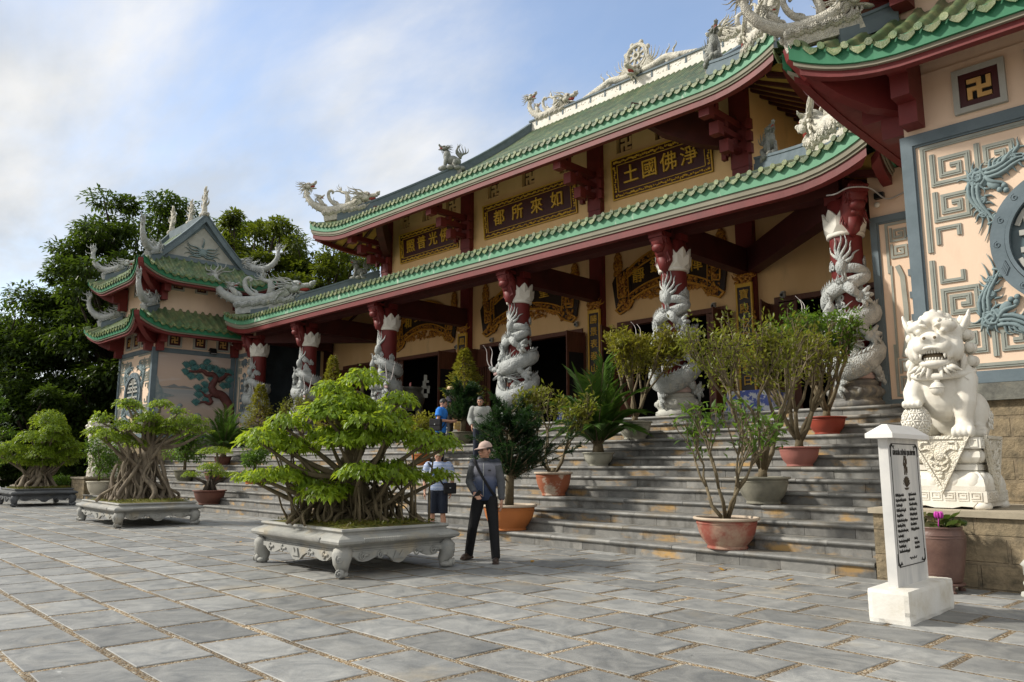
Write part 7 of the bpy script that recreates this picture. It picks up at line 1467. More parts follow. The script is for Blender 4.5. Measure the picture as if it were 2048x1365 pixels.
def plant(kind, t, z, h, w, seed, lm=None, lsz=0.10, dens=1.0, lean=(0, 0), bk=None, low=0.25):
    rg = np.random.default_rng(seed); q = random.Random(seed); tb = MB(); bk = bk or bark_m
    if kind == 'twig':
        tips = []; n = 4
        for i in range(n):
            a = i * 2 * PI / n + q.uniform(-.4, .4); d = Vector((math.cos(a) * w / h * 1.1 + lean[0], math.sin(a) * w / h * 1.1 + lean[1], 1)); grow(tb, q, (0.03 * math.cos(a), 0.03 * math.sin(a), z - 0.02), d, h * 0.27, 0.032, 4, tips, 0.5, 0.25)
        tb.tube([(0, 0, z - 0.05), (0.01, 0, z + 0.12)], [0.065, 0.05], 8); tips = [x for x in tips if x[2] <= 2 and x[0].z > z + h * low]; n = int(520 * dens)
        P, D = around(rg, tips, n, 0.05)
    elif kind == 'shrub':
        tips = []; n = 5; tb.tube([(0, 0, z - 0.05), (0.02, 0, z + 0.2)], [0.085, 0.06], 8)
        for i in range(n):
            a = i * 2 * PI / n + q.uniform(-.3, .3); d = Vector((math.cos(a) * w / h * 0.8 + lean[0], math.sin(a) * w / h * 0.8 + lean[1], 1)); grow(tb, q, (0.02, 0, z + 0.1), d, h * 0.25, 0.045, 4, tips, 0.5, 0.22)
        tips = [x for x in tips if x[2] <= 2 and x[0].z > z + h * low]; P, D = around(rg, tips, int(2200 * dens), 0.08)
    elif kind == 'cone':
        tb.tube([(0, 0, z - 0.05), (0, 0, z + h * 0.9)], [0.05, 0.01], 7); n = int(2600 * dens); u = rg.random(n) ** 1.35; zz = z + h * (0.10 + 0.9 * u); a = rg.uniform(0, 2 * PI, n); lob = 1 + 0.22 * np.sin(4 * a + 9 * u) + 0.15 * np.sin(11 * u * 3 + a * 2); r = w / 2 * (1 - u) ** 0.8 * lob * np.sqrt(rg.uniform(0.25, 1, n)) + 0.03
        P = np.stack([r * np.cos(a), r * np.sin(a), zz], 1); D = np.stack([np.cos(a), np.sin(a), rg.uniform(-.3, .9, n)], 1) + rg.normal(size=(n, 3)) * 0.35
        for i in range(26): a_ = q.uniform(0, 6.28); z_ = z + h * q.uniform(0.1, 0.85); rr = w / 2 * (1 - (z_ - z) / h) ** 0.8; tb.tube([(0, 0, z_), (rr * math.cos(a_), rr * math.sin(a_), z_ + 0.15)], [0.015, 0.004], 4)
    elif kind == 'bush':
        tb.tube([(0, 0, z - 0.05), (0, 0, z + h * 0.6)], [0.06, 0.03], 7); cs = [(q.uniform(-.32, .32) * w, q.uniform(-.32, .32) * w, z + h * q.uniform(0.35, 0.85), q.uniform(0.16, 0.30) * w) for _ in range(14)]; P = []; D = []
        for c in cs:
            n = int(190 * dens); v = unit(rg, n); P.append(np.array(c[:3]) + v * c[3] * rg.uniform(0.5, 1, n)[:, None] * [1, 1, 1.2]); D.append(v + rg.normal(size=(n, 3)) * 0.4 + [0, 0, -0.2]); tb.tube([(0, 0, z + h * 0.25), c[:3]], [0.025, 0.008], 5)
        P = np.concatenate(P); D = np.concatenate(D)
    elif kind == 'needle':
        tips = []; tb.tube([(0, 0, z - 0.06), (0.03, 0, z + h * 0.35), (0.0, 0.02, z + h * 0.9)], [0.085, 0.07, 0.02], 8); P = []; D = []
        for i in range(int(46 * dens)):
            zz = z + h * (0.22 + 0.72 * q.random()); a = q.uniform(0, 6.28); ln = w / 2 * (1.05 - 0.6 * (zz - z) / h) * q.uniform(0.55, 1.1); d = Vector((math.cos(a), math.sin(a), 0.35 + q.uniform(-.2, .4))); 
            if i < 3 and lean[0]: d = Vector((lean[0], lean[1], 0.25 + 0.2 * i)); ln = w * 0.75; zz = z + h * 0.32
            pts = [Vector((0, 0, zz)), Vector((0, 0, zz)) + d.normalized() * ln * 0.5, Vector((0, 0, zz)) + d.normalized() * ln + Vector((0, 0, 0.12 * ln))]; tb.tube(pts, [0.022, 0.014, 0.005], 5)
            for _ in range(9):
                s = pts[1] + (pts[2] - pts[1]) * q.uniform(-.6, 1.0); n = 22; v = unit(rg, n); ax = np.array(tuple(d.normalized())) * 0.8 + np.array([q.uniform(-.5, .5), q.uniform(-.5, .5), q.uniform(0.0, .7)]); P.append(np.array(tuple(s)) + ax * rg.uniform(0, 0.16, n)[:, None]); D.append(v * 0.9 + ax)
        P = np.concatenate(P); D = np.concatenate(D)
    elif kind == 'palm':
        P = []; D = []; tb.tube([(0, 0, z - 0.05), (0, 0, z + 0.25)], [0.14, 0.09], 10)
        for i in range(int(22 * dens)):
            a = i * 2.4; tilt = 0.08 + 0.036 * i * 22 / int(22 * dens) * 0.9; dr = Vector((math.cos(a), math.sin(a), 0)); ln = h * q.uniform(0.75, 1.08) * (1 - 0.012 * i); pts = []; 
            for j in range(13): u = j / 12; pts.append(Vector((0, 0, z + 0.1)) + dr * (ln * math.sin(tilt) * u + ln * 0.30 * tilt * u ** 2.5) + Vector((0, 0, ln * math.cos(tilt) * u - ln * 0.55 * tilt * u ** 3)))
            tb.tube(pts, [0.018 - 0.015 * j / 12 for j in range(13)], 5); sd = Vector((-dr.y, dr.x, 0))
            for j in range(3, 13):
                tg = (pts[j] - pts[j - 1]).normalized()
                for f in (0.0, 0.33, 0.66):
                    for s in (-1, 1): P.append(tuple(pts[j - 1] + (pts[j] - pts[j - 1]) * f)); D.append(tuple(tg * 0.95 + sd * s * 0.62 + Vector((0, 0, -0.10 + 0.1 * q.random()))))
        P = np.array(P); D = np.array(D)
    tb.build('stem', bk, t); n = len(P); ratio = {'needle': 0.16, 'palm': 0.075, 'twig': 0.40, 'shrub': 0.40}.get(kind, 0.48); leaf_mesh('foliage', P, D, UPV(n) if kind in ('palm',) else UPV(n) + unit(rg, n) * 0.7, lsz, ratio, lm, t, seed=seed)
TY = lambda k: YS + (k - 1) * TR + 0.20
def potted(label, x, k, R_, h, pm, kind, ph, pw, seed, lm, lsz=0.1, dens=1.0, rm=None, y=None, z=None, lean=(0, 0), bk=None, low=0.25):
    t = thing('potted_plant', label, 'potted plant', (x, TY(k) if y is None else y, RI * k if z is None else z), 0, 'potted plants on the stairs'); pot(t, R_, h, PM[pm], rm); plant(kind, t, h * 0.92, ph, pw, seed, lm, lsz, dens, lean, bk, low); return t
potted('sparse leggy shrub in a worn red pot on the lowest step nearest the stele', -5.96, 1, 0.47, 0.44, 'redworn', 'twig', 2.05, 1.15, 31, lf_bush, 0.14, 0.75, rimw, low=0.22)
potted('tall twiggy olive shrub in a mossy grey stone pot behind the worn red pot', -6.06, 4, 0.43, 0.42, 'greystone', 'shrub', 3.15, 2.0, 32, lf_shrub, 0.10, 1.05, low=0.30)
potted('shrub in a faded pinkish red bowl below the plain red bowl', -6.05, 7, 0.355, 0.33, 'pink', 'shrub', 2.3, 1.4, 33, lf_shrub, 0.10, 0.5)
potted('dense dark green shrub in a plain red bowl by the rightmost dragon column', -6.11, 10, 0.36, 0.32, 'red', 'shrub', 2.3, 1.3, 34, lf_bush, 0.095, 1.5)
potted('dark needle leaved shrub in the broad orange pot behind the walking man', -10.42, 1, 0.52, 0.46, 'orange', 'needle', 1.85, 1.8, 35, lf_dark, 0.10, 2.0, rimw, lean=(0.9, 0.5), bk=bark_m)
potted('open branched shrub in a peeling orange and white bowl', -10.51, 4, 0.385, 0.46, 'orangeworn', 'twig', 2.0, 1.3, 36, lf_shrub, 0.115, 3.0, rimw, low=0.08)
potted('bushy palm with long green fronds in a small cream bowl', -10.43, 7, 0.345, 0.28, 'pale', 'palm', 1.95, 1.0, 37, lf_palm, 0.40, 1.7)
potted('tall yellowish shrub in a large pale cement bowl near the top of the stairs', -10.44, 10, 0.40, 0.40, 'pale', 'shrub', 2.45, 1.6, 38, lf_cone, 0.11, 2.6, low=0.02)
potted('low dark needle leaved shrub in an olive grey bowl high on the stairs', -16.26, 10, 0.31, 0.34, 'olive', 'needle', 1.2, 1.5, 39, lf_dark, 0.10, 1.6)
potted('cone shaped yellow green shrub high on the steps behind the low dark shrub', -17.2, 12, 0.32, 0.35, 'brown', 'cone', 2.1, 1.4, 40, lf_cone, 0.11, 1.0)
potted('leafy yellow green bush in an orange pot below the man in the blue shirt', -16.4, 7, 0.28, 0.30, 'orange', 'bush', 1.15, 0.95, 41, lf_cone, 0.10, 0.8)
potted('plant in a red orange bowl behind the left side of the biggest bonsai', -23.04, 4, 0.42, 0.36, 'orange', 'bush', 0.9, 0.8, 42, lf_bush, 0.09, 0.5)
t13 = potted('small tree with one rounded cushion of leaves on a bare stem', -25.89, 4, 0.34, 0.34, 'brown', 'bush', 0.2, 0.2, 44, lf_pad, 0.07, 0.02)
def mini(label, x, k, R_, h, pm, pads, seed):
    t = thing('potted_plant', label, 'potted plant', (x, TY(k), RI * k), 0, 'potted plants on the stairs'); pot(t, R_, h, PM[pm]); rg = np.random.default_rng(seed); q = random.Random(seed); tb = MB(); P = []; D = []
    for u, w, hu in pads:
        c = Vector((0.45 * u, 0.9 * u, h + w)); p, d = dome(rg, c, hu, hu, hu * 0.7, int(2600 * hu * hu) + 60); P.append(p); D.append(d); tb.tube([(0, 0, h * 0.9), (0.1 * u, 0.2 * u, h + w * 0.5), tuple(c)], [0.10, 0.06, 0.02], 7)
    for i in range(14): a = q.uniform(0, 6.28); tb.tube([(0.05 * math.cos(a), 0.05 * math.sin(a), h + 0.3), (0.18 * math.cos(a), 0.18 * math.sin(a), h * 0.9)], [0.03, 0.045], 6)
    tb.build('stem', bark_d, t); P = np.concatenate(P); D = np.concatenate(D); leaf_mesh('foliage', P, D, UPV(len(P)), 0.075, 0.5, lf_pad, t, seed=seed)
mini('little clipped bonsai in a round terracotta bowl on the lowest step', -23.2, 1, 0.49, 0.42, 'brown', [(0, 0.62, 0.36), (-0.55, 0.42, 0.26), (0.55, 0.40, 0.24), (0.2, 0.45, 0.3)], 43)
for c in list(kids(t13)):
    if c.name.startswith(('stem', 'foliage')): bpy.data.objects.remove(c)
rg_ = np.random.default_rng(45); p_, d_ = dome(rg_, Vector((0.1, 0, 0.98)), 0.55, 0.55, 0.26, 900); leaf_mesh('foliage', p_, d_, UPV(len(p_)), 0.075, 0.5, lf_pad, t13, seed=45); b = MB(); b.tube([(0, 0, 0.3), (0.08, 0.05, 0.6), (0.1, 0, 1.0)], [0.07, 0.06, 0.03], 8); b.build('stem', bark_m, t13)
potted('broad palm in a brown bowl on the left part of the stairs', -28.2, 7, 0.33, 0.30, 'brown', 'palm', 1.75, 1.5, 46, lf_palm, 0.36, 1.5)
potted('full green bush in a grey olive pot left of the brown palm bowl', -28.36, 4, 0.385, 0.40, 'olive', 'bush', 1.65, 1.25, 47, lf_bush, 0.10, 1.2)
potted('cone shaped olive shrub in front of the end dragon column beside the left tower', -28.13, 10, 0.36, 0.36, 'brown', 'cone', 2.15, 1.35, 48, lf_cone, 0.10, 0.9)
potted('tall slim olive shrub rising behind the crown of the biggest bonsai', -23.01, 10, 0.36, 0.36, 'brown', 'cone', 2.75, 1.15, 49, lf_cone, 0.10, 0.8)
potted('dull green shrub between the slim shrub and the column behind the biggest bonsai', -24.9, 10, 0.36, 0.36, 'brown', 'shrub', 1.7, 1.3, 50, lf_shrub, 0.09, 0.8)
potted('bush in a round cream white pot at the far left end of the stairs', -33.3, 1, 0.44, 0.52, 'white', 'bush', 1.7, 1.6, 51, lf_bush, 0.11, 0.8)
potted('low succulents in a squat brown pot beside the left lion plinth', -36.3, 0, 0.37, 0.5, 'brown', 'bush', 0.35, 0.7, 52, lf_bush, 0.09, 0.5, y=9.75, z=0.0)
# ---- background trees
def tree(name, label, loc, H, Wd, nclump, per, lsz, lm, seed, rz=0, zlow=0.25, group='trees behind the left tower', flat=0.8, hid=None):
    t = thing(name, label, 'tree', loc, rz, group); rg = np.random.default_rng(seed); q = random.Random(seed); tb = MB(); tips = []
    tb.tube([(0, 0, -0.1), (0.1, 0, H * 0.14), (0.0, 0.1, H * 0.28)], [0.05 * H * 0.75, 0.045 * H * 0.7, 0.04 * H * 0.7], 10); P = []; D = []
    for i in range(nclump):
        a = q.uniform(0, 2 * PI); u = zlow + (1 - zlow) * q.random() ** 0.8; prof = math.sin(PI * (0.18 + 0.70 * (u - zlow) / (1 - zlow))) ** 0.6; r = Wd / 2 * prof * math.sqrt(q.uniform(0.15, 1.0)); c = Vector((r * math.cos(a), r * math.sin(a), H * u * (0.9 + 0.1 * math.sin(a * 3 + seed)))); cr_ = q.uniform(0.055, 0.12) * Wd
        n = int(per * q.uniform(0.7, 1.3)); v = unit(rg, n); P.append(np.array(tuple(c)) + v * (cr_ * rg.uniform(0.35, 1.05, n))[:, None] * [1.15, 1.15, flat * 0.8]); D.append(v * [1, 1, 0.6] + rg.normal(size=(n, 3)) * 0.45 + [0, 0, -0.25])
        if i % 2 == 0: s = Vector((0, 0, H * (0.2 + 0.25 * u))); m_ = s * 0.45 + c * 0.55 + Vector((q.uniform(-.4, .4), q.uniform(-.4, .4), -0.06 * H * q.random())); tb.tube(cr([tuple(s), tuple(m_), tuple(c)], 3), [0.018 * H * (1 - 0.85 * j / 6) * 0.75 for j in range(7)], 6)
    tb.build('trunk', bark_d, t); P = np.concatenate(P); D = np.concatenate(D); leaf_mesh('crown', P, D, UPV(len(P)), lsz, 0.45, lm, t, seed=seed); return t
tree('broadleaf_tree', 'tallest dark spreading tree at the left, just left of the tower', (-43.2, 14.3, 0), 15.8, 9.5, 190, 330, 0.29, lf_tree, 61, 0, 0.2)
tree('broadleaf_tree', 'dark leafy tree filling the left edge of the photo', (-46.5, 8.6, 0), 10.0, 9.5, 150, 330, 0.29, lf_tree, 62, 0, 0.12)
tree('broadleaf_tree', 'tree showing its crown between the tall spreading tree and the tower roof', (-48.6, 20.5, 0), 17.6, 9.5, 140, 260, 0.34, lf_tree, 63)
tree('broadleaf_tree', 'airy tree whose crown rises right behind the tower gable', (-42.6, 20.8, 0), 16.2, 7.5, 120, 260, 0.30, lf_tree2, 164)
tree('broadleaf_tree', 'yellowish green tree between the tower roof and the upper hall roof', (-38.2, 23.0, 0), 14.2, 7.5, 130, 260, 0.30, lf_tree2, 65)
tree('broadleaf_tree', 'lower yellowish green tree behind the left end of the lower hall roof', (-35.5, 26.0, 0), 13.4, 8.0, 130, 260, 0.30, lf_tree2, 66)
for i, (x, y, h, w, lab) in enumerate(((-41.0, 9.6, 5.2, 5.0, 'dark undergrowth shrub left of the tower, behind the far stone tray'), (-44.5, 5.8, 4.6, 5.5, 'dark undergrowth shrub at the left edge of the forecourt'), (-42.5, 12.4, 6.5, 4.6, 'tall dark shrub close beside the left tower'))):
    tree('large_shrub', lab, (x, y, 0), h, w, 70, 200, 0.26, lf_tree, 70 + i, 0, 0.05, 'shrubs left of the tower')
t = tree('young_tree', 'thin stemmed young tree behind the far stone tray at the left edge', (-37.8, 7.0, 0), 4.4, 2.6, 36, 120, 0.16, lf_bush, 80, 0, 0.25, None)
# distant wooded hill
hm = mat('wooded_hill', (0.035, 0.065, 0.02), (0.018, 0.035, 0.014), 0.95, 0.25, 1.0, 0.9, bdist=1.5, detail=9)
b = MB(); n = 40; vs = []
for j in range(9):
    for i in range(n + 1):
        a = R(-150 + 90 * i / n) ; rr = 150 + 14 * j; zz = 24 * math.sin(PI * min(1, j / 8) * 0.5) * (0.65 + 0.35 * math.sin(i * 0.7) * math.cos(i * 0.23)) + 1.6 * math.sin(i * 3.1 + j) * (j > 0); vs.append((rr * math.sin(R(-64) + R(50) * (i / n - 0.5) * 1.6), rr * math.cos(R(-64) + R(50) * (i / n - 0.5) * 1.6), zz - 0.5))
b.add(vs, [(j * (n + 1) + i, j * (n + 1) + i + 1, (j + 1) * (n + 1) + i + 1, (j + 1) * (n + 1) + i) for j in range(8) for i in range(n)], 0, True); tag(b.build('hill', hm), kind='structure')
# ---------------------------------------------------------------- people
skin = mat('skin', (0.50, 0.28, 0.19), (0.45, 0.24, 0.16), 0.5, 8.0, 0.05, 60); hairm = mat('black_hair', (0.012, 0.010, 0.009), (0.02, 0.016, 0.014), 0.45, 20.0, 0.4, 60); eyem = mat('dark_eye', (0.015, 0.012, 0.010), None, 0.2); lipm = mat('lip', (0.36, 0.14, 0.11), None, 0.5)
def cloth(n, a, b=None, **k): return mat(n, a, b, 0.85, 6.0, 0.5, 14, bdist=0.02, **k)
def gradcloth():
    m = cloth('grey_to_navy_jacket', (0.13, 0.135, 0.165), (0.11, 0.115, 0.14)); nt = m.node_tree; b = nt.nodes['Principled BSDF']
    tc = N(nt, 'ShaderNodeTexCoord'); s = N(nt, 'ShaderNodeSeparateXYZ'); L(nt, tc.outputs['Object'], s.inputs[0]); r = N(nt, 'ShaderNodeValToRGB'); mr = N(nt, 'ShaderNodeMapRange', inp={1: 0.82, 2: 1.46}); L(nt, s.outputs['Z'], mr.inputs[0]); L(nt, mr.outputs[0], r.inputs[0]); e = r.color_ramp.elements
    e[0].color = (0.016, 0.026, 0.055, 1); e[1].color = (0.022, 0.027, 0.04, 1); e[1].position = 0.93
    for p, c in ((0.25, (0.025, 0.04, 0.085, 1)), (0.48, (0.075, 0.095, 0.16, 1)), (0.68, (0.17, 0.175, 0.22, 1)), (0.88, (0.18, 0.185, 0.22, 1))): q = e.new(p); q.color = c
    L(nt, r.outputs[0], b.inputs['Base Color']); return m
def stripecloth():
    m = cloth('blue_white_striped_polo', (0.5, 0.55, 0.65)); nt = m.node_tree; b = nt.nodes['Principled BSDF']; tc = N(nt, 'ShaderNodeTexCoord'); s = N(nt, 'ShaderNodeSeparateXYZ'); L(nt, tc.outputs['Object'], s.inputs[0])
    w = N(nt, 'ShaderNodeMath', operation='MULTIPLY', inp={1: 38.0}); L(nt, s.outputs['Z'], w.inputs[0]); f = N(nt, 'ShaderNodeMath', operation='FRACT'); L(nt, w.outputs[0], f.inputs[0]); g_ = N(nt, 'ShaderNodeMath', operation='GREATER_THAN', inp={1: 0.45}); L(nt, f.outputs[0], g_.inputs[0])
    x = N(nt, 'ShaderNodeMix', data_type='RGBA'); x.inputs[6].default_value = (0.60, 0.64, 0.70, 1); x.inputs[7].default_value = (0.13, 0.22, 0.46, 1); L(nt, g_.outputs[0], x.inputs[0])
    r = N(nt, 'ShaderNodeValToRGB'); mr = N(nt, 'ShaderNodeMapRange', inp={1: 1.0, 2: 1.4}); L(nt, s.outputs['Z'], mr.inputs[0]); L(nt, mr.outputs[0], r.inputs[0]); r.color_ramp.interpolation = 'CONSTANT'; e = r.color_ramp.elements; e[0].color = (0, 0, 0, 1); e[1].color = (0, 0, 0, 1); e[1].position = 0.62
    for p, c in ((0.18, (1, 1, 1, 1)), (0.20, (0.5, .5, .5, 1)), (0.38, (1, 1, 1, 1)), (0.42, (.5, .5, .5, 1)), (0.56, (1, 1, 1, 1))): q = e.new(p); q.color = c
    band = N(nt, 'ShaderNodeValToRGB'); band.color_ramp.interpolation = 'CONSTANT'; bb = band.color_ramp.elements; bb[0].color = (0, 0, 0, 1); bb[1].position = 0.3; bb[1].color = (0.17, 0.27, 0.50, 1); q = bb.new(0.8); q.color = (0.72, 0.73, 0.74, 1); L(nt, r.outputs[0], band.inputs[0])
    gt = N(nt, 'ShaderNodeMath', operation='GREATER_THAN', inp={1: 0.25}); L(nt, r.outputs[0], gt.inputs[0]); y = N(nt, 'ShaderNodeMix', data_type='RGBA'); L(nt, gt.outputs[0], y.inputs[0]); L(nt, x.outputs[2], y.inputs[6]); L(nt, band.outputs[0], y.inputs[7]); L(nt, y.outputs[2], b.inputs['Base Color']); return m
def hand_mb(b, wr, d, palm_n, s=1.0, curl=0.5, right=True):
    """palm, four fingers of unequal length and a side thumb. d = pointing direction, palm_n = palm normal"""
    d = Vector(d).normalized(); n = Vector(palm_n); n = (n - d * n.dot(d)).normalized(); sd = d.cross(n) * (1 if right else -1); wr = Vector(wr)
    for t in (0.0, 0.35, 0.7, 1.0): 
        for k in (-1, 0, 1): b.ell(wr + d * (0.02 + 0.065 * t) * s + sd * k * (0.020 + 0.006 * t) * s, (0.019 * s,) * 3, 0, 8, 6)
    for i, (k, ln) in enumerate(((-1.5, 0.064), (-0.5, 0.076), (0.5, 0.082), (1.5, 0.074))):
        p = wr + d * 0.088 * s + sd * k * 0.0185 * s; P = [p]; a = 0.0; c_ = curl * (0.9 + 0.12 * i)
        for j in range(3): a += c_ * (0.55 if j else 0.35); P.append(P[-1] + (d * math.cos(a) + n * math.sin(a) + sd * k * 0.03).normalized() * ln * (0.42, 0.33, 0.25)[j] * s)
        b.tube(P, [0.0095 * s, 0.009 * s, 0.0085 * s, 0.007 * s], 8); b.ell(P[-1], 0.007 * s, 0, 6, 5)
    p = wr + d * 0.03 * s + sd * 0.026 * s; b.tube([p, p + (d * 0.6 + sd * 0.75 + n * 0.25) * 0.04 * s, p + (d * 1.25 + sd * 0.85 + n * 0.7) * 0.055 * s], [0.014 * s, 0.011 * s, 0.008 * s], 8)
def person(label, loc, rz, J, wear, H=1.70, head_rz=0.0, head_tilt=0.0, hair='short', group=None, woman=False):
    """J: joints in metres for a 1.70 m figure facing -Y.  his right is -X"""
    t = thing('person', label, 'person', loc, R(rz), group); sc = H / 1.70; S = Matrix.Scale(sc, 4); D = dict(sR=(-.185, 0, 1.395), sL=(.185, 0, 1.395), eR=(-.25, .02, 1.12), eL=(.25, .02, 1.12), wR=(-.26, -.05, .88), wL=(.26, -.05, .88), hR=(-.09, 0, .90), hL=(.09, 0, .90), kR=(-.10, -.02, .49), kL=(.10, -.02, .49), aR=(-.11, .02, .08), aL=(.11, .02, .08), fR=(-.13, -1, 0), fL=(.13, -1, 0), hdR=(0, -.2, -1), hdL=(0, -.2, -1), nR=(1, 0, 0), nL=(-1, 0, 0), curl=0.45, bend=0.0); D.update(J); V = {k: Vector(v) for k, v in D.items() if hasattr(v, '__len__')}
    if woman: V['sR'].x *= 0.9; V['sL'].x *= 0.9
    bend = D['bend']; hc = Vector((0, -0.015 - bend * 0.10, 1.585 - bend * 0.03)); neck = Vector((0, 0.0 - bend * 0.05, 1.44))
    b = MB(); HR = Matrix.Translation(hc) @ Matrix.Rotation(R(head_rz), 4, 'Z') @ Matrix.Rotation(R(head_tilt), 4, 'X'); h = MB()
    h.ell((0, 0.012, 0.022), (0.076, 0.094, 0.098), 0, 20, 14); h.ell((0, -0.020, -0.035), (0.062, 0.072, 0.080), 0, 18, 12); h.ell((0, -0.045, -0.085), (0.034, 0.036, 0.030)); h.tube([(0, -0.088, 0.012), (0, -0.102, -0.015), (0, -0.108, -0.030)], [0.010, 0.014, 0.016], 8); h.ell((0, -0.100, -0.032), (0.020, 0.012, 0.010)); h.ell((0, -0.085, -0.062), (0.026, 0.012, 0.012)); h.ell((0, -0.078, 0.026), (0.055, 0.018, 0.012))
    for s in (-1, 1): h.ell((s * 0.042, -0.068, -0.018), (0.022, 0.020, 0.020)); h.ell((s * 0.077, 0.012, -0.008), (0.012, 0.022, 0.032))
    b.join(h, HR); b.tube([neck - Vector((0, -0.01, 0.06)), neck + Vector((0, 0, 0.03)), hc + Vector((0, 0.02, -0.06))], [0.062, 0.054, 0.052], 12)
    b.ell((0, 0, 1.24), (0.145, 0.09, 0.20)); b.ell((0, 0, 0.98), (0.14, 0.095, 0.15)); b.tube([V['sR'], V['sL']], [0.045, 0.045], 8)
    for s in 'RL':
        b.tube([V['s' + s], V['e' + s]], [0.048, 0.040], 10); b.ell(V['e' + s], 0.040); b.tube([V['e' + s], V['e' + s] * 0.6 + V['w' + s] * 0.4, V['w' + s]], [0.040, 0.038, 0.026], 10); hand_mb(b, V['w' + s], V['hd' + s], V['n' + s], 1.0, D['curl'], s == 'R')
        b.tube([V['h' + s], V['h' + s] * 0.5 + V['k' + s] * 0.5, V['k' + s]], [0.078, 0.068, 0.052], 12); b.ell(V['k' + s], 0.052); b.tube([V['k' + s], V['k' + s] * 0.68 + V['a' + s] * 0.32 + Vector((0, .012, 0)), V['a' + s]], [0.050, 0.054, 0.034], 12)
        fd = V['f' + s].copy(); fd.z = 0; fd.normalize(); b.ell(V['a' + s] + fd * 0.07 - Vector((0, 0, 0.04)), (0.042, 0.11, 0.032), 0, 12, 8, Matrix.Rotation(math.atan2(-fd.x, fd.y), 3, 'Z'))
    b.v = at(S, b); body = sculpt('body', b, 0.0075, skin, t, 2)
    e = MB()
    for s in (-1, 1): e.ell((s * 0.031, -0.086, 0.006), (0.013, 0.006, 0.005)); e.tube([(s * 0.015, -0.094, 0.026), (s * 0.035, -0.092, 0.031), (s * 0.050, -0.082, 0.025)], 0.0045, 5)
    e.v = at(S @ HR, e); e.build('eyes', eyem, t); e = MB(); e.tube([(-0.022, -0.091, -0.062), (0, -0.098, -0.060), (0.022, -0.091, -0.062)], [0.003, 0.0055, 0.003], 6); e.v = at(S @ HR, e); e.build('mouth', lipm, t)
    if hair:
        g_ = MB(); nu, nv = 28, 14; r0 = (0.085, 0.104, 0.108); vs = []
        def lowlim(a): return (-0.35 if hair == 'short' else -0.75) if math.sin(a) > -0.25 else (0.42 if math.sin(a) < -0.6 else 0.05)
        rows = 9
        for i in range(rows + 1):
            for j in range(nu):
                a = 2 * PI * j / nu; lo = lowlim(a); th = PI / 2 - (PI / 2 - lo) * i / rows; rr = 1 + 0.012 * math.sin(j * 3.7 + i * 2.1); vs.append((r0[0] * math.cos(th) * math.cos(a) * rr, 0.012 + r0[1] * math.cos(th) * math.sin(a) * rr, 0.022 + r0[2] * math.sin(th) * rr))
        g_.add(vs, [(i * nu + j, (i + 1) * nu + j, (i + 1) * nu + (j + 1) % nu, i * nu + (j + 1) % nu) for i in range(rows) for j in range(nu)], 0, True)
        if hair == 'long': g_.tube([(0, 0.08, 0.0), (0, 0.10, -0.10), (0, 0.09, -0.20)], [0.06, 0.065, 0.03], 10)
        g_.v = at(S @ HR, g_); g_.build('hair', hairm, t)
    # clothes
    def torso(mb, g, z0, open_=0):
        bd = Vector((0, -bend * 0.05, 0)); mb.ell(Vector((0, 0.0, 1.30)) + bd, (0.175 + g, 0.112 + g, 0.165 + g * .5), 0, 20, 14); mb.ell((0, 0.0, 1.12), (0.158 + g, 0.108 + g, 0.19), 0, 20, 12); mb.ell(Vector((0, 0, 1.40)) + bd, (0.16 + g, 0.078 + g, 0.07), 0, 18, 10)
        mb.lathe([(0.0, z0 + 0.005), (0.150 + g, z0), (0.158 + g, z0 + 0.04), (0.155 + g, 1.15), (0.0, 1.16)], 24, (0, 0, 0), 0, True, 1.0, 0.70)
    up = MB(); g = wear.get('g', 0.012); z0 = wear.get('hem', 0.90); torso(up, g, z0); up.tube([neck - Vector((0, -0.005, 0.065)), neck - Vector((0, 0, 0.01))], [0.085, 0.070 if wear.get('collar') else 0.06], 14)
    for s in 'RL':
        a, e_, w = V['s' + s], V['e' + s], V['w' + s]; up.ell(a, 0.066 + g * .5)
        if wear['sleeve'] == 'long': up.tube([a, a * 0.5 + e_ * 0.5, e_], [0.064 + g, 0.058 + g, 0.052 + g], 12); up.ell(e_, 0.052 + g); up.tube([e_, e_ * 0.5 + w * 0.5, w * 0.97 + e_ * 0.03], [0.052 + g, 0.047 + g, 0.036 + g * 0.6], 12)
        else: m_ = a * 0.38 + e_ * 0.62; up.tube([a, a * 0.6 + e_ * 0.4, m_], [0.064 + g, 0.064 + g, 0.066 + g], 14)
    up.v = at(S, up); top = sculpt('jacket' if wear['sleeve'] == 'long' else 'shirt', up, 0.011, wear['top'], t, 2)
    if wear.get('zip'):
        z = MB(); z.tube([(0, -0.125, 0.92), (0, -0.132, 1.10), (0, -0.135, 1.28), (0, -0.118, 1.40)], 0.006, 5); z.v = at(S, z); z.build('zip', MATS['pale_plastic'], t); z = MB(); z.bx(0.075, 0.115, -0.140, -0.118, 1.285, 1.305); z.v = at(S, z); z.build('chest_patch', MATS['black_plastic'], t)
    if wear.get('collar'):
        c = MB(); 
        for i in range(14):
            a0, a1 = [(-2.6 + 5.2 * (i + d) / 14) for d in (0, 1)]; q = [Vector((r * math.sin(a) * 1.0, -r * math.cos(a) * 0.95 + neck.y, z)) for a, r, z in ((a0, 0.083, 1.405), (a1, 0.083, 1.405), (a1, 0.076, 1.475), (a0, 0.076, 1.475))]; c.add(q, [(0, 1, 2, 3)], 0, True); c.add([p * 1.0 + Vector((0, 0, 0)) for p in q], [(3, 2, 1, 0)], 0, True)
        c.v = at(S, c); c.build('collar', wear['collar'], t)
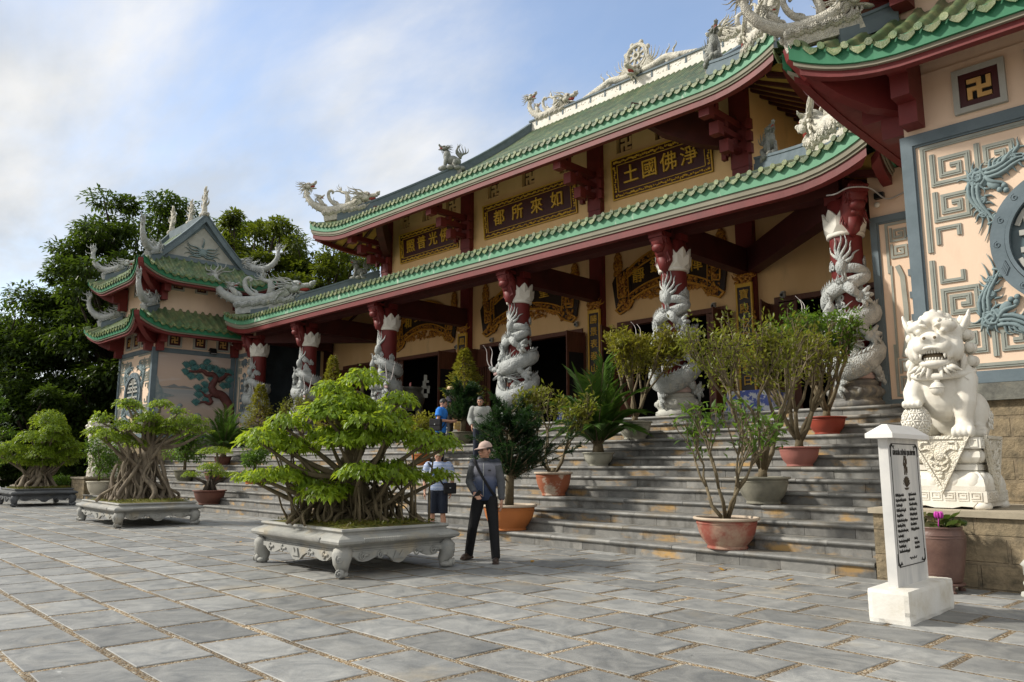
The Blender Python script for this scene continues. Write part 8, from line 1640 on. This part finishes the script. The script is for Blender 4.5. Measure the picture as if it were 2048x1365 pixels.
    lo = MB(); lo.ell((0, 0.005, 0.93), (0.155, 0.115, 0.12), 0, 20, 12); lo.lathe([(0, 0.88), (0.145, 0.88), (0.152, 0.94), (0.150, 1.02), (0, 1.03)], 24, (0, 0, 0), 0, True, 1.0, 0.72)
    for s in 'RL':
        hp, kn, an = V['h' + s], V['k' + s], V['a' + s]
        if wear['legs'] == 'long': lo.tube([hp, hp * 0.5 + kn * 0.5, kn], [0.098, 0.088, 0.074], 14); lo.ell(kn, 0.074); lo.tube([kn, kn * 0.5 + an * 0.5, an - Vector((0, 0, 0.02))], [0.074, 0.070, 0.064], 14)
        elif wear['legs'] == 'skinny': lo.tube([hp, hp * 0.5 + kn * 0.5, kn], [0.094, 0.080, 0.060], 14); lo.ell(kn, 0.06); lo.tube([kn, kn * 0.6 + an * 0.4, an], [0.060, 0.060, 0.044], 14)
        else: lo.tube([hp, hp * 0.5 + kn * 0.5, kn + Vector((0, 0, 0.0))], [0.102, 0.100, 0.094], 14)
    lo.v = at(S, lo); sculpt('trousers' if wear['legs'] != 'short' else 'shorts', lo, 0.011, wear['bottom'], t, 2)
    for s in 'RL':
        fd = V['f' + s].copy(); fd.z = 0; fd.normalize(); M = Matrix.Translation(V['a' + s] - Vector((0, 0, V['a' + s].z))) @ Matrix.Rotation(math.atan2(fd.x, -fd.y), 4, 'Z'); sh = MB(); sh.ell((0, -0.10, 0.045), (0.050, 0.10, 0.042), 0, 14, 8); sh.ell((0, 0.02, 0.055), (0.045, 0.065, 0.052), 0, 14, 8); sh.bx(-0.045, 0.045, -0.19, 0.075, 0.0, 0.03); sh.tube([(0, 0.02, 0.06), (0, 0.025, 0.12)], [0.05, 0.045], 10)
        lift = V['a' + s].z - 0.08; sh.v = at(S @ Matrix.Translation((0, 0, lift)) @ M, sh); sculpt('shoe', sh, 0.009, wear['shoe'], t, 1)
    if wear.get('strap'):
        b0, b1, w_ = wear['strap']; c = MB(); pts = []
        for i in range(25):
            u = i / 24; a = 2 * PI * u; x = b0 * math.cos(a); y = -(0.150) * math.sin(a) * (1.0 if math.sin(a) > 0 else 0.9); z = 1.19 + 0.27 * math.cos(a) * (1 if b1 > 0 else -1); pts.append((x * 0.98, y, z))
        c.tube(pts, w_, 6, 0, True, 0.35, (0, 0, 1), False); c.v = at(S, c); c.build('bag_strap', wear['bag'], t)
    return t, HR, S
def cap(t, M, m, brim=0.10, kind='cap'):
    b = MB()
    if kind == 'cap':
        vs = []; nu, rows = 24, 7
        for i in range(rows + 1):
            for j in range(nu): a = 2 * PI * j / nu; th = PI / 2 * (1 - i / rows) ; vs.append((0.092 * math.cos(th) * math.cos(a), 0.010 + 0.112 * math.cos(th) * math.sin(a), 0.045 + 0.092 * math.sin(th)))
        b.add(vs, [(i * nu + j, (i + 1) * nu + j, (i + 1) * nu + (j + 1) % nu, i * nu + (j + 1) % nu) for i in range(rows) for j in range(nu)], 0, True); n = 12; up_ = []; dn = []
        for i in range(n + 1): a = PI + PI * i / n; up_.append((0.088 * math.cos(a), 0.01 + 0.10 * math.sin(a), 0.050)); dn.append((0.082 * math.cos(a), -0.005 + (0.10 + brim * (math.sin(PI * i / n)) ** 0.6) * math.sin(a), 0.050 - 0.028 * math.sin(PI * i / n)))
        for off in (0, -0.008): b.add([(x, y, z + off) for x, y, z in up_ + dn], [(i, i + 1, n + 2 + i, n + 1 + i) for i in range(n)], 0, True)
        b.ell((0, 0.01, 0.138), 0.009, 0, 8, 5)
    else: b.lathe([(0.15, 0.035), (0.165, 0.030), (0.13, 0.045), (0.098, 0.05), (0.096, 0.10), (0.085, 0.135), (0.0, 0.142)], 28, (0, 0.01, 0)); b.lathe([(0.0985, 0.05), (0.1005, 0.055), (0.0995, 0.075)], 28, (0, 0.01, 0), 1)
    b.v = at(M, b); return b.build('cap' if kind == 'cap' else 'straw_hat', m if isinstance(m, list) else [m], t)
navy = cloth('navy_cloth', (0.014, 0.020, 0.038)); blackc = cloth('black_cloth', (0.008, 0.008, 0.010)); brownl = mat('brown_leather', (0.05, 0.03, 0.022), None, 0.45); bagm = cloth('black_bag', (0.012, 0.012, 0.014)); greyc = cloth('charcoal_sleeve', (0.10, 0.105, 0.115))
# the walking man
t, HR, S = person('man in a pale pink cap and grey to navy jacket striding across the paving', (-8.50, 7.88, 0), 36, dict(sR=(-.172, 0, 1.40), sL=(.172, 0, 1.40), eR=(-.245, .05, 1.13), wR=(-.11, -.20, .965), hdR=(.55, -.75, -.35), nR=(.3, .3, -1), eL=(.235, .03, 1.12), wL=(.25, -.02, .86), kR=(-.17, -.02, .50), aR=(-.27, .16, .09), kL=(.15, -.10, .50), aL=(.20, -.19, .08), fR=(-.30, -1, 0), fL=(.15, -1, 0)), dict(top=gradcloth(), bottom=blackc, shoe=brownl, sleeve='long', legs='long', hem=0.86, g=0.006, collar=greyc, zip=1, bag=bagm, strap=(-0.165, 1, 0.022)), 1.70, -38, 4)
sl = MB()
for a, e_, w in (((-.178, 0, 1.375), (-.245, .05, 1.13), (-.11, -.20, .965)), ((.178, 0, 1.375), (.235, .03, 1.12), (.25, -.02, .86))):
    a, e_, w = Vector(a), Vector(e_), Vector(w); sl.tube([a, a * .5 + e_ * .5, e_], [0.068, 0.066, 0.061], 12); sl.ell(e_, 0.061); sl.tube([e_, e_ * .5 + w * .5, w * 0.95 + e_ * .05], [0.061, 0.056, 0.045], 12)
sculpt('sleeves', sl, 0.011, greyc, t, 2)
cap(t, S @ HR, mat('pale_pink_cap', (0.58, 0.43, 0.37), None, 0.8))
gl = MB()
for s in (-1, 1): gl.tube([(s * 0.033 + 0.024 * math.cos(a), -0.104, 0.005 + 0.016 * math.sin(a)) for a in [2 * PI * i / 14 for i in range(15)]], 0.0022, 5); gl.tube([(s * 0.057, -0.102, 0.010), (s * 0.078, -0.02, 0.012), (s * 0.082, 0.02, 0.010)], 0.0022, 5)
gl.tube([(-0.009, -0.106, 0.008), (0.009, -0.106, 0.008)], 0.0022, 5); gl.v = at(S @ HR, gl); gl.build('glasses', MATS['black_plastic'], t)
ph = thing('phone', 'small dark blue phone in the hand of the walking man', 'phone', t.matrix_basis @ Vector((-0.045, -0.285, 0.965))); ph.rotation_euler = (R(25), R(30), R(70)); b = MB(); b.bx(-0.032, 0.032, -0.004, 0.004, -0.062, 0.062); b.build('case', mat('blue_phone', (0.03, 0.05, 0.11), None, 0.3), ph); b = MB(); b.bx(-0.029, 0.029, -0.0052, -0.0042, -0.057, 0.057); b.build('screen', MATS['black_plastic'], ph)
# man in the striped polo behind the bonsai
t, HR, S = person('man in a blue striped polo and navy shorts, half hidden by the biggest bonsai', (-11.45, 9.42, 0), 44, dict(sR=(-.19, 0, 1.39), sL=(.19, 0, 1.39), eR=(-.26, .05, 1.12), wR=(-.25, -.03, .90), eL=(.27, .06, 1.12), wL=(.24, .02, .92), aR=(-.13, .05, .08), aL=(.13, -.03, .08)), dict(top=stripecloth(), bottom=navy, shoe=blackc, sleeve='short', legs='short', hem=0.92, g=0.028, bag=bagm, strap=(-0.20, 1, 0.02)), 1.66, 10, 8)
cap(t, S @ HR, mat('khaki_cap', (0.32, 0.27, 0.19), None, 0.85))
def shoulder_bag(label, P, rz, s=(0.30, 0.09, 0.24), m=None, name='shoulder_bag', handle=None):
    t = thing(name, label, 'bag', P, R(rz)); b = MB(); b.bx(-s[0] / 2, s[0] / 2, -s[1] / 2, s[1] / 2, 0, s[2]); o = sculpt('bag_body', b, 0.016, m or bagm, t, 4); b = MB(); b.bx(-s[0] / 2 + .005, s[0] / 2 - .005, -s[1] / 2 - 0.008, s[1] / 2 * 0.6, s[2] * 0.45, s[2] * 1.01); sculpt('flap', b, 0.014, m or bagm, t, 2); b = MB(); b.bx(-.014, .014, -s[1] / 2 - .014, -s[1] / 2 - .004, s[2] * 0.50, s[2] * 0.58); b.build('buckle', MATS['pale_plastic'], t)
    if handle: b = MB(); b.tube([(-s[0] * 0.3, 0, s[2] * 0.95), (-s[0] * 0.22, 0, s[2] + handle * 0.8), (0, 0, s[2] + handle), (s[0] * 0.22, 0, s[2] + handle * 0.8), (s[0] * 0.3, 0, s[2] * 0.95)], 0.010, 6); b.build('handle', m or bagm, t)
    return t
shoulder_bag('black shoulder bag at the hip of the man in the striped polo', (-11.24, 9.53, 0.84), 60, (0.24, 0.08, 0.20))
# man in a bright blue polo, seen from behind, looking at his phone
BP = Vector((-15.62, 12.92, RI * 7)); BRZ = 128
t, HR, S = person('man in a bright blue polo standing on the stairs, seen from behind', BP, BRZ, dict(eR=(-.27, .02, 1.13), wR=(-.10, -.27, 1.12), hdR=(.5, -.8, .1), nR=(.3, .2, -1), eL=(.27, .02, 1.13), wL=(.10, -.27, 1.10), hdL=(-.5, -.8, .1), nL=(-.3, .2, -1), bend=0.4), dict(top=cloth('bright_blue_polo', (0.025, 0.20, 0.66), (0.02, 0.165, 0.56)), bottom=navy, shoe=blackc, sleeve='short', legs='long', hem=0.82, g=0.035, collar=MATS['bright_blue_polo'], bag=bagm, strap=(0.20, 1, 0.016)), 1.72, 0, 24)
shoulder_bag('black satchel slung behind the man in the bright blue polo', BP + Vector((0.08, -0.24, 0.88)), 20, (0.34, 0.10, 0.30))
# woman in a straw hat further up
WP = Vector((-17.05, 14.42, RI * 10)); 
t, HR, S = person('woman in a straw hat and dark flowered top, seen from behind', WP, 150, dict(eL=(.24, -.02, 1.12), wL=(.28, -.06, .88), eR=(-.24, .02, 1.12)), dict(top=mat('flowered_black_top', (0.012, 0.012, 0.016), (0.10, 0.05, 0.14), 0.85, 16.0, 0.2, 30, lo=0.55, hi=0.62, stain=(0.10, 0.25, 0.40), sscale=11.0, slo=0.62, shi=0.68), bottom=blackc, shoe=blackc, sleeve='short', legs='long', hem=0.86, g=0.02), 1.64, 15, 5, 'long', None, True); hb_ = cap(t, S @ HR, [mat('straw', (0.62, 0.50, 0.30), (0.54, 0.42, 0.24), 0.8, 20.0, 0.5, 60), mat('hat_band', (0.36, 0.20, 0.11), None, 0.8)], kind='hat')
shoulder_bag('small pale yellow handbag carried by the woman in the straw hat', WP + Vector((0.36, 0.02, 0.42)), 40, (0.26, 0.08, 0.22), mat('yellow_handbag', (0.60, 0.42, 0.15), None, 0.6), 'handbag', 0.20)
t, HR, S = person('black haired man in a pale grey vest behind the dark shrubs, facing the forecourt', (-14.12, 12.92, RI * 7), 46, dict(eR=(-.26, .0, 1.13), wR=(-.20, -.20, .98), eL=(.26, .0, 1.13), wL=(.26, -.12, .90), bend=0.3), dict(top=cloth('pale_grey_vest', (0.36, 0.37, 0.35)), bottom=navy, shoe=blackc, sleeve='long', legs='long', hem=0.88, g=0.02, collar=blackc), 1.68, -12, 14)
gl = MB()
for s in (-1, 1): gl.tube([(s * 0.033 + 0.024 * math.cos(a), -0.104, 0.005 + 0.016 * math.sin(a)) for a in [2 * PI * i / 14 for i in range(15)]], 0.0022, 5)
gl.v = at(S @ HR, gl); gl.build('glasses', MATS['pale_plastic'], t)
person('woman in white trousers and a pale top standing at a doorway', (-11.25, 16.5, ZP), 150, dict(eR=(-.25, -.05, 1.13), wR=(-.08, -.20, 1.10), hdR=(.7, -.7, 0)), dict(top=cloth('pale_tee', (0.60, 0.60, 0.62)), bottom=cloth('white_jeans', (0.66, 0.66, 0.66)), shoe=whitep, sleeve='short', legs='skinny', hem=0.92, g=0.005), 1.60, 0, 10, 'long', None, True)
person('visitor in a teal shirt at the central doorway, mostly hidden by a dragon column', (-18.25, 18.0, ZP), -60, dict(eL=(.25, -.03, 1.12), wL=(.2, -.2, 0.95)), dict(top=cloth('teal_shirt', (0.03, 0.10, 0.15)), bottom=blackc, shoe=blackc, sleeve='long', legs='long', hem=0.90, g=0.02), 1.62, 0, 5)
# ---------------------------------------------------------------- small things on the terrace and paving
clothm = mat('blue_white_cloth', (0.62, 0.64, 0.70), (0.10, 0.14, 0.42), 0.8, 7.0, 0.2, 20, lo=0.48, hi=0.54)
for x, y, lab in ((-9.1, 17.3, 'low table under a blue and white cloth inside the rightmost part of the porch'), (-14.55, 17.3, 'low table under a blue and white cloth right of the central dragon column')):
    t = thing('cloth_table', lab, 'table', (x, y, ZP)); b = MB(); vs = []; n = 24
    for ring, (w, d, z) in enumerate(((0.55, 0.32, 0.62), (0.56, 0.33, 0.60), (0.58, 0.35, 0.30), (0.60, 0.37, 0.12))):
        for i in range(n): a = 2 * PI * i / n; c, s = math.cos(a), math.sin(a); k = 1 / max(abs(c), abs(s)); f = 1 + 0.03 * math.sin(i * 2.6) * ring; vs.append((w * c * k * f, d * s * k * f, z))
    b.add(vs, [(r * n + i, (r + 1) * n + i, (r + 1) * n + (i + 1) % n, r * n + (i + 1) % n) for r in range(3) for i in range(n)] + [tuple(range(n))], 0, False); b.build('cloth', clothm, t)
    b = MB()
    for sx in (-1, 1):
        for sy in (-1, 1): b.bx(sx * 0.5 - 0.025, sx * 0.5 + 0.025, sy * 0.28 - 0.025, sy * 0.28 + 0.025, 0, 0.59)
    b.build('leg', wood, t)
glow = bpy.data.materials.new('lit_lamp'); glow.use_nodes = True; e = glow.node_tree.nodes['Principled BSDF']; e.inputs['Emission Color'].default_value = (1.0, 0.62, 0.28, 1); e.inputs['Emission Strength'].default_value = 7.0
for x, y, z, lab in ((-29.6, 21.5, 3.7, 'tiny lit altar lamp in the dark doorway nearest the left tower'), (-12.9, 22.0, 3.6, 'tiny lit altar lamp in the dark doorway left of the right couplet board'), (-8.2, 21.6, 3.6, 'tiny lit altar lamp in the rightmost dark doorway')):
    t = thing('altar_lamp', lab, 'lamp', (x, y, ZP - 0.002)); b = MB(); b.lathe([(0, 0), (0.12, 0), (0.12, 0.03), (0.025, 0.06), (0.02, z - ZP - 0.08), (0.06, z - ZP - 0.05), (0, z - ZP - 0.05)], 12); b.build('stand', gold, t); b = MB(); b.ell((0, 0, z - ZP), (0.035, 0.035, 0.05), 0, 10, 8); b.build('bulb', glow, t)
dry = mat('fallen_leaf_yellow', (0.42, 0.26, 0.03), (0.30, 0.14, 0.03), 0.7, 20.0); q = random.Random(9)
for x, y, lab in ((-5.6, 9.5, 'fallen yellow leaf on the paving below the worn red pot'), (-7.95, 8.3, 'fallen brown leaf on the paving right of the walking man'), (-4.55, 9.2, 'fallen leaf near the plinth end of the lowest step'), (-13.6, 6.6, 'fallen leaf on the paving left of the biggest stone tray')):
    b = MB(); n = 7; top = [(0.055 * math.cos(PI * i / n) * 1.5, 0.028 * math.sin(PI * i / n), 0.006 + 0.010 * math.sin(i * 1.1)) for i in range(n + 1)]; bot = [(a, -c, d) for a, c, d in top]
    vs = top + bot + [(a, c, d - 0.003) for a, c, d in top + bot]; m = n + 1; b.add(vs, [(i, m + i, m + i + 1, i + 1) for i in range(n)] + [(2 * m + i, 2 * m + i + 1, 3 * m + i + 1, 3 * m + i) for i in range(n)]); o = tag(b.build('fallen_leaf', dry), lab, 'leaf', 'fallen leaves'); o.location = (x, y, 0.003); o.rotation_euler = (0, 0, q.uniform(0, 6))
